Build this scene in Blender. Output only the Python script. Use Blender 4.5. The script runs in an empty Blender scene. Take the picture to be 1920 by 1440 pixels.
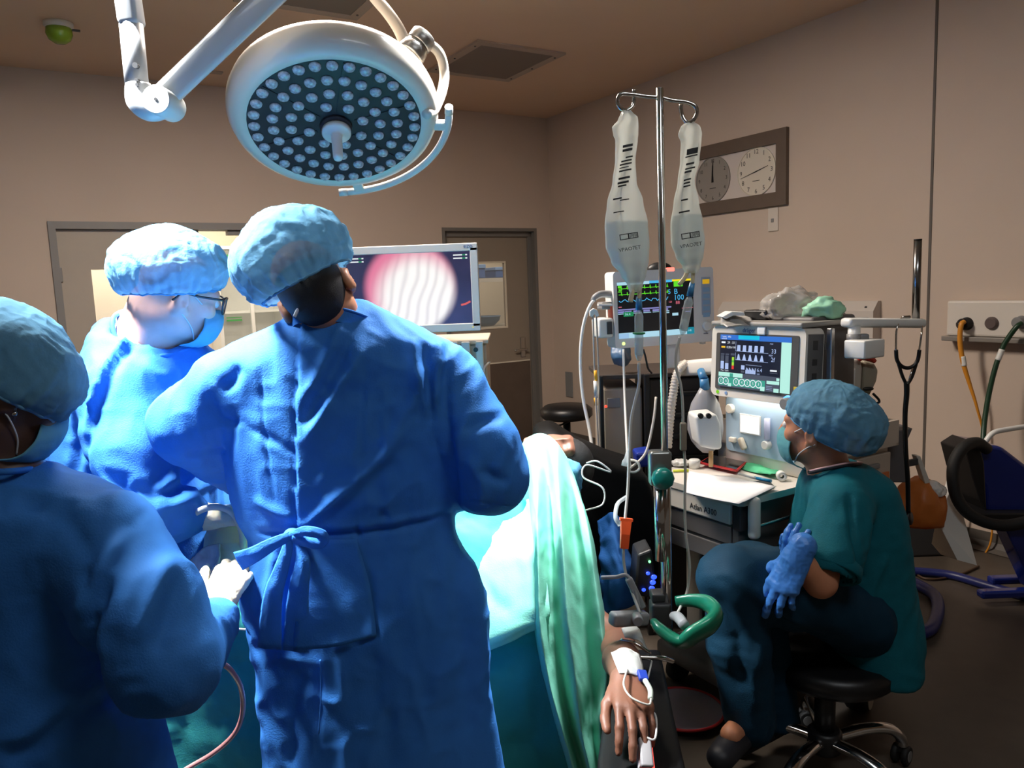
import bpy, bmesh, math, random
import numpy as np
from mathutils import Vector, Matrix, Euler, Quaternion

random.seed(7)
SC = bpy.context.scene
COL = SC.collection
PI = math.pi

# ------------------------------------------------------------------ camera
FPX, PITCH, ROLL = 1440.0, math.radians(7.2), math.radians(2.2)
EYE = Vector((0, 0, 1.5))
_fw = Vector((0, math.cos(PITCH), -math.sin(PITCH)))
_up0 = Vector((0, math.sin(PITCH), math.cos(PITCH)))
_rt0 = Vector((1, 0, 0))
_rt = _rt0 * math.cos(ROLL) - _up0 * math.sin(ROLL)
_up = _up0 * math.cos(ROLL) + _rt0 * math.sin(ROLL)
cam_data = bpy.data.cameras.new('camera')
cam_data.sensor_width = 36.0
cam_data.lens = 36.0 * FPX / 1920.0
cam_data.clip_start = 0.05
cam_data.clip_end = 60
cam = bpy.data.objects.new('camera', cam_data)
COL.objects.link(cam)
_m = Matrix((( _rt.x, _up.x, -_fw.x, EYE.x), (_rt.y, _up.y, -_fw.y, EYE.y), (_rt.z, _up.z, -_fw.z, EYE.z), (0, 0, 0, 1)))
cam.matrix_world = _m
SC.camera = cam

def ray(px, py):
    return _fw + _rt * ((px - 960) / FPX) + _up * ((720 - py) / FPX)
def P(px, py, d):
    """measured point of the photograph at distance d (world y)"""
    v = ray(px, py)
    return EYE + v * (d / v.y)
def PZ(px, py, z):
    v = ray(px, py)
    return EYE + v * ((z - EYE.z) / v.z)

# room frame: V points along the back wall to the right, U along the right wall to the back
TH = math.radians(31.2)
V = Vector((math.cos(TH), math.sin(TH), 0))
U = Vector((-math.sin(TH), math.cos(TH), 0))
ZU = Vector((0, 0, 1))
RM = Matrix.Rotation(TH, 4, 'Z')          # room coordinates -> world
WR, WB, HC = 4.2187, 6.1548, 3.053
def R3(a, b, c):
    return V * a + U * b + ZU * c
def plane_hit(px, py, n, c):
    v = ray(px, py)
    return EYE + v * ((c - EYE.dot(n)) / v.dot(n))
def on_right(px, py, off=0.0):
    return plane_hit(px, py, V, WR - off)
def on_back(px, py, off=0.0):
    return plane_hit(px, py, U, WB - off)
def room(p):
    return Vector((p.dot(V), p.dot(U), p.z))

# ------------------------------------------------------------------ materials
MATS = {}
def srgb(r, g, b):
    f = lambda c: (c / 255 / 12.92) if c / 255 <= 0.04045 else ((c / 255 + 0.055) / 1.055) ** 2.4
    return (f(r), f(g), f(b), 1.0)
def mat(name, rgb=(200, 200, 200), rough=0.5, metal=0.0, noise=0.0, nscale=40.0, bump=0.0, bscale=200.0, emit=0.0,
        ergb=None, alpha=1.0, trans=0.0, coat=0.0, sheen=0.0, sss=0.0, translucent=0.0, spec=0.5, stretch=None):
    if name in MATS:
        return MATS[name]
    m = bpy.data.materials.new(name)
    m.use_nodes = True
    nt = m.node_tree
    b = nt.nodes['Principled BSDF']
    out = nt.nodes['Material Output']
    c = srgb(*rgb)
    b.inputs['Base Color'].default_value = c
    b.inputs['Roughness'].default_value = rough
    b.inputs['Metallic'].default_value = metal
    b.inputs['Coat Weight'].default_value = coat
    b.inputs['Specular IOR Level'].default_value = spec
    b.inputs['Sheen Weight'].default_value = sheen
    b.inputs['Transmission Weight'].default_value = trans
    if sss:
        b.inputs['Subsurface Weight'].default_value = sss
        b.inputs['Subsurface Radius'].default_value = (0.02, 0.008, 0.004)
        b.inputs['Subsurface Scale'].default_value = 0.5
    if emit:
        b.inputs['Emission Color'].default_value = srgb(*(ergb or rgb))
        b.inputs['Emission Strength'].default_value = emit
    tc = nt.nodes.new('ShaderNodeTexCoord')
    src = tc.outputs['Object']
    if stretch:
        mp = nt.nodes.new('ShaderNodeMapping')
        mp.inputs['Scale'].default_value = stretch
        nt.links.new(src, mp.inputs['Vector'])
        src = mp.outputs['Vector']
    if noise:
        n = nt.nodes.new('ShaderNodeTexNoise')
        n.inputs['Scale'].default_value = nscale
        n.inputs['Detail'].default_value = 5
        nt.links.new(src, n.inputs['Vector'])
        rp = nt.nodes.new('ShaderNodeValToRGB')
        rp.color_ramp.elements[0].position = 0.3
        rp.color_ramp.elements[1].position = 0.7
        rp.color_ramp.elements[0].color = tuple(x * (1 - noise) for x in c[:3]) + (1,)
        rp.color_ramp.elements[1].color = tuple(min(1, x * (1 + noise)) for x in c[:3]) + (1,)
        nt.links.new(n.outputs['Fac'], rp.inputs['Fac'])
        nt.links.new(rp.outputs['Color'], b.inputs['Base Color'])
    if bump:
        n2 = nt.nodes.new('ShaderNodeTexNoise')
        n2.inputs['Scale'].default_value = bscale
        n2.inputs['Detail'].default_value = 4
        nt.links.new(src, n2.inputs['Vector'])
        bp = nt.nodes.new('ShaderNodeBump')
        bp.inputs['Strength'].default_value = bump
        bp.inputs['Distance'].default_value = 0.004
        nt.links.new(n2.outputs['Fac'], bp.inputs['Height'])
        nt.links.new(bp.outputs['Normal'], b.inputs['Normal'])
    last = b.outputs['BSDF']
    if translucent:
        t = nt.nodes.new('ShaderNodeBsdfTranslucent')
        t.inputs['Color'].default_value = c
        mx = nt.nodes.new('ShaderNodeMixShader')
        mx.inputs['Fac'].default_value = translucent
        nt.links.new(last, mx.inputs[1]); nt.links.new(t.outputs['BSDF'], mx.inputs[2])
        last = mx.outputs['Shader']
    if alpha < 1:
        t = nt.nodes.new('ShaderNodeBsdfTransparent')
        mx = nt.nodes.new('ShaderNodeMixShader')
        mx.inputs['Fac'].default_value = alpha
        nt.links.new(t.outputs['BSDF'], mx.inputs[1]); nt.links.new(last, mx.inputs[2])
        last = mx.outputs['Shader']
    if last is not b.outputs['BSDF']:
        nt.links.new(last, out.inputs['Surface'])
    MATS[name] = m
    return m

# ------------------------------------------------------------------ objects
WM = {}     # world matrix of things built here, by object name
def _custom(o, label=None, cat=None, group=None, kind=None):
    if label: o['label'] = label
    if cat: o['category'] = cat
    if group: o['group'] = group
    if kind: o['kind'] = kind
    return o
def thing(name, label, cat, loc=(0, 0, 0), group=None):
    o = bpy.data.objects.new(name, None)
    COL.objects.link(o)
    o.empty_display_size = 0.05
    o.location = loc
    WM[o.name] = Matrix.Translation(Vector(loc))
    return _custom(o, label, cat, group)
def link_mesh(name, me, parent=None, label=None, cat=None, group=None, kind=None, origin=None):
    """me holds world coordinates; they become local to the parent (or to origin)"""
    o = bpy.data.objects.new(name, me)
    COL.objects.link(o)
    if parent is not None:
        w = WM[parent.name]
        me.transform(w.inverted())
        o.parent = parent
        WM[o.name] = w.copy()
    else:
        if origin is None:
            n = len(me.vertices)
            co = np.empty(n * 3, np.float32); me.vertices.foreach_get('co', co)
            co = co.reshape(-1, 3)
            lo, hi = co.min(0), co.max(0)
            origin = Vector(((lo[0] + hi[0]) / 2, (lo[1] + hi[1]) / 2, lo[2]))
        w = Matrix.Translation(Vector(origin))
        me.transform(w.inverted())
        o.matrix_world = w
        WM[o.name] = w
    return _custom(o, label, cat, group, kind)

def frame(origin, z=None, x=None):
    """matrix with its origin and its z (and roughly x) axis given"""
    z = Vector(z if z is not None else (0, 0, 1)).normalized()
    x = Vector(x) if x is not None else (Vector((1, 0, 0)) if abs(z.x) < 0.9 else Vector((0, 1, 0)))
    y = z.cross(x).normalized()
    x = y.cross(z).normalized()
    m = Matrix((x, y, z)).transposed().to_4x4()
    m.translation = Vector(origin)
    return m
def frame3(o, x, y, z):
    m = Matrix((Vector(x), Vector(y), Vector(z))).transposed().to_4x4()
    m.translation = Vector(o)
    return m
RF = frame3((0, 0, 0), V, U, ZU)      # room axes

def spline(pts, n=8, closed=False):
    pts = [Vector(p) for p in pts]
    if len(pts) < 3 and not closed:
        return [pts[0].lerp(pts[-1], i / n) for i in range(n + 1)]
    out = []
    N = len(pts)
    segs = N if closed else N - 1
    for i in range(segs):
        if closed:
            p0, p1, p2, p3 = pts[(i - 1) % N], pts[i], pts[(i + 1) % N], pts[(i + 2) % N]
        else:
            p1, p2 = pts[i], pts[i + 1]
            p0 = pts[i - 1] if i > 0 else p1 * 2 - p2
            p3 = pts[i + 2] if i + 2 < N else p2 * 2 - p1
        for k in range(n):
            t = k / n
            out.append(0.5 * ((2 * p1) + (p2 - p0) * t + (2 * p0 - 5 * p1 + 4 * p2 - p3) * t * t + (3 * p1 - p0 - 3 * p2 + p3) * t ** 3))
    if not closed:
        out.append(pts[-1].copy())
    return out

class MB:
    """collects shapes into one mesh"""
    def __init__(s, M=None):
        s.v, s.f, s.fm, s.sm, s.M, s.mats, s.cur = [], [], [], [], (M.copy() if M else Matrix.Identity(4)), [], 0
    def use(s, m):
        if m not in s.mats: s.mats.append(m)
        s.cur = s.mats.index(m)
        return s
    def add(s, vs, fs, smooth=False, M=None):
        T = s.M @ M if M is not None else s.M
        b = len(s.v)
        s.v.extend(T @ Vector(v) for v in vs)
        for f in fs:
            s.f.append(tuple(b + i for i in f)); s.fm.append(s.cur); s.sm.append(smooth)
        return s
    def bmadd(s, bm, smooth=False, M=None):
        bm.verts.index_update()
        s.add([v.co.copy() for v in bm.verts], [[v.index for v in f.verts] for f in bm.faces], smooth, M)
        bm.free()
        return s
    def box(s, c, size, bevel=0.0, M=None, seg=2, taper=None):
        bm = bmesh.new()
        bmesh.ops.create_cube(bm, size=1.0)
        for v in bm.verts:
            v.co = Vector((v.co.x * size[0], v.co.y * size[1], v.co.z * size[2]))
            if taper and v.co.z > 0:
                v.co.x *= taper[0]; v.co.y *= taper[1]
        if bevel:
            bmesh.ops.bevel(bm, geom=bm.edges[:], offset=bevel, segments=seg, affect='EDGES', profile=0.5)
        T = Matrix.Translation(Vector(c))
        return s.bmadd(bm, bevel > 0 and seg > 2, (M @ T) if M is not None else T)
    def span(s, a, b, bevel=0.0, seg=2):
        a, b = Vector(a), Vector(b)
        return s.box((a + b) / 2, [abs(x) for x in (b - a)], bevel, None, seg)
    def lathe(s, prof, M=None, n=24, caps=True, smooth=True):
        vs, fs = [], []
        for r, z in prof:
            for k in range(n):
                a = 2 * PI * k / n
                vs.append((r * math.cos(a), r * math.sin(a), z))
        for i in range(len(prof) - 1):
            for k in range(n):
                k2 = (k + 1) % n
                fs.append((i * n + k, i * n + k2, (i + 1) * n + k2, (i + 1) * n + k))
        s.add(vs, fs, smooth, M)
        if caps:
            m = len(prof) - 1
            capf = []
            if prof[0][0] > 1e-6: capf.append(tuple(reversed(range(n))))
            if prof[m][0] > 1e-6: capf.append(tuple(range(m * n, m * n + n)))
            s.add(vs, capf, False, M)
        return s
    def cyl(s, a, b, r, r2=None, n=20, bevel=0.0):
        a, b = Vector(a), Vector(b)
        L = (b - a).length
        r2 = r if r2 is None else r2
        if bevel:
            pr = [(r - bevel, 0), (r, bevel), (r2, L - bevel), (r2 - bevel, L)]
        else:
            pr = [(r, 0), (r2, L)]
        return s.lathe(pr, frame(a, b - a), n)
    def ball(s, c, r, n=16, M=None):
        rx = (r, r, r) if not hasattr(r, '__len__') else r
        bm = bmesh.new()
        bmesh.ops.create_uvsphere(bm, u_segments=n, v_segments=max(6, n // 2 + 2), radius=1.0)
        T = Matrix.Translation(Vector(c)) @ Matrix.Diagonal((rx[0], rx[1], rx[2], 1))
        return s.bmadd(bm, True, (M @ T) if M is not None else T)
    def tube(s, pts, r, n=10, sub=8, closed=False, raw=False, flat=None):
        pp = [Vector(p) for p in pts] if raw else spline(pts, sub, closed)
        N = len(pp)
        rr = r if hasattr(r, '__len__') else [r] * N
        if len(rr) != N:
            rr = list(np.interp(np.linspace(0, 1, N), np.linspace(0, 1, len(rr)), rr))
        prev = None
        vs, fs = [], []
        for i, p in enumerate(pp):
            if closed: t = pp[(i + 1) % N] - pp[i - 1]
            else: t = pp[min(i + 1, N - 1)] - pp[max(i - 1, 0)]
            if t.length < 1e-9: t = Vector((0, 0, 1))
            t.normalize()
            if prev is None:
                a = Vector((0, 0, 1)) if abs(t.z) < 0.9 else Vector((1, 0, 0))
                x = (a - t * a.dot(t)).normalized()
            else:
                x = (prev - t * prev.dot(t))
                x = x.normalized() if x.length > 1e-6 else prev
            prev = x
            y = t.cross(x)
            for k in range(n):
                a = 2 * PI * k / n
                sx, sy = (1, 1) if flat is None else flat
                vs.append(p + (x * (math.cos(a) * sx) + y * (math.sin(a) * sy)) * rr[i])
        for i in range(N if closed else N - 1):
            j = (i + 1) % N
            for k in range(n):
                k2 = (k + 1) % n
                fs.append((i * n + k, i * n + k2, j * n + k2, j * n + k))
        if not closed:
            fs.append(tuple(reversed(range(n)))); fs.append(tuple(range((N - 1) * n, N * n)))
        return s.add(vs, fs, True)
    def prism(s, outline, z0, z1, M=None, smooth=False):
        """outline: 2-D points counter-clockwise in x,y"""
        n = len(outline)
        vs = [(x, y, z0) for x, y in outline] + [(x, y, z1) for x, y in outline]
        fs = [tuple(reversed(range(n))), tuple(range(n, 2 * n))]
        s.add(vs, fs, False, M)
        s.add(vs, [(i, (i + 1) % n, n + (i + 1) % n, n + i) for i in range(n)], smooth, M)
        return s
    def rounded(s, w, h, r, z0, z1, M=None, n=5):
        o = []
        for cx, cy, a0 in ((w / 2 - r, h / 2 - r, 0), (-w / 2 + r, h / 2 - r, 90), (-w / 2 + r, -h / 2 + r, 180), (w / 2 - r, -h / 2 + r, 270)):
            for k in range(n + 1):
                a = math.radians(a0 + 90 * k / n)
                o.append((cx + r * math.cos(a), cy + r * math.sin(a)))
        return s.prism(o, z0, z1, M)
    def grid(s, rows, smooth=True, closed_u=False):
        """rows of points -> quads"""
        nr, nc = len(rows), len(rows[0])
        vs = [p for r in rows for p in r]
        fs = []
        for i in range(nr - 1):
            for j in range(nc if closed_u else nc - 1):
                j2 = (j + 1) % nc
                fs.append((i * nc + j, i * nc + j2, (i + 1) * nc + j2, (i + 1) * nc + j))
        return s.add(vs, fs, smooth)
    def loft(s, rings, caps=True, smooth=True):
        s.grid(rings, smooth, True)
        nc = len(rings[0])
        if caps:
            s.add(rings[0], [tuple(reversed(range(nc)))]); s.add(rings[-1], [tuple(range(nc))])
        return s
    def mesh(s, name, m=None, fix=True):
        me = bpy.data.meshes.new(name)
        me.from_pydata([tuple(v) for v in s.v], [], s.f)
        ms = s.mats or ([m] if m else [])
        for x in ms: me.materials.append(x)
        if s.mats: me.polygons.foreach_set('material_index', s.fm)
        me.polygons.foreach_set('use_smooth', s.sm)
        if fix:
            bm = bmesh.new(); bm.from_mesh(me)
            bmesh.ops.remove_doubles(bm, verts=bm.verts[:], dist=1e-6)
            bmesh.ops.recalc_face_normals(bm, faces=bm.faces[:])
            bm.to_mesh(me); bm.free()
        me.update()
        return me
    def build(s, name, m=None, parent=None, label=None, cat=None, group=None, kind=None, origin=None, fix=True):
        return link_mesh(name, s.mesh(name, m, fix), parent, label, cat, group, kind, origin)

def struct(o):
    o['kind'] = 'structure'
    return o
def copy_tree(o, mw=None, parent=None):
    c = o.copy(); COL.objects.link(c)
    WM[c.name] = WM[o.name].copy()
    if parent is not None:
        c.parent = parent
        c.matrix_parent_inverse = o.matrix_parent_inverse.copy()
    if mw is not None:
        c.matrix_world = mw; WM[c.name] = mw.copy()
    for ch in list(o.children):
        copy_tree(ch, None, c)
    return c

# ------------------------------------------------------------------ text as mesh
def text_mesh(txt, size, M, m, mb, depth=0.0006, align='CENTER', squeeze=1.0):
    """letters added to an MB as real, thin geometry; M puts x right, y up, z out of the surface"""
    cu = bpy.data.curves.new('t', 'FONT')
    cu.body = txt; cu.size = size; cu.extrude = depth / 2
    cu.align_x = align; cu.align_y = 'CENTER'; cu.resolution_u = 2
    o = bpy.data.objects.new('t', cu); COL.objects.link(o)
    dg = bpy.context.evaluated_depsgraph_get()
    me = o.evaluated_get(dg).to_mesh()
    vs = [(v.co.x * squeeze, v.co.y, v.co.z + depth / 2) for v in me.vertices]
    fs = [tuple(p.vertices) for p in me.polygons]
    o.evaluated_get(dg).to_mesh_clear()
    bpy.data.objects.remove(o); bpy.data.curves.remove(cu)
    mb.use(m); mb.add(vs, fs, False, M)
    return mb

# ------------------------------------------------------------------ bodies: smooth distance fields, meshed by surface nets
def _h(i, j, k, seed):
    n = (i * 374761393 + j * 668265263 + k * 2147483647 + seed * 144665) & 0xffffffff
    n = ((n ^ (n >> 13)) * 1274126177) & 0xffffffff
    return ((n ^ (n >> 16)) & 0xffff).astype(np.float32) / 65535.0
def vnoise(p, scale=1.0, seed=0):
    q = np.asarray(p, np.float64) * scale + 100.0
    i = np.floor(q).astype(np.int64); f = q - i
    f = f * f * f * (f * (f * 6 - 15) + 10)
    r = 0
    for dx in (0, 1):
        for dy in (0, 1):
            for dz in (0, 1):
                w = (f[:, 0] if dx else 1 - f[:, 0]) * (f[:, 1] if dy else 1 - f[:, 1]) * (f[:, 2] if dz else 1 - f[:, 2])
                r = r + w * _h(i[:, 0] + dx, i[:, 1] + dy, i[:, 2] + dz, seed)
    return r * 2 - 1
def ridged(p, scale, seed=0):
    return 1 - 2 * np.abs(vnoise(p, scale, seed))

class Field:
    def __init__(s, lo, hi, h):
        s.lo = np.array(lo, np.float32); s.h = h
        s.n = np.ceil((np.array(hi) - np.array(lo)) / h).astype(int) + 1
        s.f = np.full(s.n, 0.5, np.float32)
    def _sub(s, lo, hi, m):
        a = np.clip(np.floor((np.array(lo) - m - s.lo) / s.h).astype(int), 0, s.n)
        b = np.clip(np.ceil((np.array(hi) + m - s.lo) / s.h).astype(int) + 1, 0, s.n)
        if np.any(b <= a): return None
        g = np.meshgrid(*[s.lo[i] + s.h * np.arange(a[i], b[i], dtype=np.float32) for i in range(3)], indexing='ij')
        return tuple(slice(a[i], b[i]) for i in range(3)), g
    def _mix(s, sl, d, k, cut):
        f = s.f[sl]
        if cut:
            d = -d
            if k:
                h = np.clip(0.5 - 0.5 * (f - d) / k, 0, 1)
                s.f[sl] = f * (1 - h) + d * h + k * h * (1 - h)
            else: s.f[sl] = np.maximum(f, d)
        elif k:
            h = np.clip(0.5 + 0.5 * (f - d) / k, 0, 1)
            s.f[sl] = f * (1 - h) + d * h - k * h * (1 - h)
        else: s.f[sl] = np.minimum(f, d)
    def cone(s, a, b, r1, r2, k=0.02, flat=None, cut=False):
        """tapered capsule; flat=(axis, factor) squeezes it along an axis"""
        a = np.array(a, np.float32); b = np.array(b, np.float32)
        m = max(r1, r2) + k + 3 * s.h
        sub = s._sub(np.minimum(a, b), np.maximum(a, b), m)
        if sub is None: return s
        sl, g = sub
        ab = b - a; L2 = float(ab @ ab) + 1e-12
        q = [g[i] - a[i] for i in range(3)]
        t = np.clip((q[0] * ab[0] + q[1] * ab[1] + q[2] * ab[2]) / L2, 0, 1)
        e = [q[i] - t * ab[i] for i in range(3)]
        if flat is None:
            d = np.sqrt(e[0] ** 2 + e[1] ** 2 + e[2] ** 2) - (r1 + (r2 - r1) * t)
        else:
            ax = np.array(flat[0], np.float32); ax = ax / np.linalg.norm(ax)
            c = e[0] * ax[0] + e[1] * ax[1] + e[2] * ax[2]
            e2 = e[0] ** 2 + e[1] ** 2 + e[2] ** 2 - c * c
            rr = r1 + (r2 - r1) * t
            qn = np.sqrt(np.maximum(e2, 0) + (c / flat[1]) ** 2)
            d = (qn - rr) * min(1.0, flat[1]) if flat[1] < 1 else (qn - rr)
        s._mix(sl, d, k, cut)
        return s
    def path(s, pts, radii, k=0.02, flat=None):
        for i in range(len(pts) - 1):
            s.cone(pts[i], pts[i + 1], radii[i], radii[i + 1], k, flat)
        return s
    def ell(s, c, r, k=0.02, R=None, cut=False):
        c = np.array(c, np.float32); r = np.array(r, np.float32)
        m = r.max()
        sub = s._sub(c, c, m + k + 3 * s.h)
        if sub is None: return s
        sl, g = sub
        q = [g[i] - c[i] for i in range(3)]
        if R is not None:
            R = np.array(R, np.float32)[:3, :3]
            q = [q[0] * R[0, i] + q[1] * R[1, i] + q[2] * R[2, i] for i in range(3)]
        k0 = np.sqrt(sum((q[i] / r[i]) ** 2 for i in range(3))) + 1e-6
        k1 = np.sqrt(sum((q[i] / r[i] ** 2) ** 2 for i in range(3))) + 1e-6
        s._mix(sl, k0 * (k0 - 1) / k1, k, cut)
        return s
    def stack(s, secs, k=0.02, yaw=0.0, power=2.0):
        """horizontal sections (z, cx, cy, rx, ry[, yaw]) interpolated smoothly"""
        secs = sorted(secs, key=lambda t: t[0])
        zs = np.array([t[0] for t in secs])
        A = np.array([[t[1], t[2], t[3], t[4], (t[5] if len(t) > 5 else yaw)] for t in secs])
        mr = A[:, 2:4].max()
        lo = [A[:, 0].min() - mr, A[:, 1].min() - mr, zs[0]]; hi = [A[:, 0].max() + mr, A[:, 1].max() + mr, zs[-1]]
        sub = s._sub(lo, hi, k + 3 * s.h + 0.02)
        if sub is None: return s
        sl, g = sub
        zline = s.lo[2] + s.h * np.arange(sl[2].start, sl[2].stop)
        zz = np.linspace(zs[0], zs[-1], 200)
        B = np.empty((200, 5))
        # Catmull-Rom (non uniform -> hermite with finite differences)
        for c in range(5):
            y = A[:, c]; dd = np.gradient(y, zs) if len(zs) > 1 else y * 0
            idx = np.clip(np.searchsorted(zs, zz) - 1, 0, len(zs) - 2)
            hh = zs[idx + 1] - zs[idx]; t = (zz - zs[idx]) / hh
            B[:, c] = (2 * t ** 3 - 3 * t ** 2 + 1) * y[idx] + (t ** 3 - 2 * t ** 2 + t) * hh * dd[idx] + (-2 * t ** 3 + 3 * t ** 2) * y[idx + 1] + (t ** 3 - t ** 2) * hh * dd[idx + 1]
        I = [np.interp(zline, zz, B[:, c]).astype(np.float32)[None, None, :] for c in range(5)]
        x = g[0] - I[0]; y = g[1] - I[1]
        ca, sa = np.cos(I[4]), np.sin(I[4])
        x, y = x * ca + y * sa, -x * sa + y * ca
        rx, ry = I[2], I[3]
        if power == 2.0:
            k0 = np.sqrt((x / rx) ** 2 + (y / ry) ** 2) + 1e-6
            k1 = np.sqrt((x / rx ** 2) ** 2 + (y / ry ** 2) ** 2) + 1e-6
            d = k0 * (k0 - 1) / k1
        else:
            k0 = (np.abs(x / rx) ** power + np.abs(y / ry) ** power) ** (1 / power)
            d = (k0 - 1) * np.minimum(rx, ry)
        d = np.maximum(d, np.maximum(zs[0] - g[2], g[2] - zs[-1]))
        s._mix(sl, d, k, False)
        return s
    def plane_cut(s, p, n):
        """removes what lies on the side n points to"""
        p = np.array(p); n = np.array(n, float); n /= np.linalg.norm(n)
        g = np.meshgrid(*[s.lo[i] + s.h * np.arange(s.n[i], dtype=np.float32) for i in range(3)], indexing='ij')
        d = sum((g[i] - p[i]) * n[i] for i in range(3))
        s.f = np.maximum(s.f, d.astype(np.float32))
        return s
    def mesh(s):
        f = s.f
        f[0], f[-1] = 0.1, 0.1; f[:, 0] = 0.1; f[:, -1] = 0.1; f[:, :, 0] = 0.1; f[:, :, -1] = 0.1
        ins = f < 0
        c = ins[:-1, :-1, :-1].astype(np.int8)
        tot = np.zeros(c.shape, np.int8)
        for dx in (0, 1):
            for dy in (0, 1):
                for dz in (0, 1):
                    tot += ins[dx:f.shape[0] - 1 + dx, dy:f.shape[1] - 1 + dy, dz:f.shape[2] - 1 + dz]
        act = np.argwhere((tot > 0) & (tot < 8))
        idx = -np.ones(c.shape, np.int64)
        idx[act[:, 0], act[:, 1], act[:, 2]] = np.arange(len(act))
        acc = np.zeros((len(act), 3)); cnt = np.zeros(len(act))
        cs = [(x, y, z) for x in (0, 1) for y in (0, 1) for z in (0, 1)]
        val = {k: f[act[:, 0] + k[0], act[:, 1] + k[1], act[:, 2] + k[2]] for k in cs}
        for k in cs:
            for ax in range(3):
                if k[ax] == 0:
                    k2 = list(k); k2[ax] = 1; k2 = tuple(k2)
                    a, b = val[k], val[k2]
                    m = (a < 0) != (b < 0)
                    t = np.where(m, a / np.where(m, a - b, 1), 0)
                    p = np.tile(np.array(k, float), (len(act), 1)); p[:, ax] = t
                    acc[m] += p[m]; cnt[m] += 1
        verts = s.lo + s.h * (act + acc / cnt[:, None])
        quads = []
        for ax in range(3):
            o1, o2 = (ax + 1) % 3, (ax + 2) % 3
            a = [slice(0, -1) if i == ax else slice(None) for i in range(3)]
            b = [slice(1, None) if i == ax else slice(None) for i in range(3)]
            ia, ib = ins[tuple(a)], ins[tuple(b)]
            e = np.argwhere(ia != ib)
            e = e[(e[:, o1] > 0) & (e[:, o2] > 0) & (e[:, o1] < f.shape[o1] - 1) & (e[:, o2] < f.shape[o2] - 1)]
            d1 = np.zeros(3, int); d1[o1] = 1
            d2 = np.zeros(3, int); d2[o2] = 1
            q = [e - d1 - d2, e - d2, e, e - d1]
            q = np.stack([idx[x[:, 0], x[:, 1], x[:, 2]] for x in q], 1)
            flip = ~ia[e[:, 0], e[:, 1], e[:, 2]]
            q[flip] = q[flip][:, ::-1]
            quads.append(q)
        quads = np.concatenate(quads)
        quads = quads[(quads >= 0).all(1)]
        return verts, quads

def vnormals(v, q):
    n = np.cross(v[q[:, 2]] - v[q[:, 0]], v[q[:, 3]] - v[q[:, 1]])
    out = np.zeros_like(v)
    for i in range(4): np.add.at(out, q[:, i], n)
    return out / (np.linalg.norm(out, axis=1, keepdims=True) + 1e-12)
def relax(v, q, it=2, w=0.5):
    for _ in range(it):
        acc = np.zeros_like(v); cnt = np.zeros(len(v))
        for a, b in ((0, 1), (1, 2), (2, 3), (3, 0)):
            np.add.at(acc, q[:, a], v[q[:, b]]); np.add.at(acc, q[:, b], v[q[:, a]])
            np.add.at(cnt, q[:, a], 1); np.add.at(cnt, q[:, b], 1)
        v = v * (1 - w) + w * acc / cnt[:, None]
    return v
def seg_dist(v, poly, axes=(0, 1, 2)):
    """distance from vertices to a polyline, using only some coordinates; also the parameter along it"""
    w = v[:, list(axes)]
    best = np.full(len(v), 1e9); par = np.zeros(len(v)); side = np.zeros(len(v))
    pl = np.array([[p[i] for i in axes] for p in poly], float)
    N = len(pl) - 1
    for i in range(N):
        a, b = pl[i], pl[i + 1]; ab = b - a
        t = np.clip(((w - a) @ ab) / (ab @ ab + 1e-12), 0, 1)
        e = w - a - t[:, None] * ab
        d = np.linalg.norm(e, axis=1)
        m = d < best
        best[m] = d[m]; par[m] = (i + t[m]) / N
        if len(axes) == 2: side[m] = np.sign(ab[0] * e[m, 1] - ab[1] * e[m, 0])
    return best, par, side
def np_mesh(name, v, q, m):
    me = bpy.data.meshes.new(name)
    me.vertices.add(len(v)); me.vertices.foreach_set('co', np.asarray(v, np.float32).ravel())
    k = q.shape[1]
    me.loops.add(len(q) * k); me.loops.foreach_set('vertex_index', q.ravel().astype(np.int32))
    me.polygons.add(len(q)); me.polygons.foreach_set('loop_start', np.arange(0, len(q) * k, k, dtype=np.int32))
    me.update(calc_edges=True)
    me.validate()
    me.polygons.foreach_set('use_smooth', np.ones(len(me.polygons), bool))
    for x in (m if isinstance(m, (list, tuple)) else [m]): me.materials.append(x)
    return me
# ================================================================== the setting
M_wall = mat('painted_wall', (196, 178, 163), 0.75, noise=0.03, nscale=2.0, bump=0.05, bscale=120)
M_ceil = mat('painted_ceiling', (222, 192, 164), 0.8, noise=0.03, nscale=1.5, bump=0.05, bscale=90)
M_floor = mat('vinyl_floor', (76, 68, 60), 0.45, noise=0.10, nscale=14, bump=0.03, bscale=60)
M_doorpaint = mat('door_paint', (172, 160, 146), 0.55, noise=0.03, nscale=6)
M_frame = mat('door_frame_paint', (128, 124, 121), 0.5)
M_dark_frame = mat('grey_frame_paint', (116, 112, 107), 0.5)
M_white = mat('white_plastic', (226, 226, 222), 0.35)
M_offwhite = mat('offwhite_plastic', (214, 208, 198), 0.4)
M_grey = mat('grey_plastic', (128, 128, 128), 0.45)
M_darkgrey = mat('dark_grey_plastic', (62, 62, 64), 0.45)
M_black = mat('black_plastic', (16, 16, 18), 0.45)
M_rubber = mat('black_rubber', (20, 20, 20), 0.7)
M_steel = mat('brushed_steel', (190, 186, 180), 0.28, metal=1.0)
M_chrome = mat('polished_steel', (215, 212, 208), 0.12, metal=1.0)
M_alu = mat('aluminium', (180, 178, 175), 0.35, metal=1.0)
M_glass = mat('clear_glass', (235, 240, 240), 0.05, alpha=0.10)
M_corr = mat('corridor_paint', (238, 226, 205), 0.7)
M_kick = mat('brown_kick_plate', (92, 78, 68), 0.4, noise=0.08, nscale=8)

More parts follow.
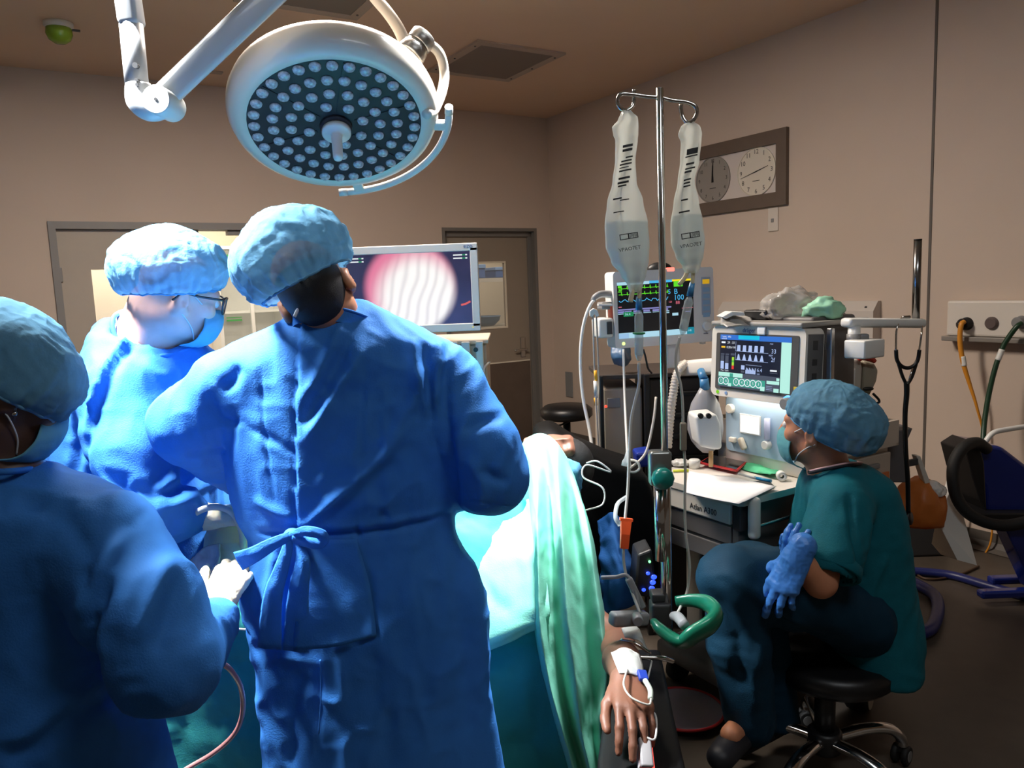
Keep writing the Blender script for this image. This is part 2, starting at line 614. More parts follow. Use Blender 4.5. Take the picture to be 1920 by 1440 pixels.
def rmb():
    return MB(RF)
def wall_with_holes(name, holes, a0, a1, thick):
    """wall in the plane U = WB; holes are (v0, v1, top)"""
    b = rmb().use(M_wall)
    cur = a0
    for v0, v1, top in holes:
        b.span((cur, WB, 0), (v0, WB + thick, HC))
        b.span((v0, WB, top), (v1, WB + thick, HC))
        cur = v1
    b.span((cur, WB, 0), (a1, WB + thick, HC))
    return struct(b.build(name, M_wall))
wall_with_holes('wall_back', [(0.097, 1.90, 2.06), (3.068, 4.062, 2.04)], -4.0, WR, 0.14)
struct(rmb().span((WR, -3.0, 0), (WR + 0.14, WB + 0.14, HC)).build('wall_right', M_wall))
struct(rmb().span((-4.0, -3.0, HC), (WR + 0.14, WB + 0.14, HC + 0.12)).build('ceiling', M_ceil))
b = rmb().use(M_floor); b.span((-4.0, -3.0, -0.1), (WR + 0.14, WB + 2.4, 0))
struct(b.build('floor', M_floor))
# coved skirting and the vertical panel joint of the right wall
M_cove = mat('coved_vinyl', (86, 80, 74), 0.5)
b = MB(RF)
pr = [(WR, 0.10), (WR - 0.006, 0.10), (WR - 0.008, 0.05), (WR - 0.02, 0.02), (WR - 0.05, 0.003), (WR, 0.003)]
b.grid([[(x, y, z) for x, z in pr] for y in (-3.0, WB)], False)
b.add([(x, -3.0, z) for x, z in pr], [tuple(range(6))])
struct(b.build('baseboard_right', M_cove))
b = rmb().span((WR - 0.004, 2.452, 0.05), (WR + 0.001, 2.466, HC))
struct(b.build('trim_1', mat('dark_joint_strip', (88, 80, 74), 0.6)))

# ---- left double door, frame, one closed leaf with a window, the other leaf folded away
b = rmb().use(M_frame)
f0, f1, ft = 0.097, 1.90, 2.06
b.span((f0, WB - 0.015, 0), (f0 + 0.045, WB + 0.15, ft)); b.span((f1 - 0.045, WB - 0.015, 0), (f1, WB + 0.15, ft))
b.span((f0, WB - 0.0155, ft - 0.05), (f1, WB + 0.15, ft))
b.span((1.27, WB + 0.02, ft - 0.085), (1.60, WB + 0.10, ft - 0.049))
struct(b.build('trim_2', M_frame))
dr = rmb().use(M_doorpaint)
l0, l1, dy0, dy1 = 0.142, 1.062, WB + 0.03, WB + 0.075
w0, w1, wz0, wz1 = 0.33, 0.86, 0.86, 1.733
dr.span((l0, dy0, 0.005), (w0, dy1, 2.008)); dr.span((w1, dy0, 0.005), (l1, dy1, 2.008))
dr.span((w0, dy0, 0.005), (w1, dy1, wz0)); dr.span((w0, dy0, wz1), (w1, dy1, 2.008))
dl = struct(dr.build('door_1', M_doorpaint))
h = rmb().use(M_frame)
for z in (1.70, 0.35):
    h.span((l0 - 0.012, dy0 - 0.018, z - 0.05), (l0 + 0.012, dy0 + 0.002, z + 0.05), 0.004)
    h.build('door_hinge', M_frame, dl); h = rmb().use(M_frame)
g = rmb(); g.span((w0 - 0.003, dy0 + 0.018, wz0 - 0.003), (w1 + 0.003, dy0 + 0.026, wz1 + 0.003)); g.build('window_pane', M_glass, dl)
g = rmb().span((l1 - 0.11, dy0 - 0.025, 0.985), (l1 - 0.01, dy0 - 0.001, 1.075), 0.004); g.build('door_lock_plate', M_darkgrey, dl)
dr2 = MB(RF @ Matrix.Translation((1.845, WB + 0.10, 0)) @ Matrix.Rotation(math.radians(-12), 4, 'Z'))
dr2.span((-0.045, 0, 0.005), (0, 0.90, 2.0), 0.003)
struct(dr2.build('door_3', M_doorpaint))

# ---- lit corridor behind the left door
b = rmb().use(M_corr)
b.span((-1.2, WB + 1.95, 0), (2.9, WB + 2.05, 2.6)); struct(b.build('wall_corridor', M_corr))
b = rmb().span((2.65, WB + 0.14, 0), (2.72, WB + 1.95, 2.6)); struct(b.build('wall_corridor_end', M_corr))
b = rmb().span((-1.2, WB + 0.14, 2.6), (4.9, WB + 2.05, 2.68)); struct(b.build('ceiling_corridor', M_corr))

# ---- right door, recessed, with a window onto the store room
b = rmb().use(M_dark_frame)
q0, q1, qt = 3.068, 4.062, 2.04
b.span((q0, WB - 0.004, 0), (q0 + 0.03, WB + 0.13, qt)); b.span((q1 - 0.03, WB - 0.004, 0), (q1, WB + 0.13, qt))
b.span((q0, WB - 0.0045, qt - 0.03), (q1, WB + 0.13, qt))
b.span((q0 + 0.03, WB + 0.05, 0), (q0 + 0.07, WB + 0.13, qt - 0.03)); b.span((q1 - 0.07, WB + 0.05, 0), (q1 - 0.03, WB + 0.13, qt - 0.03))
b.span((q0 + 0.03, WB + 0.05, qt - 0.075), (q1 - 0.03, WB + 0.13, qt - 0.03))
struct(b.build('trim_3', M_dark_frame))
M_door2 = mat('grey_door_paint', (146, 133, 118), 0.55, noise=0.03, nscale=5)
d0, d1, e0, e1 = q0 + 0.07, q1 - 0.07, WB + 0.075, WB + 0.12
x0, x1, z0, z1 = 3.40, 3.745, 1.125, 1.735
b = rmb().use(M_door2)
b.span((d0, e0, 0.005), (x0, e1, 1.965)); b.span((x1, e0, 0.005), (d1, e1, 1.965))
b.span((x0, e0, 0.005), (x1, e1, z0)); b.span((x0, e0, z1), (x1, e1, 1.965))
d2 = struct(b.build('door_2', M_door2))
b = rmb()
b.span((x0 - 0.006, e0 - 0.006, z0 - 0.006), (x0 + 0.010, e0 + 0.001, z1 + 0.006)); b.span((x1 - 0.010, e0 - 0.006, z0 - 0.006), (x1 + 0.006, e0 + 0.001, z1 + 0.006))
b.span((x0 + .01, e0 - 0.006, z1 - 0.010), (x1 - .01, e0 + 0.001, z1 + 0.006)); b.span((x0 + .01, e0 - 0.006, z0 - 0.006), (x1 - .01, e0 + 0.001, z0 + 0.010))
b.build('window_frame', mat('pale_bead', (222, 212, 192), 0.4), d2)
rmb().span((x0, e0 + 0.02, z0), (x1, e0 + 0.026, z1)).build('window_pane', M_glass, d2)
b = rmb(); b.span((d0 + 0.01, e0 - 0.006, 0.02), (d1 - 0.01, e0 - 0.0005, 0.79)); b.build('kick_plate', M_kick, d2)
b = rmb(); b.span((d0 + 0.01, e0 - 0.009, 0.79), (d1 - 0.01, e0 - 0.0005, 0.802)); b.build('kick_plate_edge', mat('pale_bead', (222, 212, 192), 0.4), d2)
b = rmb(); hx = d1 - 0.085
b.span((hx - 0.025, e0 - 0.012, 0.83), (hx + 0.025, e0 - 0.0005, 1.02), 0.004)
hp = b.build('handle_plate', M_steel, d2)
b = rmb(); b.cyl((hx, e0 - 0.01, 0.905), (hx, e0 - 0.06, 0.905), 0.009); b.tube([(hx + 0.02, e0 - 0.055, 0.905), (hx - 0.05, e0 - 0.058, 0.905), (hx - 0.12, e0 - 0.055, 0.902)], 0.009)
b.build('door_handle', M_steel, hp)
# store room behind it: back wall, shelf unit, boxes and a basin
M_store = mat('store_paint', (214, 200, 176), 0.7)
struct(rmb().span((2.72, WB + 1.5, 0), (4.9, WB + 1.58, 2.6)).build('wall_store', M_store))
sh = thing('shelf_unit', 'white wire shelf unit seen through the window of the grey door', 'shelf', RM @ Vector((3.95, WB + 0.75, 0)))
wh = mat('white_wire', (225, 218, 205), 0.4)
for k, (a, c) in enumerate(((3.45, 0.5), (4.55, 0.5), (3.45, 0.95), (4.55, 0.95))):
    rmb().span((a - 0.012, WB + c - 0.012, 0), (a + 0.012, WB + c + 0.012, 2.0)).build('post', wh, sh)
for z in (0.5, 1.10, 1.58):
    b = rmb()
    b.span((3.44, WB + 0.49, z - 0.02), (4.56, WB + 0.50, z + 0.015)); b.span((3.44, WB + 0.95, z - 0.02), (4.56, WB + 0.96, z + 0.015))
    for k in range(30):
        x = 3.46 + 1.09 * k / 29
        b.span((x - 0.003, WB + 0.50, z - 0.004), (x + 0.003, WB + 0.95, z + 0.003))
    b.build('shelf', wh, sh)
M_bluebox = mat('blue_box_card', (70, 98, 150), 0.6, noise=0.15, nscale=9)
for (xa, w, hh, lab) in ((3.53, 0.10, 0.11, 'pale blue box at the left end of the upper wire shelf behind the door window'), (3.70, 0.2, 0.13, 'dark blue storage box on the upper wire shelf, in the middle of the door window'), (4.02, 0.2, 0.10, 'low blue storage box to the right of the dark blue box on the wire shelf')):
    b = rmb(); b.span((xa - w / 2, WB + 0.55, 1.597), (xa + w / 2, WB + 0.85, 1.597 + hh), 0.006)
    o = b.build('storage_box', M_bluebox); _custom(o, lab, 'box', 'blue boxes behind the door window')
    b2 = rmb(); b2.span((xa - w / 2 - .006, WB + 0.545, 1.597 + hh * .75), (xa + w / 2 + .006, WB + 0.855, 1.602 + hh), 0.003); b2.build('lid', mat('pale_blue_lid', (120, 150, 190), 0.5), o)
b = MB(RF @ Matrix.Translation((3.85, WB + 0.7, 1.117)))
b.lathe([(0.10, 0), (0.155, 0.05), (0.165, 0.09), (0.175, 0.095), (0.165, 0.1), (0.15, 0.09), (0.09, 0.015)], None, 28, True)
_custom(b.build('wash_basin', mat('blue_basin', (92, 122, 150), 0.35)), 'round blue grey basin on the lower wire shelf behind the door window', 'basin')

# ---- corridor trolley with green strips (seen through the gap)
tc = thing('supply_rack', 'tall pale rack with glass doors in the lit corridor beyond the door gap', 'rack', RM @ Vector((1.75, WB + 1.5, 0)))
b = rmb().use(M_white)
b.span((1.42, WB + 1.42, 0.0), (2.05, WB + 1.47, 0.1)); b.span((1.42, WB + 1.42, 0.1), (1.45, WB + 1.85, 1.95)); b.span((2.02, WB + 1.42, 0.1), (2.05, WB + 1.85, 1.95))
b.span((1.45, WB + 1.8, 0.1), (2.02, WB + 1.85, 1.95)); b.span((1.42, WB + 1.42, 1.95), (2.05, WB + 1.85, 1.98)); b.span((1.71, WB + 1.41, 0.1), (1.74, WB + 1.45, 1.95))
b.build('body', M_white, tc)
for z in (0.5, 0.95, 1.35):
    rmb().span((1.45, WB + 1.46, z), (2.02, WB + 1.8, z + 0.02)).build('shelf', M_white, tc)
for a, c in ((1.452, 1.708), (1.742, 2.018)):
    rmb().span((a, WB + 1.425, 0.11), (c, WB + 1.43, 1.94)).build('glass_door', mat('tinted_pane', (235, 240, 232), 0.1, alpha=0.12), tc)
b = rmb(); b.span((1.48, WB + 1.405, 1.28), (1.62, WB + 1.412, 1.295)); b.span((1.48, WB + 1.405, 1.31), (1.62, WB + 1.412, 1.318)); b.span((1.46, WB + 1.405, 1.80), (1.60, WB + 1.412, 1.9))
b.build('green_label', mat('green_label', (60, 150, 70), 0.5), tc)

# ---- ceiling panels with screws
M_panel = mat('ceiling_panel_paint', (176, 158, 142), 0.6)
M_pin = mat('ceiling_panel_inset', (128, 116, 106), 0.7)
def cpanel(name, lab, a0, a1, c0, c1):
    t = thing(name, lab, 'ceiling panel', RM @ Vector(((a0 + a1) / 2, (c0 + c1) / 2, HC - 0.02)), 'ceiling panels')
    b = rmb(); fw = 0.06; z0, z1 = HC - 0.014, HC + 0.001
    b.span((a0, c0, z0), (a1, c0 + fw, z1)); b.span((a0, c1 - fw, z0), (a1, c1, z1)); b.span((a0, c0 + fw, z0), (a0 + fw, c1 - fw, z1)); b.span((a1 - fw, c0 + fw, z0), (a1, c1 - fw, z1))
    b.build('frame', M_panel, t)
    b = rmb(); b.span((a0 + fw, c0 + fw, HC - 0.010), (a1 - fw, c1 - fw, HC + 0.001)); b.build('panel', M_pin, t)
    for p, q in ((a0, c0), (a1, c0), (a0, c1), (a1, c1)):
        sx = a0 + 0.03 if p == a0 else a1 - 0.03
        for f in (0.12, 0.5):
            sy = c0 + (c1 - c0) * (f if q == c0 else 1 - f * 0.999)
            b = rmb(); b.cyl((sx, sy, HC - 0.013), (sx, sy, HC - 0.018), 0.007, n=8); b.build('screw', M_darkgrey, t)
cpanel('ceiling_panel', 'square framed ceiling panel to the right of the surgical lamp, near the room corner', 2.51, 3.19, 4.40, 5.15)
cpanel('ceiling_panel', 'square framed ceiling panel cut by the top edge, between the lamp arms', 1.02, 1.70, 3.62, 4.36)
_custom(rmb().span((1.14, 5.74, HC - 0.008), (1.24, 5.80, HC + 0.001), 0.003).build('ceiling_plate', M_panel), 'small flat cover plate on the ceiling left of the surgical lamp', 'cover plate')
# green dome on the ceiling, left
t = thing('ceiling_detector', 'small ceiling detector with a green dome at the upper left', 'detector', RM @ Vector((0.24, 5.12, HC - 0.1)))
b = MB(RF @ Matrix.Translation((0.24, 5.12, HC))); b.lathe([(0.075, 0), (0.075, -0.02), (0.06, -0.035)], None, 24); b.build('base', M_offwhite, t)
b = MB(RF @ Matrix.Translation((0.24, 5.12, HC - 0.03))); b.lathe([(0.065, 0), (0.068, -0.03), (0.055, -0.06), (0.03, -0.078), (0.0, -0.082)], None, 24); b.build('dome', mat('green_dome', (120, 150, 40), 0.25), t)
b = rmb(); b.box((0.31, 5.12, HC - 0.03), (0.07, 0.02, 0.008)); b.build('tab', M_darkgrey, t)

# ================================================================== light and render look
w = bpy.data.worlds.new('world'); SC.world = w; w.use_nodes = True
bg = w.node_tree.nodes['Background']
bg.inputs['Color'].default_value = (1.0, 0.86, 0.74, 1); bg.inputs['Strength'].default_value = 0.075
def light(name, kind, loc, energy, color, target=None, **kw):
    d = bpy.data.lights.new(name, kind); d.energy = energy; d.color = color
    for k, v_ in kw.items(): setattr(d, k, v_)
    o = bpy.data.objects.new(name, d); COL.objects.link(o); o.location = loc
    if target is not None:
        o.rotation_euler = (Vector(target) - Vector(loc)).to_track_quat('-Z', 'Y').to_euler()
    return o
KEY = Vector((-1.50, 1.83, 2.90))
KEY_AIM = Vector((-0.60, 1.95, 1.0))
light('surgical_lamp_light', 'SPOT', KEY, 2250, (0.95, 0.98, 1.0), KEY_AIM, spot_size=math.radians(39), spot_blend=0.6, shadow_soft_size=0.22)
light('drape_fill_spot', 'SPOT', (0.22, 2.78, 2.86), 1400, (0.97, 0.99, 1.0), (-0.38, 2.14, 0.90), spot_size=math.radians(36), spot_blend=0.5, shadow_soft_size=0.16)  # added spot without a lamp head, brightens the drapes and operating field
light('rear_fill_light', 'AREA', (0.9, 0.5, HC - 0.02), 17, (0.92, 0.96, 1.0), (0.9, 0.5, 0), shape='RECTANGLE', size=1.2, size_y=0.5)  # added unseen fill, lifts the surfaces that face the camera
light('overhead_fill_light', 'AREA', (-0.75, 3.2, HC - 0.02), 135, (1.0, 0.88, 0.77), (-0.75, 3.2, 0), shape='RECTANGLE', size=1.2, size_y=0.5)  # added ambient fill above the frame, no fixture; brightens walls and floor
light('corridor_light', 'AREA', RM @ Vector((1.0, WB + 1.0, 2.55)), 60, (1.0, 0.92, 0.78), RM @ Vector((1.0, WB + 1.0, 0)), shape='RECTANGLE', size=2.4, size_y=0.5)
light('store_light', 'AREA', RM @ Vector((3.9, WB + 0.3, 2.5)), 14, (1.0, 0.93, 0.82), RM @ Vector((3.9, WB + 0.8, 1.0)), shape='RECTANGLE', size=1.0, size_y=0.3)
vs = SC.view_settings
vs.view_transform = 'Standard'; vs.look = 'None'; vs.gamma = 1.0; vs.exposure = 0.0; vs.use_curve_mapping = False
SC.cycles.max_bounces = 8
SC.cycles.transparent_max_bounces = 16
SC.cycles.caustics_reflective = False; SC.cycles.caustics_refractive = False
SC.cycles.sample_clamp_indirect = 4.0
# ================================================================== surgical lamps and their arms
M_lampwhite = mat('lamp_enamel', (230, 222, 210), 0.3, coat=0.3)
M_lampface = mat('lamp_dark_glass', (44, 43, 48), 0.4, spec=0.25)
M_lens = mat('lamp_lens', (176, 178, 186), 0.15, noise=0.45, nscale=110, coat=0.6)
M_cream = mat('cream_enamel', (216, 206, 192), 0.4)
def lens_mesh():
    b = MB(); b.lathe([(0.0185, 0.0), (0.0185, 0.002), (0.016, 0.007), (0.010, 0.0105), (0.0, 0.012)], None, 14)
    return b.mesh('lens', M_lens)
LENS = lens_mesh()
def lamp_head(M, label):
    """M: origin in the middle of the face, z the way it shines"""
    t = thing('surgical_lamp', label, 'lamp', M.translation, 'surgical lamps')
    b = MB(M)
    b.lathe([(0.272, 0.0), (0.280, 0.006), (0.300, 0.004), (0.322, -0.012), (0.334, -0.040), (0.334, -0.070), (0.326, -0.095), (0.30, -0.115), (0.18, -0.135), (0.0, -0.14)], None, 64)
    b.build('housing', M_lampwhite, t)
    b = MB(M); b.lathe([(0.0, -0.008), (0.275, -0.008), (0.275, 0.001), (0.0, 0.001)], None, 64, smooth=False)
    for k in range(6):
        a = math.radians(82 + 60 * k)
        c, s_ = math.cos(a), math.sin(a)
        b.box((0, 0, 0), (0.20, 0.010, 0.004), 0.0, Matrix.Translation((c * 0.165, s_ * 0.165, 0.002)) @ Matrix.Rotation(a, 4, 'Z'))
    b.lathe([(0.052, 0.0), (0.05, 0.012), (0.044, 0.014), (0.044, 0.02), (0.035, 0.022)], None, 32)
    b.build('lamp_face', M_lampface, t)
    for n, r, off in ((32, 0.252, 0), (24, 0.196, 0.09), (16, 0.141, 0.1), (8, 0.089, 0.30)):
        for k in range(n):
            a = 2 * PI * k / n + off
            o = bpy.data.objects.new('lens', LENS); COL.objects.link(o)
            o.parent = t; WM[o.name] = WM[t.name]
            R = M.copy(); R.translation = (0, 0, 0)
            o.matrix_local = Matrix.Translation(R @ Vector((r * math.cos(a), r * math.sin(a), 0.0015))) @ R @ Matrix.Rotation(a * 7, 4, 'Z')
    b = MB(M); b.lathe([(0.046, 0.020), (0.046, 0.033), (0.040, 0.036), (0.020, 0.038), (0.0175, 0.045), (0.0155, 0.125), (0.013, 0.133), (0.0, 0.135)], None, 28)
    b.build('handle', mat('sterile_handle', (228, 226, 222), 0.35), t)
    # grip rail along the edge
    b = MB(M)
    arc = [Vector((0.366 * math.cos(a), 0.366 * math.sin(a), -0.02)) for a in np.linspace(math.radians(6), math.radians(-86), 26)]
    b.tube(arc, 0.0125, 10, raw=True)
    for i in (0, -1):
        d = (arc[i] - arc[i + (1 if i == 0 else -1)]).normalized()
        b.cyl(arc[i], arc[i] + d * 0.03, 0.0135, n=12)
    b.build('grip_rail', M_white, t)
    for a in (-3, -79):
        a = math.radians(a); c, s_ = math.cos(a), math.sin(a)
        b = MB(M); b.box((0, 0, 0), (0.06, 0.035, 0.022), 0.005, Matrix.Translation((c * 0.348, s_ * 0.348, -0.022)) @ Matrix.Rotation(a, 4, 'Z'))
        b.build('bracket', M_white, t)
    return t
LC = P(630, 236, 2.56)
hz = Vector((-LC.x, -LC.y, 0)).normalized()
LN = (hz * math.cos(math.radians(59.5)) + Vector((0, 0, -1)) * math.sin(math.radians(59.5))).normalized()
# x axis to the right in the photograph, y up in the face
LX = Vector((0, 0, 1)).cross(-LN).normalized()          # horizontal
if LX.x < 0: LX = -LX
LY = LN.cross(LX)
lampA = lamp_head(frame3(LC, LX, LY, LN), 'round white surgical lamp with a dark lens face and centre handle, switched off')
MLA = frame3(LC, LX, LY, LN)
# joint, yoke and boom of the visible lamp
b = MB()
j0 = MLA @ Vector((0.235, 0.262, -0.045)); j1 = MLA @ Vector((0.262, 0.315, -0.03))
ja, jb = P(768, 104, 2.62), P(797, 66, 2.64)
b.cyl(ja, ja.lerp(jb, 0.45), 0.050, 0.044, 24, 0.004); b.cyl(ja.lerp(jb, 0.45), ja.lerp(jb, 0.52), 0.040, n=24); b.cyl(ja.lerp(jb, 0.52), jb, 0.043, n=24, bevel=0.005)
b.build('joint', M_alu, lampA)
b = MB(); b.tube([P(800, 78, 2.64), P(824, 100, 2.66), P(833, 135, 2.68), P(829, 170, 2.66), P(815, 205, 2.62), P(800, 214, 2.55)], 0.0165, 12)
b.build('yoke', M_cream, lampA)
arm1 = thing('lamp_arm', 'cream curved lamp tube rising from the round surgical lamp to the top edge', 'lamp arm', P(762, 92, 2.64))
b = MB(); b.tube([P(764, 92, 2.645), P(748, 55, 2.66), P(728, 25, 2.68), P(700, -8, 2.72), P(660, -60, 2.78), P(640, -120, 2.82)], 0.02, 12)
b.build('tube', M_cream, arm1)
e = P(640, -120, 2.82)
b = MB(); b.cyl((e.x, e.y, e.z - 0.04), (e.x, e.y, HC), 0.04, n=20); b.lathe([(0.12, 0), (0.12, -0.05), (0.06, -0.09)], Matrix.Translation((e.x, e.y, HC)), 24); b.build('ceiling_mount', M_white, arm1)

# second lamp, above the picture, and its arm with an elbow joint
ELB = P(292, 186, 2.05)
arm2 = thing('lamp_arm', 'white jointed lamp arm with an elbow hanging at the upper left', 'lamp arm', ELB)
M_armwhite = mat('arm_enamel', (214, 216, 218), 0.32, coat=0.2)
p0, p1 = P(258, 172, 2.05), P(246, 46, 2.05)
b = MB(); b.cyl(p0, p1, 0.0285, n=24); b.build('tube', M_armwhite, arm2)
p2 = P(224, -110, 2.05)
b = MB(); pA = P(248, 50, 2.05)
ax = (p2 - pA).normalized()
b.box((0, 0, (p2 - pA).length / 2), (0.052, 0.06, (p2 - pA).length), 0.012, frame(pA, ax, (1, 0, 0)), 3); b.build('upper_tube', M_armwhite, arm2)
b = MB(); b.tube([P(259, 158, 2.05), P(264, 188, 2.05), P(283, 201, 2.05), P(306, 197, 2.05)], [0.031, 0.036, 0.036, 0.033], 16); b.build('elbow', M_armwhite, arm2)
b = MB(); c0 = P(292, 186, 2.0)
b.cyl(c0, c0 + Vector((0, 0.10, 0)), 0.036, n=28, bevel=0.003); b.build('joint_cap', M_white, arm2)
b = MB(); b.cyl(c0 + Vector((0, -0.002, 0)), c0 + Vector((0, 0.01, 0)), 0.004, n=10); b.build('cap_pin', M_darkgrey, arm2)
for qx, qy, r in ((253, 122, 0.007), (255, 149, 0.0045), (256, 158, 0.004)):
    b = MB(); c = P(qx, qy, 2.016); b.cyl(c, c + Vector((0, 0.012, 0)), r, n=10); b.build('screw', M_darkgrey, arm2)
q0_, q1_ = P(303, 186, 2.06), P(700, -195, 2.35)
b = MB(); axx = (q1_ - q0_).normalized()
b.box((0, 0, (q1_ - q0_).length / 2), (0.062, 0.060, (q1_ - q0_).length), 0.014, frame(q0_, axx, (0, 0, 1)), 3, taper=(1.25, 1.1)); b.build('spring_arm', M_armwhite, arm2)
b = MB(); b.cyl((q1_.x, q1_.y, q1_.z - 0.06), (q1_.x, q1_.y, HC), 0.045, n=24); b.lathe([(0.13, 0), (0.13, -0.05), (0.06, -0.08)], Matrix.Translation((q1_.x, q1_.y, HC)), 24)
b.build('ceiling_mount', M_white, arm2)

# ================================================================== screens: helper that draws on a flat panel
def em(name, rgb, s=1.0):
    return mat(name, (8, 8, 8), 0.4, emit=s, ergb=rgb)
class Art:
    """flat shapes on a screen or label; u to the right, v downwards, both 0..1"""
    def __init__(s, M, w, h, mb=None):
        s.M, s.w, s.h, s.mb, s.k = M, w, h, mb or MB(), 0
    def pt(s, u, v, z): return s.M @ Vector(((u - 0.5) * s.w, (0.5 - v) * s.h, z))
    def z(s):
        s.k += 1
        return 0.0003 + 0.00006 * s.k
    def rect(s, u0, v0, u1, v1, m):
        z = s.z(); s.mb.use(m)
        s.mb.add([s.pt(u0, v1, z), s.pt(u1, v1, z), s.pt(u1, v0, z), s.pt(u0, v0, z)], [(0, 1, 2, 3)])
        return s
    def line(s, pts, th, m):
        z = s.z(); s.mb.use(m)
        for (a, b_), (c, d) in zip(pts[:-1], pts[1:]):
            p, q = s.pt(a, b_, z), s.pt(c, d, z)
            n = (q - p)
            if n.length < 1e-7: continue
            n = s.M.to_3x3() @ Vector((0, 0, 1)); t = (q - p).normalized(); o = n.cross(t).normalized() * th / 2; t *= th / 3
            s.mb.add([p - t - o, q + t - o, q + t + o, p - t + o], [(0, 1, 2, 3)])
        return s
    def poly(s, pts, m):
        z = s.z(); s.mb.use(m)
        s.mb.add([s.pt(a, b_, z) for a, b_ in pts], [tuple(range(len(pts)))]); return s
    def disc(s, u, v, r, m, n=20):
        z = s.z(); s.mb.use(m)
        c = s.pt(u, v, z); X = s.M.to_3x3() @ Vector((1, 0, 0)); Y = s.M.to_3x3() @ Vector((0, 1, 0))
        s.mb.add([c + X * (r * math.cos(2 * PI * k / n)) + Y * (r * math.sin(2 * PI * k / n)) for k in range(n)], [tuple(range(n))]); return s
    def text(s, u, v, size, txt, m, align='LEFT', squeeze=1.0):
        z = s.z()
        T = s.M @ Matrix.Translation(((u - 0.5) * s.w, (0.5 - v) * s.h, z))
        text_mesh(txt, size, T, m, s.mb, 0.00004, align, squeeze); return s

# ---- endoscopy monitor
mc = P(764, 543, 3.25)
em_t = thing('endoscopy_monitor', 'large white framed screen showing a bright round endoscope picture, in front of the grey door', 'monitor', (mc.x, mc.y + 0.05, mc.z - 0.19))
Mm = frame3((mc.x, mc.y, mc.z), (1, 0, 0), (0, 0, 1), (0, -1, 0))
b = MB(Mm); b.rounded(0.600, 0.366, 0.012, -0.055, -0.004)
sw, sh_ = 0.535, 0.300
b.box((0, 0.1665, 0.0), (0.600, 0.033, 0.012), 0.003); b.box((0, -0.1665, 0.0), (0.600, 0.033, 0.012), 0.003)
b.box((-0.284, 0, 0.0), (0.032, 0.33, 0.012), 0.003); b.box((0.284, 0, 0.0), (0.032, 0.33, 0.012), 0.003)
b.build('housing', mat('monitor_casing', (226, 224, 220), 0.4), em_t)
m = bpy.data.materials.new('endoscope_picture'); m.use_nodes = True; nt = m.node_tree
N = lambda t: nt.nodes.new(t)
L = nt.links.new
tc_ = N('ShaderNodeTexCoord'); sx = N('ShaderNodeSeparateXYZ')
L(tc_.outputs['Object'], sx.inputs[0])
def mth(op, a, b_=None, c=None):
    n = N('ShaderNodeMath'); n.operation = op
    for i, x in enumerate((a, b_, c)):
        if x is None: continue
        if isinstance(x, (int, float)): n.inputs[i].default_value = x
        else: L(x, n.inputs[i])
    return n.outputs[0]
X_ = sx.outputs['X']; Z_ = sx.outputs['Z']
# the screen object's origin is the middle of its lower edge
cx_, cz_, rad = 0.012, 0.155, 0.196
dx = mth('SUBTRACT', X_, cx_); dz = mth('SUBTRACT', Z_, cz_)
dist = mth('SQRT', mth('ADD', mth('MULTIPLY', dx, dx), mth('MULTIPLY', dz, dz)))
mask = N('ShaderNodeMapRange'); mask.interpolation_type = 'SMOOTHSTEP'
mask.inputs['From Min'].default_value = rad + 0.012; mask.inputs['From Max'].default_value = rad - 0.030
L(dist, mask.inputs['Value'])
pink = N('ShaderNodeMapRange'); pink.interpolation_type = 'SMOOTHSTEP'
pink.inputs['From Min'].default_value = 0.12; pink.inputs['From Max'].default_value = 0.225
L(mth('SQRT', mth('ADD', mth('POWER', mth('SUBTRACT', dx, 0.035), 2.0), mth('POWER', mth('ADD', dz, 0.045), 2.0))), pink.inputs['Value'])
wav = N('ShaderNodeTexWave'); wav.inputs['Scale'].default_value = 7.5; wav.inputs['Distortion'].default_value = 3.0; wav.inputs['Detail'].default_value = 0; wav.inputs['Detail Scale'].default_value = 1.0
wmap = N('ShaderNodeMapping'); wmap.inputs['Rotation'].default_value = (0, math.radians(-16), 0); L(tc_.outputs['Object'], wmap.inputs['Vector']); L(wmap.outputs['Vector'], wav.inputs['Vector'])
mixa = N('ShaderNodeMix'); mixa.data_type = 'RGBA'; mixa.inputs[6].default_value = srgb(250, 246, 240); mixa.inputs[7].default_value = srgb(206, 198, 196)
wm = mth('POWER', wav.outputs['Fac'], 2.2)
L(mth('MULTIPLY', wm, 0.55), mixa.inputs[0])
mixb = N('ShaderNodeMix'); mixb.data_type = 'RGBA'; L(mixa.outputs[2], mixb.inputs[6]); mixb.inputs[7].default_value = srgb(222, 120, 150)
L(pink.outputs[0], mixb.inputs[0])
nz = N('ShaderNodeTexNoise'); nz.inputs['Scale'].default_value = 8
L(tc_.outputs['Object'], nz.inputs['Vector'])
mixd = N('ShaderNodeMix'); mixd.data_type = 'RGBA'; mixd.inputs[6].default_value = srgb(22, 16, 36); mixd.inputs[7].default_value = srgb(58, 50, 88)
L(nz.outputs['Fac'], mixd.inputs[0])
mixc = N('ShaderNodeMix'); mixc.data_type = 'RGBA'; L(mixd.outputs[2], mixc.inputs[6]); L(mixb.outputs[2], mixc.inputs[7]); L(mask.outputs[0], mixc.inputs[0])
bs = nt.nodes['Principled BSDF']; bs.inputs['Base Color'].default_value = (0.01, 0.01, 0.012, 1); bs.inputs['Roughness'].default_value = 0.3
L(mixc.outputs[2], bs.inputs['Emission Color']); bs.inputs['Emission Strength'].default_value = 1.05
b = MB(); b.use(m); b.add([Mm @ Vector(q) for q in ((-sw / 2, -sh_ / 2, 0.001), (sw / 2, -sh_ / 2, 0.001), (sw / 2, sh_ / 2, 0.001), (-sw / 2, sh_ / 2, 0.001))], [(0, 1, 2, 3)])
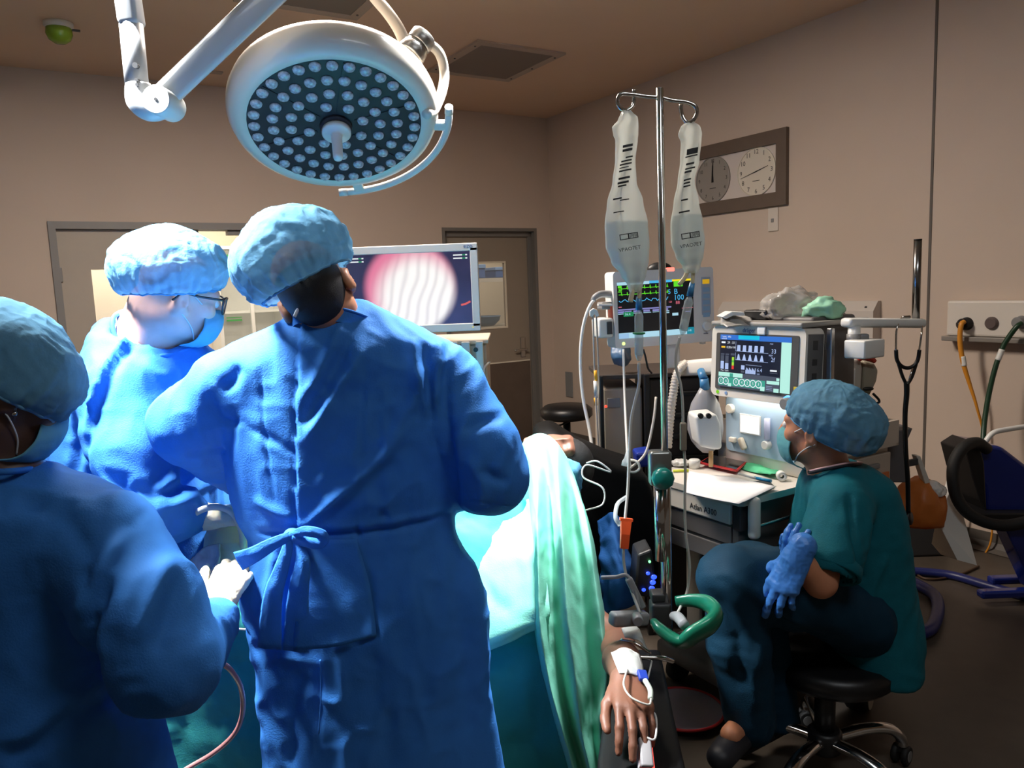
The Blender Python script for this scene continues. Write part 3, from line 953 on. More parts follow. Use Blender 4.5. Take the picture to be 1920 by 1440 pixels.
A = Art(Mm @ Matrix.Translation((0, 0, 0.001)), sw, sh_, b)
e_w, e_g = em('screen_white', (235, 240, 240)), em('screen_dim_green', (40, 140, 90))
for u in (0.06, 0.87):
    for v in (0.04, 0.085):
        A.rect(u, v, u + 0.11, v + 0.018, e_w); A.rect(u + 0.07, v, u + 0.095, v + 0.018, e_g)
A.line([(0.985, 0.70), (0.95, 0.73), (0.92, 0.74)], 0.008, em('screen_red', (215, 90, 80)))
# screen lies upright so its own axes are those of the picture
me = b.mesh('screen', fix=False)
o = link_mesh('screen', me, em_t)
me.transform(Matrix.Translation(-(Vector((mc.x, mc.y, mc.z - 0.15)) - Vector((mc.x, mc.y + 0.05, mc.z - 0.19))))); o.location = Vector((0, -0.05, 0.04))
M_logo = mat('logo_blue', (40, 60, 130), 0.5)
b = MB(); text_mesh('EIZO', 0.017, Mm @ Matrix.Translation((0.262, 0.168, 0.0062)), M_logo, b, 0.0004); b.build('logo', M_logo, em_t)
b = MB(Mm); b.cyl((0.268, -0.167, 0.005), (0.268, -0.167, 0.0075), 0.003, n=10); b.build('power_light', em('led_yellow', (200, 190, 60), 1.2), em_t)

# ---- equipment tower carrying it
ct = thing('equipment_tower', 'pale equipment tower with white boxes under the endoscope screen', 'equipment cart', (mc.x, mc.y + 0.2, 0))
b = MB(); b.span((mc.x - 0.05, mc.y + 0.16, 0.1), (mc.x + 0.05, mc.y + 0.24, mc.z + 0.05), 0.008); b.build('post', M_white, ct)
b = MB(); b.span((mc.x - 0.06, mc.y + 0.055, mc.z - 0.06), (mc.x + 0.06, mc.y + 0.17, mc.z + 0.06), 0.006); b.build('mount', M_grey, ct)
cl = P(856, 637, 3.38); cr = P(912, 637, 3.38)
b = MB(); b.span((mc.x - 0.28, 3.36, 0.12), (cr.x, 3.80, cl.z - 0.02), 0.01); b.span((mc.x - 0.30, 3.34, cl.z - 0.02), (cr.x + 0.01, 3.82, cl.z), 0.005); b.build('cabinet', mat('beige_casing', (196, 182, 164), 0.5), ct)
b = MB(); q = P(873, 641, 3.33); b.span((q.x - 0.018, 3.30, q.z - 0.40), (q.x + 0.018, 3.338, q.z), 0.004); b.build('white_module', M_white, ct)
b = MB(); q = P(851, 641, 3.33); b.span((q.x - 0.02, 3.30, q.z - 0.40), (q.x + 0.016, 3.338, q.z), 0.004); b.build('white_module', M_white, ct)
b = MB(); q = P(897, 640, 3.33); b.span((q.x - 0.012, 3.30, q.z - 0.40), (q.x + 0.02, 3.338, q.z), 0.004); b.build('white_module', M_white, ct)
b = MB(); q = P(892, 656, 3.29); b.cyl(q, q + Vector((0, 0.02, 0)), 0.010, n=14); b.build('knob', M_black, ct)
for sx_ in (-0.27, 0.30):
    for sy in (3.42, 3.75):
        b = MB(); b.cyl((mc.x + sx_ - 0.02, sy, 0.05), (mc.x + sx_ + 0.02, sy, 0.05), 0.05, n=18); b.cyl((mc.x + sx_, sy, 0.08), (mc.x + sx_, sy, 0.125), 0.012); b.build('caster', M_rubber, ct)
b = MB(); b.tube([P(918, 679, 3.36), P(909, 688, 3.30), P(906, 702, 3.28), P(900, 760, 3.3)], 0.005, 8); b.build('cable', M_white, ct)

# ================================================================== things on the right wall
# double clock
cu, cz = 3.87, 2.208
t = thing('wall_clock', 'brown framed wall panel with two round clock dials behind the drip bags', 'clock', RM @ Vector((WR - 0.03, cu, 1.964)))
b = rmb(); M_fr = mat('brown_frame', (98, 84, 74), 0.5, noise=0.06, nscale=12)
U0, U1, z0, z1 = 3.404, 4.335, 1.964, 2.452
fx0, fx1 = WR - 0.03, WR - 0.0005
b.span((fx0, U0, z0), (fx1, U1, z0 + 0.088)); b.span((fx0, U0, z1 - 0.088), (fx1, U1, z1)); b.span((fx0, U0, z0 + 0.088), (fx1, U0 + 0.082, z1 - 0.088)); b.span((fx0, U1 - 0.082, z0 + 0.088), (fx1, U1, z1 - 0.088))
b.build('frame', M_fr, t)
b = rmb(); b.span((WR - 0.008, U0 + 0.08, z0 + 0.085), (WR - 0.001, U1 - 0.08, z1 - 0.085)); b.build('backing_board', mat('pale_board', (206, 196, 190), 0.4), t)
M_ink = mat('black_ink', (22, 22, 24), 0.6)
def dial(u, rad_, facem, hands, nsize, side):
    M = RM @ frame3((WR - 0.008, u, cz), (0, -1, 0), (0, 0, 1), (-1, 0, 0))
    b = MB(M); b.lathe([(0, 0), (rad_, 0), (rad_, 0.010), (rad_ - 0.007, 0.012), (rad_ - 0.009, 0.006), (0, 0.006)], None, 48, smooth=False)
    d = b.build('dial', facem, t)
    nb = MB()
    for k in range(12):
        a = math.radians(90 - 30 * (k + 1))
        text_mesh(str(k + 1), nsize, M @ Matrix.Translation((rad_ * 0.8 * math.cos(a), rad_ * 0.8 * math.sin(a), 0.0062)), M_ink, nb, 0.0003)
    nb.build('numerals', M_ink, d)
    for ang, l, w_ in hands:
        b = MB(M @ Matrix.Rotation(math.radians(90 - ang), 4, 'Z')); b.add([(-0.02, -w_, 0.008), (l, -w_ * 0.35, 0.008), (l, w_ * 0.35, 0.008), (-0.02, w_, 0.008), (-0.02, -w_, 0.009), (l, -w_ * 0.35, 0.009), (l, w_ * 0.35, 0.009), (-0.02, w_, 0.009)], [(0, 3, 2, 1), (4, 5, 6, 7), (0, 1, 5, 4), (1, 2, 6, 5), (2, 3, 7, 6), (3, 0, 4, 7)])
        b.build('hand', M_ink, d)
    b = MB(M); b.span((-0.03, -0.062, 0.006), (0.03, -0.058, 0.0068)); b.build('maker_mark', M_ink, d)
dial(3.662, 0.163, mat('dial_cream', (212, 204, 190), 0.4), ((76, 0.105, 0.004), (257, 0.135, 0.003)), 0.044, 1)
dial(4.055, 0.163, mat('dial_grey', (142, 136, 130), 0.4), ((0, 0.10, 0.010), (2, 0.14, 0.007)), 0.036, 0)
b = rmb(); b.span((WR - 0.010, 3.484, 1.802), (WR - 0.0005, 3.565, 1.955), 0.003); o = b.build('light_switch', mat('switch_plate', (206, 196, 186), 0.4)); _custom(o, 'pale switch plate on the wall below the framed clocks', 'switch')
b = rmb(); b.span((WR - 0.016, 3.515, 1.86), (WR - 0.010, 3.535, 1.885), 0.002); b.build('rocker', M_grey, o)

# long service panel
t = thing('service_panel', 'long grey white wall service panel with black sockets behind the anaesthesia machine', 'wall panel', RM @ Vector((WR - 0.04, 3.33, 1.10)))
M_sp = mat('service_panel_enamel', (196, 188, 180), 0.4)
b = MB(RF); outline = [(WR - 0.0005, 1.10), (WR - 0.0005, 1.337), (WR - 0.03, 1.337), (WR - 0.075, 1.28), (WR - 0.075, 1.115), (WR - 0.06, 1.10)]
n = len(outline)
vs_ = [(x, 2.742, z) for x, z in outline] + [(x, 3.95, z) for x, z in outline]
b.add(vs_, [tuple(range(n)), tuple(reversed(range(n, 2 * n)))] + [(i, n + i, n + (i + 1) % n, (i + 1) % n) for i in range(n)])
b.build('body', M_sp, t)
for u in (3.16, 3.06, 2.96, 3.35, 3.5, 3.65):
    b = rmb(); b.span((WR - 0.080, u - 0.036, 1.205), (WR - 0.0745, u + 0.036, 1.268), 0.003); b.build('socket', M_black, t)
for z in (1.30, 1.12):
    b = rmb(); b.cyl((WR - 0.062, 2.80, z), (WR - 0.056 if z > 1.2 else WR - 0.08, 2.80, z), 0.008, n=10); b.build('screw', M_darkgrey, t)

# gas outlet panel with hoses
t = thing('gas_outlet_panel', 'white wall panel with round gas outlets at the right edge', 'wall panel', RM @ Vector((WR - 0.04, 1.9, 1.12)))
b = rmb(); b.span((WR - 0.07, 1.35, 1.15), (WR - 0.0005, 2.318, 1.338), 0.012); b.build('body', mat('gas_panel_enamel', (214, 206, 196), 0.4), t)
b = rmb(); b.span((WR - 0.10, 1.35, 1.125), (WR - 0.0005, 2.326, 1.150), 0.004); b.build('lower_ledge', mat('panel_ledge', (128, 122, 115), 0.4), t)
def outlet(px, py, r, m, name, ln=0.03):
    q = room(on_right(px, py, 0.07)); b = rmb(); b.lathe([(r * 1.15, 0), (r * 1.15, 0.006), (r, 0.01), (r, ln - 0.004), (r * 0.85, ln)], frame((WR - 0.069, q.y, q.z), (-1, 0, 0)), 24)
    b.build(name, m, t); return q
qa = outlet(1813, 607, 0.030, M_black, 'gas_socket', 0.05)
b = rmb(); b.cyl((WR - 0.10, qa.y, qa.z), (WR - 0.125, qa.y + 0.02, qa.z - 0.005), 0.016, n=14); b.build('hose_connector', M_black, t)
qb = outlet(1860, 606, 0.029, mat('outlet_smoked', (96, 84, 82), 0.25), 'gas_socket', 0.02)
qc = outlet(1916, 604, 0.028, M_grey, 'gas_socket', 0.05)
def wp(px, py, off): return on_right(px, py, off)
b = MB(); b.tube([wp(1808, 603, 0.12), wp(1802, 610, 0.14), wp(1800, 640, 0.14), wp(1806, 680, 0.13), wp(1818, 720, 0.11), wp(1832, 765, 0.09), wp(1846, 830, 0.05), wp(1860, 1000, 0.04), wp(1830, 1060, 0.06)], [0.0125] * 4 + [0.010, 0.007, 0.006, 0.005, 0.005], 10)
o = b.build('gas_hose', mat('orange_hose', (214, 140, 40), 0.45)); _custom(o, 'orange gas hose hanging from the black outlet on the wall panel', 'hose')
b = MB(); b.tube([wp(1805, 668, 0.133), wp(1808, 686, 0.128)], 0.0135, 10); b.build('white_sleeve', M_white, o)
b = MB(); b.tube([wp(1916, 606, 0.13), wp(1907, 612, 0.15), wp(1893, 630, 0.16), wp(1880, 652, 0.17), wp(1866, 690, 0.19), wp(1854, 740, 0.21), wp(1846, 790, 0.24), wp(1843, 832, 0.28)], 0.0125, 10)
o = b.build('gas_hose', mat('dark_green_hose', (22, 58, 36), 0.4)); _custom(o, 'dark green gas hose curving from the wall panel down to the blue unit', 'hose')
b = MB(); b.tube([wp(1879, 655, 0.171), wp(1871, 675, 0.182)], 0.0138, 10); b.build('white_sleeve', M_white, o)
b = rmb(); q = room(on_right(1818, 893)); b.span((WR - 0.02, q.y - 0.11, q.z - 0.04), (WR - 0.0005, q.y + 0.05, q.z + 0.04), 0.004); o = b.build('wall_socket', M_offwhite); _custom(o, 'low double wall socket beside the blue unit', 'socket')
b = MB(); b.tube([wp(1830, 880, 0.02), wp(1815, 915, 0.05), wp(1806, 960, 0.05), wp(1800, 1050, 0.05)], 0.005, 8); o2 = b.build('power_cord', mat('dark_red_cord', (74, 34, 28), 0.5)); _custom(o2, 'dark red cord hanging from the low wall socket', 'cord')

b = rmb(); q = room(on_back(1000, 740)); b.span((WR - 0.010, WB - 0.30, 0.44), (WR - 0.0005, WB - 0.19, 0.68), 0.003); o = b.build('return_air_grille', M_grey); _custom(o, 'small grey grille on the wall near the corner, above the black stool', 'grille')
# ================================================================== right-hand side: blue unit, trolley, post with stethoscope, stools
M_blue_shell = mat('dark_blue_shell', (22, 40, 120), 0.22, coat=0.5)
d_ = 3.25
t = thing('warming_unit', 'dark blue unit with a black hose on a stand at the right edge', 'medical unit', P(1880, 985, d_))
b = MB()
def pr(pts, d0, d1, bm=None):
    """solid whose front outline is measured at distance d0 and whose back lies d1 - d0 further away"""
    f = [P(x, y, d0) for x, y in pts]; k = [p + Vector((0, d1 - d0, 0)) for p in f]
    n = len(f)
    return f + k, [tuple(range(n)), tuple(reversed(range(n, 2 * n)))] + [(i, n + i, n + (i + 1) % n, (i + 1) % n) for i in range(n)]
def solid(pts, d0, d1, bevel=0.006, seg=2):
    vs_, fs = pr(pts, d0, d1)
    bm = bmesh.new(); vv = [bm.verts.new(v) for v in vs_]
    for f in fs: bm.faces.new([vv[i] for i in f])
    bmesh.ops.recalc_face_normals(bm, faces=bm.faces[:])
    if bevel: bmesh.ops.bevel(bm, geom=bm.edges[:], offset=bevel, segments=seg, affect='EDGES', profile=0.5)
    return bm
b.bmadd(solid([(1812, 850), (1836, 832), (1880, 838), (1935, 880), (1960, 940), (1960, 962), (1852, 962), (1846, 915)], d_, d_ + 0.2, 0.015, 3)); b.build('casing', M_blue_shell, t)
b = MB(); b.bmadd(solid([(1811, 846), (1836, 830), (1846, 868), (1851, 962), (1838, 940), (1822, 890)], d_ - 0.012, d_ + 0.19, 0.006)); b.build('side_panel', M_black, t)
b = MB(); b.bmadd(solid([(1836, 963), (1960, 963), (1970, 988), (1842, 986), (1836, 978)], d_ - 0.06, d_ + 0.22, 0.006)); b.build('tray', M_black, t)
b = MB(); b.bmadd(solid([(1884, 988), (1925, 988), (1975, 1110), (1940, 1110)], d_ + 0.02, d_ + 0.12, 0.006)); b.build('leg', M_blue_shell, t)
b = MB(); b.tube([P(1850, 842, 3.22), P(1832, 830, 3.18), P(1808, 838, 3.14), P(1790, 865, 3.12), P(1787, 900, 3.1), P(1795, 935, 3.08), P(1815, 962, 3.06), P(1850, 980, 3.04), P(1890, 985, 3.03), P(1940, 975, 3.03)], 0.024, 14, 10); b.build('air_hose', M_rubber, t)
b = MB(); b.tube([P(1845, 832, 3.2), P(1862, 812, 3.2), P(1890, 805, 3.22), P(1935, 798, 3.25)], 0.011, 10); o = b.build('white_tube', M_white); _custom(o, 'white tube arching over the top of the blue unit at the right edge', 'tube')
for x, yy in ((1898, 3.3), (1960, 3.45)):
    b = MB(); q = PZ(x, 1130, 0.0); b.span((q.x - 0.16, yy - 0.03, 0.035), (q.x + 0.25, yy + 0.02, 0.07), 0.01); b.build('base_bar', M_blue_shell, t)
# dark blue hoses lying on the floor
b = MB(); b.tube([PZ(1700, 1085, 0.03), PZ(1755, 1120, 0.03), PZ(1748, 1175, 0.03), PZ(1700, 1190, 0.03), PZ(1640, 1180, 0.03)], 0.026, 12, 12); o = b.build('floor_hose', mat('navy_hose', (24, 34, 96), 0.4)); _custom(o, 'thick dark blue hose curling on the floor behind the seated person', 'hose')
b = MB(); b.tube([PZ(1700, 1070, 0.02), PZ(1780, 1078, 0.02), PZ(1850, 1098, 0.02), PZ(1960, 1130, 0.02)], 0.022, 10); o = b.build('floor_hose', mat('navy_hose', (24, 34, 96), 0.4)); _custom(o, 'dark blue hose lying along the foot of the wall at the right', 'hose')
b = MB(); b.tube([PZ(1700, 1060, 0.008), PZ(1735, 1085, 0.008), PZ(1790, 1080, 0.008), PZ(1835, 1062, 0.008)], 0.006, 8); o = b.build('power_cord', mat('brown_cord', (70, 50, 34), 0.5)); _custom(o, 'thin brown cord lying on the floor below the orange bag', 'cord')

# ---- trolley with a tray top behind the seated person
t = thing('supply_trolley', 'pale trolley with an open tray top and drawers behind the seated person', 'trolley', P(1640, 1100, 3.0) * 1)
t.location.z = 0; WM[t.name] = Matrix.Translation((t.location.x, t.location.y, 0))
MT = RM @ Matrix.Translation(room(PZ(1615, 790, 0.92)) * 1)
tq = room(P(1686, 787, 2.95)); tz = tq.z
MT = RF
M_troll = mat('trolley_enamel', (200, 188, 174), 0.45)
b = MB(MT); u0, u1, v0, v1 = tq.y, tq.y + 0.55, tq.x - 0.02, tq.x + 0.42
v1 = tq.x; v0 = v1 - 0.46; z1 = tz
b.span((v0, u0, z1 - 0.10), (v1, u1, z1 - 0.09)); b.span((v0, u0, z1 - 0.1), (v0 + 0.012, u1, z1)); b.span((v1 - 0.012, u0, z1 - 0.1), (v1, u1, z1)); b.span((v0 + .012, u0, z1 - 0.1), (v1 - .012, u0 + 0.012, z1)); b.span((v0 + .012, u1 - 0.012, z1 - 0.1), (v1 - .012, u1, z1))
b.build('tray_top', M_troll, t)
b = MB(MT); b.span((v0 + 0.02, u0 + 0.03, 0.14), (v1 - 0.02, u1 - 0.02, z1 - 0.10), 0.006); b.build('body', M_troll, t)
for k in range(4):
    zt = z1 - 0.125 - 0.16 * k
    b = MB(MT); b.span((v0 + 0.03, u0 + 0.012, zt - 0.145), (v1 - 0.03, u0 + 0.031, zt), 0.004); dd = b.build('drawer', mat('drawer_front', (186, 174, 160), 0.45), t)
    b = MB(MT); b.span((v0 + 0.12, u0 - 0.004, zt - 0.05), (v1 - 0.12, u0 + 0.013, zt - 0.03), 0.004); b.build('drawer_handle', M_grey, dd)
b = MB(MT); b.span((v1 - 0.12, u0 + 0.004, z1 - 0.26), (v1 - 0.05, u0 + 0.0115, z1 - 0.20)); b.build('label_sticker', mat('orange_sticker', (206, 110, 50), 0.5), t)
b = MB(MT); b.span((v0 - 0.03, u0 - 0.02, z1 - 0.36), (v0 + 0.019, u0 + 0.5, z1 - 0.33), 0.003); b.build('side_rail', M_darkgrey, t)
for a, c in ((v0 + 0.06, u0 + 0.06), (v1 - 0.06, u0 + 0.06), (v0 + 0.06, u1 - 0.06), (v1 - 0.06, u1 - 0.06)):
    b = MB(MT); b.cyl((a - 0.015, c, 0.05), (a + 0.015, c, 0.05), 0.05, n=16); b.cyl((a, c, 0.09), (a, c, 0.145), 0.012); b.build('caster', M_rubber, t)
# crumpled green cloth in the tray
def crumple(name, M, r, seed, m, n=18, amp=0.35, **kw):
    bm = bmesh.new(); bmesh.ops.create_icosphere(bm, subdivisions=4, radius=1.0)
    co = np.array([v.co[:] for v in bm.verts])
    f = 1 + amp * (0.7 * ridged(co, 1.6, seed) + 0.4 * vnoise(co, 3.5, seed + 1) + 0.2 * ridged(co, 7, seed + 2)) - amp * 0.3
    co = co * f[:, None] * np.array(r)
    for v, c in zip(bm.verts, co):
        v.co = c
        if v.co.z < -r[2] * 0.55: v.co.z = -r[2] * 0.55
    b = MB(M); b.bmadd(bm, True); o = b.build(name, m, **kw)
    return o
o = crumple('folded_cloth', MT @ Matrix.Translation((v1 - 0.15, u0 + 0.15, z1 - 0.02)), (0.12, 0.12, 0.09), 5, mat('teal_cloth', (30, 104, 92), 0.8)); _custom(o, 'crumpled dark green cloth in the open tray of the trolley', 'cloth')
o = crumple('glove_packet', MT @ Matrix.Translation((v1 - 0.09, u0 + 0.36, z1 - 0.05)), (0.08, 0.10, 0.06), 9, mat('dark_bag', (70, 60, 50), 0.6)); _custom(o, 'small dark crumpled packet in the trolley tray, right of the green cloth', 'packet')
# white leaf-shaped holder right of the trolley
t2 = thing('sharps_holder', 'grey bin holder with a pale bracket on the right side of the trolley', 'bin holder', P(1690, 940, 3.15))
b = MB(); b.bmadd(solid([(1662, 812), (1712, 803), (1700, 830), (1700, 905), (1664, 905)], 3.02, 3.14, 0.004)); b.build('bin', mat('grey_bin', (98, 96, 98), 0.5), t2)
b = MB(); b.bmadd(solid([(1718, 855), (1726, 855), (1745, 905), (1735, 908)], 3.05, 3.09, 0.003)); b.build('bracket', M_offwhite, t2)
b = MB(); b.bmadd(solid([(1655, 872), (1722, 860), (1722, 872), (1655, 885)], 3.045, 3.06, 0.002)); b.build('rail', M_darkgrey, t2)
# orange bag, white cardboard, grey box below
o = crumple('waste_bag', Matrix.Translation(P(1722, 952, 3.1)), (0.105, 0.10, 0.125), 21, mat('orange_bag', (214, 128, 58), 0.45, translucent=0.3), amp=0.12); _custom(o, 'crumpled orange waste bag hanging behind the seated person', 'bag')
o2 = crumple('bag_collar', Matrix.Translation(P(1748, 918, 3.08)), (0.05, 0.05, 0.035), 23, M_white, amp=0.2, parent=o)
t3 = thing('folded_carton', 'white folded cardboard sheet leaning in front of the wall, beside the orange bag', 'carton', P(1800, 1062, 3.1))
def sheet_solid(pts3, thick, nrm):
    n = len(pts3); nrm = Vector(nrm) * thick
    return list(pts3) + [p + nrm for p in pts3], [tuple(range(n)), tuple(reversed(range(n, 2 * n)))] + [(i, n + i, n + (i + 1) % n, (i + 1) % n) for i in range(n)]
b = MB(); b.add(*sheet_solid([P(1776, 902, 3.2), P(1789, 905, 3.18), P(1832, 1060, 3.02), P(1795, 1050, 3.02), P(1757, 975, 3.06)], 0.006, (0, 1, 0))); b.build('flap', M_white, t3)
b = MB(); b.add(*sheet_solid([P(1757, 975, 3.06), P(1795, 1050, 3.02), P(1765, 1040, 3.16), P(1748, 1020, 3.2)], 0.006, (0, 1, 0))); b.build('flap', M_offwhite, t3)
b = MB(); q = PZ(1740, 1045, 0.001); b.box((q.x, q.y + 0.12, 0.12), (0.24, 0.22, 0.236), 0.01); o = b.build('waste_bin', M_darkgrey); _custom(o, 'low dark grey bin on the floor below the orange bag', 'bin')
b = MB(); b.box((q.x, q.y + 0.12, 0.25), (0.25, 0.23, 0.026), 0.008); b.build('lid', mat('pale_lid', (176, 170, 172), 0.4), o)

# ---- beige device with a red handle standing on the trolley
t = thing('portable_suction_unit', 'beige portable unit with a red handle on top, in front of the wall panel', 'medical unit', P(1618, 762, 3.05))
dd0 = 2.98
b = MB(); b.bmadd(solid([(1588, 690), (1592, 674), (1614, 670), (1618, 690), (1614, 752), (1586, 752)], dd0, dd0 + 0.12, 0.012, 3)); b.build('casing', mat('unit_casing', (202, 194, 182), 0.45), t)
b = MB(); b.bmadd(solid([(1619, 676), (1640, 680), (1648, 694), (1645, 715), (1632, 742), (1616, 752)], dd0 + 0.01, dd0 + 0.1, 0.012, 3)); b.build('front_shell', mat('unit_shell', (168, 160, 142), 0.5), t)
b = MB(); b.tube([P(1610, 675, dd0 - 0.02), P(1618, 669, dd0 - 0.02), P(1630, 671, dd0 - 0.02), P(1641, 678, dd0 - 0.02)], [0.008, 0.014, 0.015, 0.008], 12); b.build('red_handle', mat('red_plastic', (196, 58, 40), 0.4), t)
b = MB(); b.ball(P(1628, 729, dd0 + 0.0), (0.022, 0.012, 0.008), 12); b.build('latch', M_black, t)
b = MB(); b.bmadd(solid([(1588, 694), (1604, 692), (1602, 728), (1587, 730)], dd0 - 0.004, dd0, 0)); b.build('label', M_white, t)
b = MB(); b.tube([P(1612, 760, dd0), P(1644, 756, dd0), P(1648, 750, dd0), P(1637, 738, dd0)], 0.005, 8, 4); b.build('stand', M_black, t)

# ---- black stool by the corner
q = P(1062, 770, 5.0)
st = thing('stool', 'black round stool standing by the grey door, in the corner', 'stool', (q.x, q.y, 0))
b = MB(Matrix.Translation((q.x, q.y, 0))); r_ = 0.172
b.lathe([(0, q.z - 0.05), (r_ - 0.02, q.z - 0.05), (r_, q.z - 0.03), (r_, q.z + 0.01), (r_ - 0.03, q.z + 0.035), (0, q.z + 0.04)], None, 36); b.build('seat', mat('black_vinyl', (14, 14, 16), 0.4), st)
b = MB(Matrix.Translation((q.x, q.y, 0))); b.cyl((0, 0, 0.1), (0, 0, q.z - 0.05), 0.025); b.build('column', M_black, st)
b = MB(Matrix.Translation((q.x, q.y, 0))); b.tube([(0.03, -0.03, q.z - 0.06), (-0.06, -0.07, q.z - 0.085), (-0.13, -0.06, q.z - 0.075)], 0.006, 8); b.build('lever', M_black, st)
for k in range(5):
    a = 2 * PI * k / 5 + 0.4
    b = MB(Matrix.Translation((q.x, q.y, 0)) @ Matrix.Rotation(a, 4, 'Z')); b.tube([(0, 0, 0.12), (0.15, 0, 0.10), (0.26, 0, 0.075)], 0.018, 10); lg = b.build('leg', M_black, st)
    b = MB(Matrix.Translation((q.x, q.y, 0)) @ Matrix.Rotation(a, 4, 'Z')); b.cyl((0.26, -0.018, 0.03), (0.26, 0.018, 0.03), 0.03, n=16); b.build('caster', M_rubber, lg)
# ================================================================== people: shared builders
def NP(px, py, d):
    return np.array(P(px, py, d)[:], float)
def cloth_mat(name, rgb, bump=0.25, trans=0.18, rough=0.75, noise=0.05):
    return mat(name, rgb, rough, noise=noise, nscale=30, bump=bump, bscale=260, translucent=trans, spec=0.22, sheen=0.0)
M_gown = cloth_mat('blue_gown_cloth', (58, 128, 210))
M_scrub = cloth_mat('teal_scrub_cloth', (12, 98, 112), trans=0.05)
M_trouser = cloth_mat('teal_trouser_cloth', (6, 46, 66), trans=0.03)
M_navy = cloth_mat('navy_scrub_cloth', (24, 40, 84), trans=0.03)
M_cap = mat('blue_cap_fleece', (98, 150, 180), 0.8, noise=0.10, nscale=45, bump=0.35, bscale=150, translucent=0.22, alpha=0.90, spec=0.2)
M_capband = mat('cap_band', (110, 168, 204), 0.8, bump=0.3, bscale=90, translucent=0.2)
M_mask = mat('mask_fleece', (112, 186, 216), 0.8, bump=0.15, bscale=200, translucent=0.2)
M_strap = mat('white_elastic', (224, 228, 230), 0.7)
M_skin = mat('light_skin', (222, 172, 154), 0.5, noise=0.06, nscale=25, bump=0.06, bscale=300, sss=0.12)
M_skin2 = mat('tan_skin', (196, 132, 98), 0.5, noise=0.07, nscale=25, bump=0.06, bscale=300, sss=0.1)
M_skin3 = mat('dark_skin', (98, 72, 62), 0.45, noise=0.08, nscale=25, bump=0.06, bscale=300, sss=0.05)
M_skin4 = mat('brown_skin', (128, 84, 64), 0.5, noise=0.08, nscale=25, bump=0.1, bscale=220, sss=0.08)
M_hair = mat('black_hair', (20, 16, 14), 0.55, noise=0.3, nscale=60, bump=0.8, bscale=220, stretch=(6, 6, 1))
M_glove = mat('cream_glove', (236, 222, 190), 0.4, bump=0.1, bscale=140, sss=0.05)
M_nitrile = mat('blue_glove', (64, 124, 200), 0.4, noise=0.06, nscale=40, bump=0.12, bscale=140)
M_shoe = mat('dark_clog', (24, 26, 34), 0.5)
M_eye = mat('eye_white', (225, 220, 214), 0.2)
M_iris = mat('iris', (48, 32, 22), 0.2)

def head_frame(c, face, up=(0, 0, 1)):
    """head axes: x to the person's right, y where the face points, z up"""
    y = Vector(face).normalized(); z = Vector(up); x = y.cross(z).normalized(); z = x.cross(y).normalized()
    return frame3(c, x, y, z)
def add_head(F, M, s=1.0):
    R = np.array(M.to_3x3())
    T = lambda x, y, z: np.array((M @ Vector((x * s, y * s, z * s)))[:])
    r = lambda *a: tuple(q * s for q in a)
    F.ell(T(0, -0.012, 0.036), r(0.077, 0.098, 0.086), 0.02, R)
    F.ell(T(0, 0.034, -0.035), r(0.060, 0.062, 0.078), 0.03 * s, R)
    F.cone(T(-0.045, 0.0, -0.06), T(-0.014, 0.068, -0.094), 0.024 * s, 0.020 * s, 0.03 * s)
    F.cone(T(0.045, 0.0, -0.06), T(0.014, 0.068, -0.094), 0.024 * s, 0.020 * s, 0.03 * s)
    F.ell(T(0, 0.078, -0.094), r(0.022, 0.018, 0.018), 0.02 * s, R)
    F.cone(T(-0.038, 0.078, 0.022), T(0.038, 0.078, 0.022), 0.014 * s, 0.014 * s, 0.02 * s)
    for q in (-1, 1):
        F.ell(T(q * 0.042, 0.062, -0.024), r(0.024, 0.024, 0.024), 0.02 * s, R)
        F.ell(T(q * 0.033, 0.104, 0.002), r(0.017, 0.016, 0.011), 0.012 * s, R, cut=True)
    F.cone(T(0, 0.094, 0.012), T(0, 0.112, -0.028), 0.009 * s, 0.0125 * s, 0.014 * s)
    for q in (-1, 1):
        F.ell(T(q * 0.012, 0.102, -0.033), r(0.0095, 0.011, 0.008), 0.008 * s, R)
    F.cone(T(-0.018, 0.090, -0.056), T(0.018, 0.090, -0.056), 0.007 * s, 0.007 * s, 0.008 * s)
    F.cone(T(-0.015, 0.088, -0.068), T(0.015, 0.088, -0.068), 0.0075 * s, 0.0075 * s, 0.008 * s)
    for q in (-1, 1):
        a = 0.35 * q
        E = np.array((M.to_3x3() @ Matrix.Rotation(-a, 3, 'Z') @ Matrix.Rotation(math.radians(-14), 3, 'X')))
        F.ell(T(q * 0.083, -0.012, -0.012), r(0.012, 0.020, 0.033), 0.005 * s, E)
        F.ell(T(q * 0.095, -0.006, -0.006), r(0.007, 0.011, 0.019), 0.005 * s, E, cut=True)
        F.ell(T(q * 0.079, 0.002, -0.036), r(0.008, 0.009, 0.010), 0.006 * s, E)
def add_eyes(M, root, s=1.0):
    for q in (-1, 1):
        b = MB(M); b.use(M_eye); b.ball((q * 0.033 * s, 0.0835 * s, 0.002 * s), 0.0125 * s, 16)
        b.use(M_iris); b.ball((q * 0.033 * s, 0.0925 * s, 0.002 * s), (0.0058 * s, 0.004 * s, 0.0058 * s), 12)
        b.build('eye', None, root)
def body_mesh(F, m, name, root, smooth=1):
    v, q = F.mesh()
    v = relax(v, q, smooth, 0.4)
    return link_mesh(name, np_mesh(name, v, q, m), root)
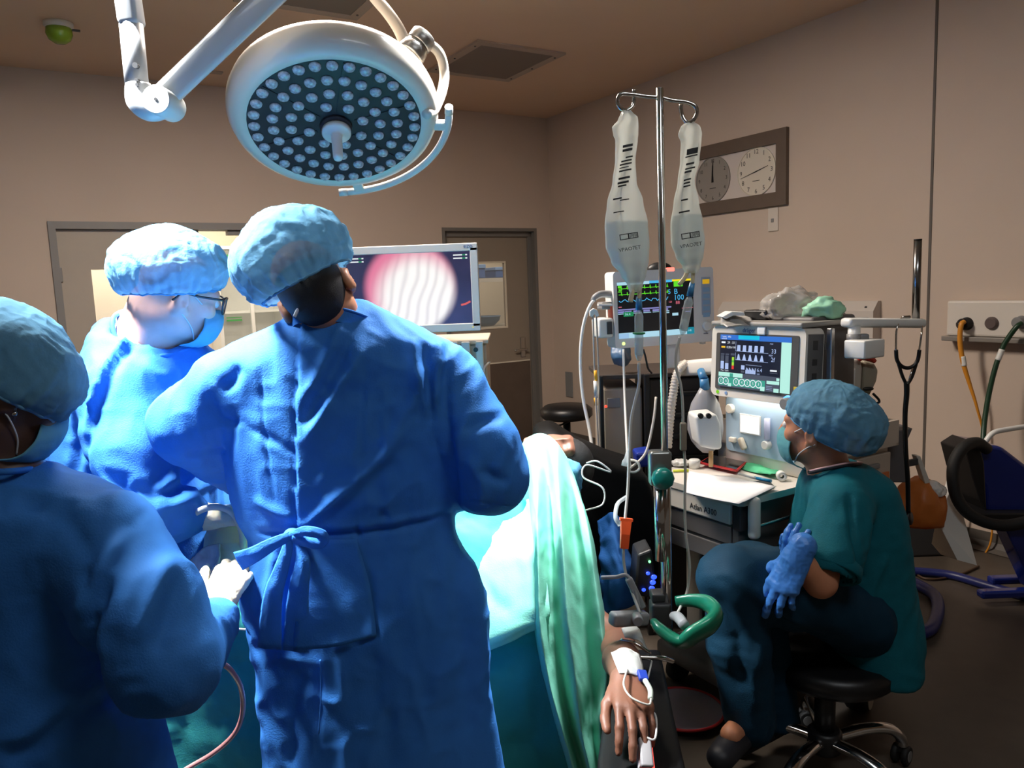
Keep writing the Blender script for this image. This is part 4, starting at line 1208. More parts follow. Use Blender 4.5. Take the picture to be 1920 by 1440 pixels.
def folds(v, n, lst):
    """lst: (kind, [3-D points], width, amplitude, axes); ridges and valleys run along the line, steps lift one side"""
    out = np.zeros(len(v))
    for it in lst:
        kind, pl, w, amp = it[:4]
        face = it[4] if len(it) > 4 else None
        d, t, s_ = seg_dist(v, pl, (0, 2))
        ramp = np.clip(np.minimum(t, 1 - t) * 6, 0, 1) ** 0.7
        if kind == 'r': g = amp * np.exp(-(d / w) ** 2) * ramp
        elif kind == 'v': g = -amp * np.exp(-(d / w) ** 2) * ramp
        elif kind == 's': g = amp * np.where(s_ > 0, np.exp(-d / w), 0) * np.clip(np.minimum(t, 1 - t) * 20, 0, 1)
        if face is not None:      # only on the side that looks this way
            g = g * np.clip(n @ np.array(face) * 2.5, 0, 1)
        out += g
    return out
def garment(name, F, m, root, fl=(), seed=1, big=0.008, fine=0.003, sc=(6.0, 6.0, 2.6), smooth=3, keep=None, extra=None):
    v, q = F.mesh()
    v = relax(v, q, smooth, 0.5)
    n = vnormals(v, q)
    disp = np.zeros(len(v))
    p = v * np.array(sc)
    # soft drapery: warped ridges, longer along the fall of the cloth
    wv = np.stack([vnoise(v, 5, seed + 11), vnoise(v, 5, seed + 12), vnoise(v, 5, seed + 13)], 1)
    p = p + wv * 0.55
    disp += big * (np.abs(ridged(p, 1.0, seed)) ** 1.5 * np.sign(ridged(p, 1.0, seed)) * 0.8 + 0.6 * vnoise(p, 0.5, seed + 1))
    disp += fine * ridged(p, 2.6, seed + 2) + fine * 0.5 * ridged(v + wv * 0.02, 22, seed + 3)
    if keep is not None: disp *= keep(v)
    disp += folds(v, n, fl)
    if extra is not None: disp += extra(v, n)
    v = v + n * disp[:, None]
    v = relax(v, q, 1, 0.15)
    return link_mesh(name, np_mesh(name, v, q, m), root)
def secs(rows):
    """rows measured in the photograph: (y, left, right, distance, half thickness[, yaw])"""
    o = []
    for r in rows:
        y, xl, xr, d, ry = r[:5]
        a, b_ = P(xl, y, d), P(xr, y, d)
        o.append(((a.z + b_.z) / 2, (a.x + b_.x) / 2, d, (b_.x - a.x) / 2, ry) + tuple(r[5:]))
    return o
def cap(M, rx, ry, rz, root, seed=1, th=112, tilt=0.0, pleats=26, crum=0.05, name='bouffant_cap', m=None, hang=0.0, holes=None):
    """gathered cap; M: origin in the middle of the head, z to the crown, y to the face; holes: function of the angle that lifts the rim"""
    nt_, npz = 60, 180
    rows = []
    TH_ = np.linspace(0.0, 1.0, nt_)
    PH = np.linspace(0, 2 * PI, npz, endpoint=False)
    G = []
    for i, tt in enumerate(TH_):
        row = []
        for ph in PH:
            tmax = math.radians(th) + (holes(ph) if holes else 0)
            a = tmax * tt
            row.append((math.sin(a) * math.cos(ph), math.sin(a) * math.sin(ph), math.cos(a)))
        G.append(row)
    G = np.array(G).reshape(-1, 3)
    tt = np.repeat(TH_, npz); ph = np.tile(PH, nt_)
    w = 0.35 * np.stack([vnoise(G, 2.2, seed + 5), vnoise(G, 2.2, seed + 6), vnoise(G, 2.2, seed + 7)], 1)
    cr = ridged(G + w, 1.7, seed) * 0.6 + ridged(G + w, 3.6, seed + 1) * 0.4 + 0.2 * ridged(G + w, 8, seed + 2)
    ramp = np.clip((tt - 0.45) / 0.5, 0, 1) ** 1.5
    rad_ = 1 + crum * (cr - 0.3)
    ply = np.sin(ph * pleats + 2.5 * vnoise(G, 3, seed + 3)) * 0.6 + 0.4 * np.sin(ph * pleats * 1.7 + 1)
    rad_ = rad_ + 0.030 * ramp * ply
    rad_ = rad_ * (1 + 0.05 * np.sin(np.clip((tt - 0.35) / 0.5, 0, 1) * PI))
    tuck = np.clip((tt - 0.90) / 0.10, 0, 1)
    rad_ = rad_ * (1 - 0.10 * tuck ** 2)
    C_ = G * rad_[:, None] * np.array([rx, ry, rz])
    if hang: C_[:, 1] -= hang * np.clip(tt - 0.3, 0, 1) * np.clip(-np.sin(ph), 0, 1)
    b = MB(M)
    rows = [[tuple(C_[i * npz + j]) for j in range(npz)] for i in range(1, nt_)]
    top = C_[:npz].mean(0)
    b.grid(rows, True, True)
    b.add([tuple(top)] + rows[0], [(0, 1 + j, 1 + (j + 1) % npz) for j in range(npz)], True)
    o = b.build(name, m or M_cap, root)
    b = MB(M); b.tube([tuple(c * 1.004) for c in C_[(nt_ - 2) * npz:(nt_ - 1) * npz:3]], 0.0032, 6, raw=True, closed=True); b.build('elastic_band', M_capband, o)
    return o
def sheet(name, rows, m, root=None, thick=0.002, nu=10, nv=10, amp=0.0, sc=18, seed=3, extra=None, fine=0.0, **kw):
    """cloth through a grid of points; rows of equal length"""
    R = [spline(r, nu) for r in rows]
    Ccols = [spline([R[i][j] for i in range(len(R))], nv) for j in range(len(R[0]))]
    nr, nc = len(Ccols[0]), len(Ccols)
    v = np.array([[Ccols[j][i][:] for j in range(nc)] for i in range(nr)])
    du = np.gradient(v, axis=1); dv = np.gradient(v, axis=0)
    n = np.cross(du, dv); n /= np.linalg.norm(n, axis=2, keepdims=True) + 1e-12
    f = v.reshape(-1, 3)
    if amp or fine:
        wv = np.stack([vnoise(f, sc * 0.6, seed + 4), vnoise(f, sc * 0.6, seed + 5), vnoise(f, sc * 0.6, seed + 6)], 1) * 0.5 / sc
        h = amp * ridged(f + wv, sc, seed) + amp * 0.5 * ridged(f + wv, sc * 2.3, seed + 1) + fine * ridged(f + wv, sc * 5, seed + 2)
        v = v + n * h.reshape(nr, nc, 1)
    if extra is not None: v = v + n * extra(v)[..., None]
    w = v + n * thick
    b = MB()
    A = [[tuple(v[i, j]) for j in range(nc)] for i in range(nr)]
    B = [[tuple(w[i, j]) for j in range(nc)] for i in range(nr)]
    N_ = nr * nc
    vs_ = [p for r in A for p in r] + [p for r in B for p in r]
    fs = []
    for i in range(nr - 1):
        for j in range(nc - 1):
            a = i * nc + j
            fs.append((a, a + 1, a + nc + 1, a + nc)); fs.append((N_ + a, N_ + a + nc, N_ + a + nc + 1, N_ + a + 1))
    for i in range(nr - 1):
        for j, fl_ in ((0, 1), (nc - 1, 0)):
            a = i * nc + j; q = (a, a + nc, N_ + a + nc, N_ + a); fs.append(q if fl_ else tuple(reversed(q)))
    for j in range(nc - 1):
        for i, fl_ in ((0, 0), (nr - 1, 1)):
            a = i * nc + j; q = (a, a + 1, N_ + a + 1, N_ + a); fs.append(tuple(reversed(q)) if not fl_ else q)
    b.add(vs_, fs, True)
    return b.build(name, m, root, **kw)
def hand(F, M, curl=(20, 20, 20, 20), thumb=25, spread=6, s=1.0, right=True, k=0.006, fat=1.0, rx=None):
    """M: origin at the wrist, y along the fingers, z out of the back of the hand, x towards the little finger of a right hand"""
    sg = 1 if right else -1
    T = lambda p: np.array((M @ Vector((p[0] * s * sg, p[1] * s, p[2] * s)))[:])
    zn = np.array((M.to_3x3() @ Vector((0, 0, 1)))[:])
    kn = [(-0.030, 0.088, 0.002), (-0.009, 0.094, 0.005), (0.012, 0.090, 0.003), (0.031, 0.080, -0.002)]
    for i, kk in enumerate(kn):
        F.cone(T((kk[0] * 0.6, 0.0, 0)), T(kk), 0.017 * s * fat, 0.0125 * s * fat, 0.014 * s)
    F.ell(T((-0.024, 0.034, -0.010)), (0.020 * s, 0.020 * s, 0.016 * s), 0.012 * s)
    L = [(0.042, 0.025, 0.021), (0.046, 0.029, 0.022), (0.042, 0.027, 0.021), (0.034, 0.020, 0.019)]
    tips = []
    for i in range(4):
        a = math.radians(curl[i]); sp = math.radians((i - 1.4) * spread)
        p = Vector(kn[i]); ang = 0.0
        rr = (0.0098, 0.0102, 0.0097, 0.0084)[i] * fat
        for j, l in enumerate(L[i]):
            ang += a * (0.8, 1.0, 0.7)[j]
            dirv = Vector((math.sin(sp) * math.cos(ang), math.cos(sp) * math.cos(ang), -math.sin(ang)))
            q = p + dirv * l
            F.cone(T(p), T(q), rr * s * (1 - 0.07 * j), rr * s * (1 - 0.07 * (j + 1)), k * s)
            p = q
        tips.append(T(p))
    a = math.radians(thumb)
    p0 = Vector((-0.022, 0.022, -0.008)); p1 = p0 + Vector((-math.sin(a + 0.45) * 0.045, math.cos(a + 0.45) * 0.045, -0.010))
    p2 = p1 + Vector((-math.sin(a) * 0.034, math.cos(a) * 0.034, -0.008)); p3 = p2 + Vector((-math.sin(a - 0.2) * 0.026, math.cos(a - 0.2) * 0.026, -0.004))
    F.cone(T(p0), T(p1), 0.016 * s * fat, 0.012 * s * fat, 0.012 * s); F.cone(T(p1), T(p2), 0.0115 * s * fat, 0.0108 * s * fat, k * s); F.cone(T(p2), T(p3), 0.0108 * s * fat, 0.0092 * s * fat, k * s)
    return tips
def legs(F, x0, x1, d, zt, k=0.04):
    for x in (x0, x1):
        F.path([(x, d, zt), (x, d + 0.01, 0.48), (x, d + 0.02, 0.09)], (0.072, 0.058, 0.042), k)
        F.cone((x, d + 0.0, 0.035), (x, d + 0.17, 0.03), 0.038, 0.032, 0.03, flat=((0, 0, 1), 0.85))
# ================================================================== surgeon seen from behind, in the middle
pa = thing('person', 'person in a tied blue surgical gown standing in the middle, seen from behind', 'person', (-0.39, 1.83, 0))
HA = P(592, 548, 1.80)
MA = head_frame(HA, (0.02, 0.97, -0.20), (-0.44, 0.1, 0.88))
F = Field((-0.95, 1.45, -0.01), (0.15, 2.55, 1.74), 0.0065)
add_head(F, MA, 1.0)
nk = NP(628, 618, 1.84)
F.cone(np.array((MA @ Vector((0, -0.02, -0.05)))[:]), nk, 0.055, 0.066, 0.03)
F.stack([(0.75, -0.35, 1.81, 0.14, 0.07), (0.95, -0.38, 1.84, 0.13, 0.09), (1.2, -0.41, 1.86, 0.16, 0.11), (1.36, -0.41, 1.86, 0.13, 0.09)], 0.05)
sl, el, wl = NP(440, 738, 1.84), NP(348, 805, 1.84), NP(480, 935, 2.10)
sr, er, wr = NP(838, 716, 1.86), NP(922, 893, 1.79), NP(800, 930, 2.10)
F.path([nk, sl, el, wl], (0.06, 0.06, 0.045, 0.03), 0.03); F.path([nk, sr, er, wr], (0.06, 0.06, 0.045, 0.03), 0.03)
for w_, e_, R_ in ((wl, el, False), (wr, er, True)):
    dv = Vector(w_ - e_).normalized()
    Mh = frame(Vector(w_), (0, 0, 1), None); y = dv; z = (Vector((0, 0, 1)) - y * y.z).normalized(); x = y.cross(z)
    hand(F, frame3(Vector(w_), x, y, z), (35, 35, 40, 40), 20, 4, 0.95, R_)
legs(F, -0.45, -0.26, 1.81, 0.85, 0.02)
body_mesh(F, M_skin2, 'body', pa)
# gown
F = Field((-0.98, 1.38, 0.16), (0.2, 2.3, 1.52), 0.0072)
F.stack(secs([(583, 570, 672, 1.845, 0.078), (604, 556, 700, 1.845, 0.095), (632, 500, 770, 1.845, 0.115), (664, 435, 828, 1.85, 0.13), (740, 420, 862, 1.86, 0.155), (830, 428, 862, 1.86, 0.165), (900, 438, 858, 1.86, 0.165), (960, 455, 852, 1.86, 0.158), (1000, 472, 850, 1.835, 0.132),
              (1040, 468, 866, 1.82, 0.125), (1100, 455, 893, 1.80, 0.115), (1200, 474, 908, 1.795, 0.115), (1300, 484, 916, 1.795, 0.115), (1440, 498, 940, 1.79, 0.115), (1640, 505, 965, 1.79, 0.115)]), 0.03, power=2.25)
F.path([NP(612, 628, 1.85), NP(432, 738, 1.85)], (0.075, 0.094), 0.05)
F.path([NP(690, 632, 1.85), NP(828, 724, 1.855)], (0.072, 0.094), 0.05)
F.path([NP(432, 742, 1.85), NP(362, 795, 1.84)], (0.094, 0.095), 0.03)
F.path([NP(362, 795, 1.84), NP(480, 905, 2.08)], (0.094, 0.06), 0.025)
F.path([NP(830, 726, 1.855), NP(902, 842, 1.80), NP(917, 892, 1.79)], (0.094, 0.088, 0.082), 0.016)
F.path([NP(918, 890, 1.79), NP(800, 915, 2.08)], (0.080, 0.06), 0.025)
bk = (0, -1, 0)
def FP(*pts, d=1.70): return [NP(x, y, d) for x, y in pts]
fl = [
 ('s', FP((557, 560), (557, 780), (559, 1003)), 0.035, 0.007, bk),
 ('v', FP((553, 590), (556, 800), (557, 1000)), 0.006, 0.004, bk),
 ('r', FP((560, 998), (640, 925), (712, 862), (775, 785)), 0.014, 0.013, bk),
 ('v', FP((600, 995), (672, 930), (745, 862)), 0.014, 0.007, bk),
 ('r', FP((566, 760), (605, 690), (640, 600)), 0.013, 0.012, bk),
 ('r', FP((572, 835), (628, 740), (695, 640)), 0.013, 0.013, bk),
 ('v', FP((566, 800), (612, 715), (668, 610)), 0.013, 0.012, bk),
 ('v', FP((575, 905), (650, 780), (700, 700)), 0.018, 0.009, bk),
 ('r', FP((715, 840), (768, 760), (785, 690)), 0.013, 0.012, bk),
 ('r', FP((762, 640), (775, 700), (800, 790)), 0.010, 0.014, bk),
 ('v', FP((790, 650), (798, 720), (806, 800)), 0.010, 0.014, bk),
 ('r', FP((815, 640), (818, 700), (808, 775)), 0.010, 0.012, bk),
 ('v', FP((832, 650), (832, 760), (848, 880), (852, 985)), 0.012, 0.016, bk),
 ('v', FP((683, 620), (678, 800), (680, 1000)), 0.004, 0.004, bk),
 ('v', FP((482, 690), (492, 800), (515, 950)), 0.004, 0.0035, bk),
 ('v', FP((430, 790), (520, 830), (556, 850)), 0.010, 0.005, bk),
 ('r', FP((470, 940), (520, 962), (556, 970)), 0.012, 0.007, bk),
 ('r', FP((690, 980), (740, 930), (780, 905)), 0.006, 0.005, bk),
 ('v', FP((712, 955), (730, 985)), 0.006, 0.006, bk),
 ('v', FP((470, 1004), (560, 1003), (690, 1000), (852, 984)), 0.007, 0.012),
 ('r', FP((600, 990), (690, 987), (850, 972)), 0.008, 0.005),
 ('v', FP((671, 985), (673, 1015)), 0.006, 0.008, bk),
 ('r', FP((520, 1020), (502, 1110), (500, 1205)), 0.014, 0.010, bk),
 ('v', FP((545, 1030), (535, 1130), (520, 1215)), 0.014, 0.012, bk),
 ('r', FP((590, 1020), (640, 1080), (690, 1190)), 0.018, 0.006, bk),
 ('v', FP((690, 1060), (700, 1130), (706, 1195)), 0.010, 0.008, bk),
 ('v', FP((600, 1240), (602, 1330), (598, 1420)), 0.005, 0.006, bk),
 ('r', FP((870, 1060), (893, 1160), (905, 1320)), 0.014, 0.010),
 ('v', FP((850, 1040), (865, 1160), (880, 1400)), 0.02, 0.010, bk),
 ('v', FP((700, 1220), (720, 1330), (735, 1440)), 0.03, 0.010, bk),
 ('v', FP((560, 1240), (550, 1340), (545, 1440)), 0.02, 0.010, bk),
 ('r', FP((900, 690), (880, 780), (850, 850)), 0.016, 0.008, bk),
 ('v', FP((950, 790), (900, 800), (870, 815)), 0.012, 0.008, bk),
 ('r', FP((925, 800), (945, 850), (930, 890)), 0.014, 0.010, bk),
 ('v', FP((900, 880), (930, 900), (955, 905)), 0.010, 0.009, bk),
 ('r', FP((880, 860), (905, 905), (900, 950)), 0.012, 0.008, bk),
 ('v', FP((440, 690), (425, 720), (400, 735)), 0.014, 0.012),
 ('v', FP((372, 745), (405, 790), (440, 800)), 0.012, 0.009),
 ('v', FP((330, 860), (370, 852), (410, 860)), 0.008, 0.008),
]
gA = garment('surgical_gown', F, M_gown, pa, fl, 3, 0.006, 0.0038, (7, 7, 4))
# collar
cb = [P(546, 600, 1.80), P(556, 583, 1.752), P(600, 578, 1.742), P(645, 580, 1.750), P(692, 596, 1.80), P(682, 600, 1.9), P(620, 602, 1.95), P(556, 606, 1.90)]
cbl = [p + Vector(((-0.39 - p.x) * -0.02, (1.84 - p.y) * -0.06, -0.030)) for p in cb]
b = MB(); R0 = spline(cb, 8, True); R1 = spline(cbl, 8, True); b.grid([[p + Vector((0, 0, 0.002)) for p in R0], R0, R1], True, True); b.tube([p for p in R0], 0.0035, 8, raw=True, closed=True)
b.build('collar', M_gown, gA)
# bow and tails of the tie
yk = 1.695
kp = P(548, 1003, 1.688)
b = MB(); b.ball(kp, (0.020, 0.014, 0.016), 18); b.build('tie_knot', M_gown, gA)
def ribbon(name, pts, w, seed):
    pts = spline(pts, 6); n = len(pts)
    rows = []
    for i, p in enumerate(pts):
        t = (pts[min(i + 1, n - 1)] - pts[max(i - 1, 0)]).normalized()
        o = t.cross(Vector((0, -1, 0))).normalized()
        ww = w[0] + (w[1] - w[0]) * i / (n - 1)
        rows.append([p - o * ww / 2, p + Vector((0, -0.004, 0)), p + o * ww / 2])
    return sheet(name, rows[::2], M_gown, gA, 0.0018, 5, 3, 0.002, 30, seed)
ribbon('tie_tail', [P(545, 1004, 1.682), P(510, 1020, 1.670), P(475, 1040, 1.662), P(447, 1052, 1.665)], (0.018, 0.046), 5)
ribbon('tie_loop', [P(550, 1003, 1.682), P(575, 995, 1.660), P(605, 1003, 1.655), P(600, 1017, 1.662), P(570, 1012, 1.672), P(550, 1005, 1.680)], (0.020, 0.030), 6)
ribbon('tie_tail', [P(550, 1008, 1.684), P(568, 1050, 1.672), P(560, 1110, 1.668), P(555, 1220, 1.675)], (0.018, 0.060), 7)
ribbon('tie_tail', [P(545, 1008, 1.684), P(530, 1060, 1.672), P(512, 1120, 1.668), P(506, 1215, 1.676)], (0.018, 0.055), 8)
# loose back flap below the tie
sheet('back_flap', [[P(566, 1012, 1.690), P(620, 1012, 1.690), P(668, 1012, 1.696)], [P(562, 1080, 1.680), P(625, 1085, 1.680), P(690, 1085, 1.690)], [P(556, 1150, 1.668), P(630, 1150, 1.668), P(700, 1140, 1.682)], [P(549, 1222, 1.662), P(630, 1212, 1.660), P(706, 1193, 1.674)]], M_gown, gA, 0.002, 8, 8, 0.002, 16, 9)
b = MB(); b.tube([P(600, 1238, 1.672), P(602, 1300, 1.668), P(598, 1375, 1.668)], 0.003, 8, flat=(0.5, 1.4)); b.build('tie_cord', M_gown, gA)
# hair, cap, mask cord
F = Field(np.array(HA[:]) - 0.2, np.array(HA[:]) + 0.2, 0.004)
F.ell((MA @ Vector((0, -0.022, 0.016)))[:], (0.076, 0.094, 0.082), 0.01, np.array(MA.to_3x3()))
F.cone((MA @ Vector((0.0, -0.050, -0.03)))[:], NP(628, 606, 1.815), 0.056, 0.054, 0.03)
F.plane_cut((MA @ Vector((0, 0.055, 0)))[:], (MA.to_3x3() @ Vector((0, 1, 0.0)))[:])
v, q = F.mesh(); v = relax(v, q, 1, .4); link_mesh('hair', np_mesh('hair', v, q, M_hair), pa)
MC = frame3(P(553, 492, 1.795), *[MA.to_3x3().col[i] for i in range(3)])
cap(MC, 0.134, 0.142, 0.127, pa, 3, 119, pleats=22, crum=0.055, holes=lambda ph: math.radians(-13) * math.sin(ph))
b = MB(); b.tube([P(560, 578, 1.70), P(556, 585, 1.70), P(552, 594, 1.70)], 0.004, 8, 4); b.build('mask_tie', M_strap, pa)
# ================================================================== surgeon with glasses, behind on the left, looking to the right
pb = thing('person', 'person in a blue gown, pale cap, glasses and mask, facing right before the left door', 'person', (-1.05, 2.16, 0))
DB = 2.10
HB = P(338, 556, DB)
MBh = head_frame(HB, (0.80, 0.56, -0.27), (0.14, 0.0, 1))
F = Field((-1.62, 1.75, -0.01), (-0.72, 2.62, 1.75), 0.006)
add_head(F, MBh, 1.0)
nkb = NP(268, 672, DB + 0.02)
F.cone(np.array((MBh @ Vector((0, -0.015, -0.055)))[:]), NP(285, 625, DB + 0.02), 0.070, 0.076, 0.03)
F.cone(NP(296, 578, DB + 0.02), NP(284, 640, DB + 0.02), 0.078, 0.084, 0.03); F.cone(NP(285, 625, DB + 0.02), nkb, 0.076, 0.085, 0.03)
F.stack([(0.75, -1.05, DB + 0.06, 0.12, 0.13), (1.0, -1.04, DB + 0.06, 0.12, 0.13), (1.2, -1.03, DB + 0.06, 0.12, 0.13), (1.30, -1.02, DB + 0.05, 0.10, 0.10)], 0.05)
sb, eb, wb = NP(232, 742, 1.98), NP(262, 925, 1.88), NP(392, 972, 1.98)
F.path([nkb, sb, eb, wb], (0.06, 0.055, 0.045, 0.032), 0.03)
sb2, eb2, wb2 = NP(330, 720, 2.28), NP(400, 900, 2.32), NP(440, 960, 2.15)
F.path([nkb, sb2, eb2, wb2], (0.06, 0.055, 0.045, 0.032), 0.03)
legs(F, -1.15, -0.95, DB + 0.07, 0.85)
body_mesh(F, M_skin, 'body', pb)
# gown
F = Field((-1.70, 1.68, 0.15), (-0.70, 2.62, 1.52), 0.0085)
F.stack(secs([(640, 205, 362, DB + 0.04, 0.13), (680, 150, 400, DB + 0.06, 0.175), (740, 128, 415, DB + 0.06, 0.205), (830, 112, 428, DB + 0.06, 0.205), (930, 105, 425, DB + 0.06, 0.20), (1030, 100, 425, DB + 0.07, 0.20), (1150, 95, 430, DB + 0.08, 0.21), (1300, 90, 435, DB + 0.08, 0.21), (1500, 85, 440, DB + 0.08, 0.22)]), 0.03, power=2.2)
F.path([NP(212, 632, DB + 0.02), NP(228, 735, 1.99)], (0.055, 0.105), 0.05)
F.cone(NP(330, 670, DB + 0.1), NP(345, 720, 2.26), 0.07, 0.10, 0.05)
F.path([NP(228, 735, 1.99), NP(252, 850, 1.92), NP(262, 930, 1.88)], (0.105, 0.098, 0.085), 0.02)
F.path([NP(262, 930, 1.88), NP(320, 962, 1.91), NP(356, 964, 1.945)], (0.080, 0.066, 0.047), 0.02)
F.path([NP(345, 720, 2.26), NP(400, 895, 2.30)], (0.10, 0.08), 0.02)
F.path([NP(400, 895, 2.30), NP(436, 950, 2.17)], (0.075, 0.045), 0.02)
F.cone(np.array((MBh @ Vector((0, -0.02, -0.02)))[:]), NP(282, 640, DB + 0.015), 0.086, 0.097, 0.012, cut=True)
def FB(*pts, d=1.95): return [NP(x, y, d) for x, y in pts]
fl = [
 ('s', FB((214, 592), (212, 660), (200, 760)), 0.03, 0.010, bk),
 ('r', FB((216, 600), (216, 680), (204, 760), (200, 850)), 0.010, 0.012, bk),
 ('v', FB((232, 640), (228, 720), (206, 800)), 0.012, 0.010, bk),
 ('r', FB((185, 780), (170, 850), (150, 930)), 0.016, 0.009, bk),
 ('v', FB((205, 800), (200, 870), (195, 960)), 0.014, 0.012, bk),
 ('v', FB((300, 880), (330, 905), (420, 900)), 0.012, 0.010),
 ('r', FB((250, 960), (310, 935), (380, 925)), 0.012, 0.010),
 ('v', FB((330, 760), (345, 840), (325, 900)), 0.014, 0.009, bk),
 ('r', FB((130, 700), (140, 800), (128, 900)), 0.016, 0.008, bk),
 ('v', FB((270, 870), (300, 905), (285, 950)), 0.012, 0.010, bk),
]
gB = garment('surgical_gown', F, M_gown, pb, fl, 31, 0.007, 0.0045, (7, 7, 4))
# neckline edge and undershirt collar
b = MB(); ring = [P(214, 594, DB - 0.02), P(220, 640, DB - 0.06), P(252, 662, DB - 0.085), P(300, 668, DB - 0.08), P(352, 655, DB - 0.02), P(375, 645, DB + 0.06), P(340, 615, DB + 0.14), P(260, 592, DB + 0.12)]
b.tube(ring, 0.006, 8, 8, True); b.build('collar', M_gown, gB)
M_grey_shirt = mat('grey_undershirt', (176, 166, 158), 0.85, bump=0.3, bscale=240)
R0 = [P(233, 586, DB - 0.015), P(236, 632, DB - 0.065), P(266, 660, DB - 0.09)]
sheet('undershirt_collar', [[P(214, 590, DB + 0.03), P(219, 638, DB - 0.03), P(248, 668, DB - 0.065)], [P(225, 583, DB + 0.02), P(231, 630, DB - 0.045), P(260, 660, DB - 0.085)], [P(236, 580, DB + 0.01), P(243, 624, DB - 0.05), P(272, 654, DB - 0.09)]], M_grey_shirt, pb, 0.003, 8, 6, 0.001, 30)
# cap
MCb = frame3(P(318, 508, DB), *[MBh.to_3x3().col[i] for i in range(3)]) @ Matrix.Rotation(math.radians(11), 4, 'X')
cap(MCb, 0.128, 0.146, 0.124, pb, 41, 120, pleats=24, crum=0.05, holes=lambda ph: math.radians(7) * math.sin(ph + PI))
# glasses
gm = mat('glasses_frame', (26, 28, 34), 0.25)
gl = thing_part = bpy.data.objects.new('glasses', None)
b = MB(MBh)
for q in (-1, 1):
    pts = [(q * 0.012, 0.117, 0.016), (q * 0.016, 0.116, -0.012), (q * 0.03, 0.112, -0.021), (q * 0.050, 0.104, -0.019), (q * 0.060, 0.098, 0.004), (q * 0.058, 0.099, 0.020), (q * 0.035, 0.112, 0.024)]
    b.tube(pts, 0.0028, 8, 6, True)
    b.tube([(q * 0.059, 0.100, 0.016), (q * 0.076, 0.085, 0.016), (q * 0.084, 0.03, 0.012), (q * 0.087, -0.01, 0.012), (q * 0.086, -0.035, -0.012)], [0.0036, 0.0036, 0.003, 0.003, 0.003], 8)
b.tube([(-0.013, 0.117, 0.012), (0, 0.119, 0.016), (0.013, 0.117, 0.012)], 0.0026, 8)
bpy.data.objects.remove(gl)
gl = b.build('glasses', gm, pb)
b = MB(MBh)
for q in (-1, 1):
    b.add([(q * 0.012, 0.1172, 0.016), (q * 0.016, 0.1162, -0.012), (q * 0.03, 0.1122, -0.021), (q * 0.050, 0.1042, -0.019), (q * 0.060, 0.0982, 0.004), (q * 0.058, 0.0992, 0.020), (q * 0.035, 0.1122, 0.024)], [tuple(range(7))])
b.build('lens', mat('spectacle_lens', (230, 240, 245), 0.05, alpha=0.15), gl)
add_eyes(MBh, pb)
# mask: a cup over nose and chin with loops round the ears
def face_mask(M, root, m, drop=0.0, s=1.0):
    rows = []
    prof = [(0.108, -0.014), (0.119, -0.030), (0.120, -0.055), (0.114, -0.080), (0.102, -0.104), (0.074, -0.122)]
    wid = [0.030, 0.045, 0.058, 0.062, 0.058, 0.040]
    for (y, z), w in zip(prof, wid):
        r = []
        for k in range(7):
            u = (k - 3) / 3
            r.append(M @ Vector((w * 1.22 * math.sin(u * 1.25) / math.sin(1.25) * s, (y - 0.062 * abs(u) ** 1.9) * s, (z + drop - 0.004 * abs(u)) * s)))
        rows.append(r)
    o = sheet('face_mask', rows, m, root, 0.0025, 6, 6, 0.0012, 40, 4)
    for q in (-1, 1):
        b = MB(M)
        b.tube([(q * 0.048, 0.064, -0.022 + drop), (q * 0.066, 0.04, -0.004 + drop), (q * 0.084, -0.004, 0.022), (q * 0.087, -0.03, 0.0)], 0.0016, 6)
        b.tube([(q * 0.056, 0.045, -0.105 + drop), (q * 0.070, 0.03, -0.075), (q * 0.084, 0.0, -0.045), (q * 0.086, -0.024, -0.03)], 0.0016, 6)
        b.build('ear_loop', M_strap, o)
    return o
face_mask(MBh, pb, M_mask)
# cream gloves
def glove_at(root, w_, dirv, back, m, curl, right=True, s=1.0, name='glove', cuff=0.06, spread=5, thumb=25, cuffr=0.046, h=0.0032):
    y = Vector(dirv).normalized(); z = Vector(back); z = (z - y * z.dot(y)).normalized(); x = y.cross(z)
    M = frame3(Vector(w_), x, y, z)
    c = np.array((M @ Vector((0, 0.07, 0)))[:])
    F = Field(c - 0.19, c + 0.19, h)
    hand(F, M, curl, thumb, spread, s, right, 0.004, 1.10)
    a = np.array((M @ Vector((0, 0.01, 0)))[:]); e = np.array((M @ Vector((0, -cuff, 0)))[:])
    F.cone(a, e, 0.034, cuffr, 0.012, flat=(z[:], 0.92))
    v, q = F.mesh(); v = relax(v, q, 1, .4); n = vnormals(v, q)
    v = v + n * (0.0014 * ridged(v, 45, 3) + 0.0008 * ridged(v, 90, 4))[:, None]
    return link_mesh(name, np_mesh(name, v, q, m), root)
glove_at(pb, NP(392, 968, 1.965), (0.93, 0.35, -0.10), (-0.1, -0.2, 1), M_glove, (28, 30, 34, 40), True, 1.05, cuff=0.05, cuffr=0.047)
glove_at(pb, NP(446, 955, 2.17), (0.8, -0.3, -0.45), (0.1, 0.3, 1), M_glove, (30, 34, 36, 40), False, 1.05, cuff=0.04, cuffr=0.045)
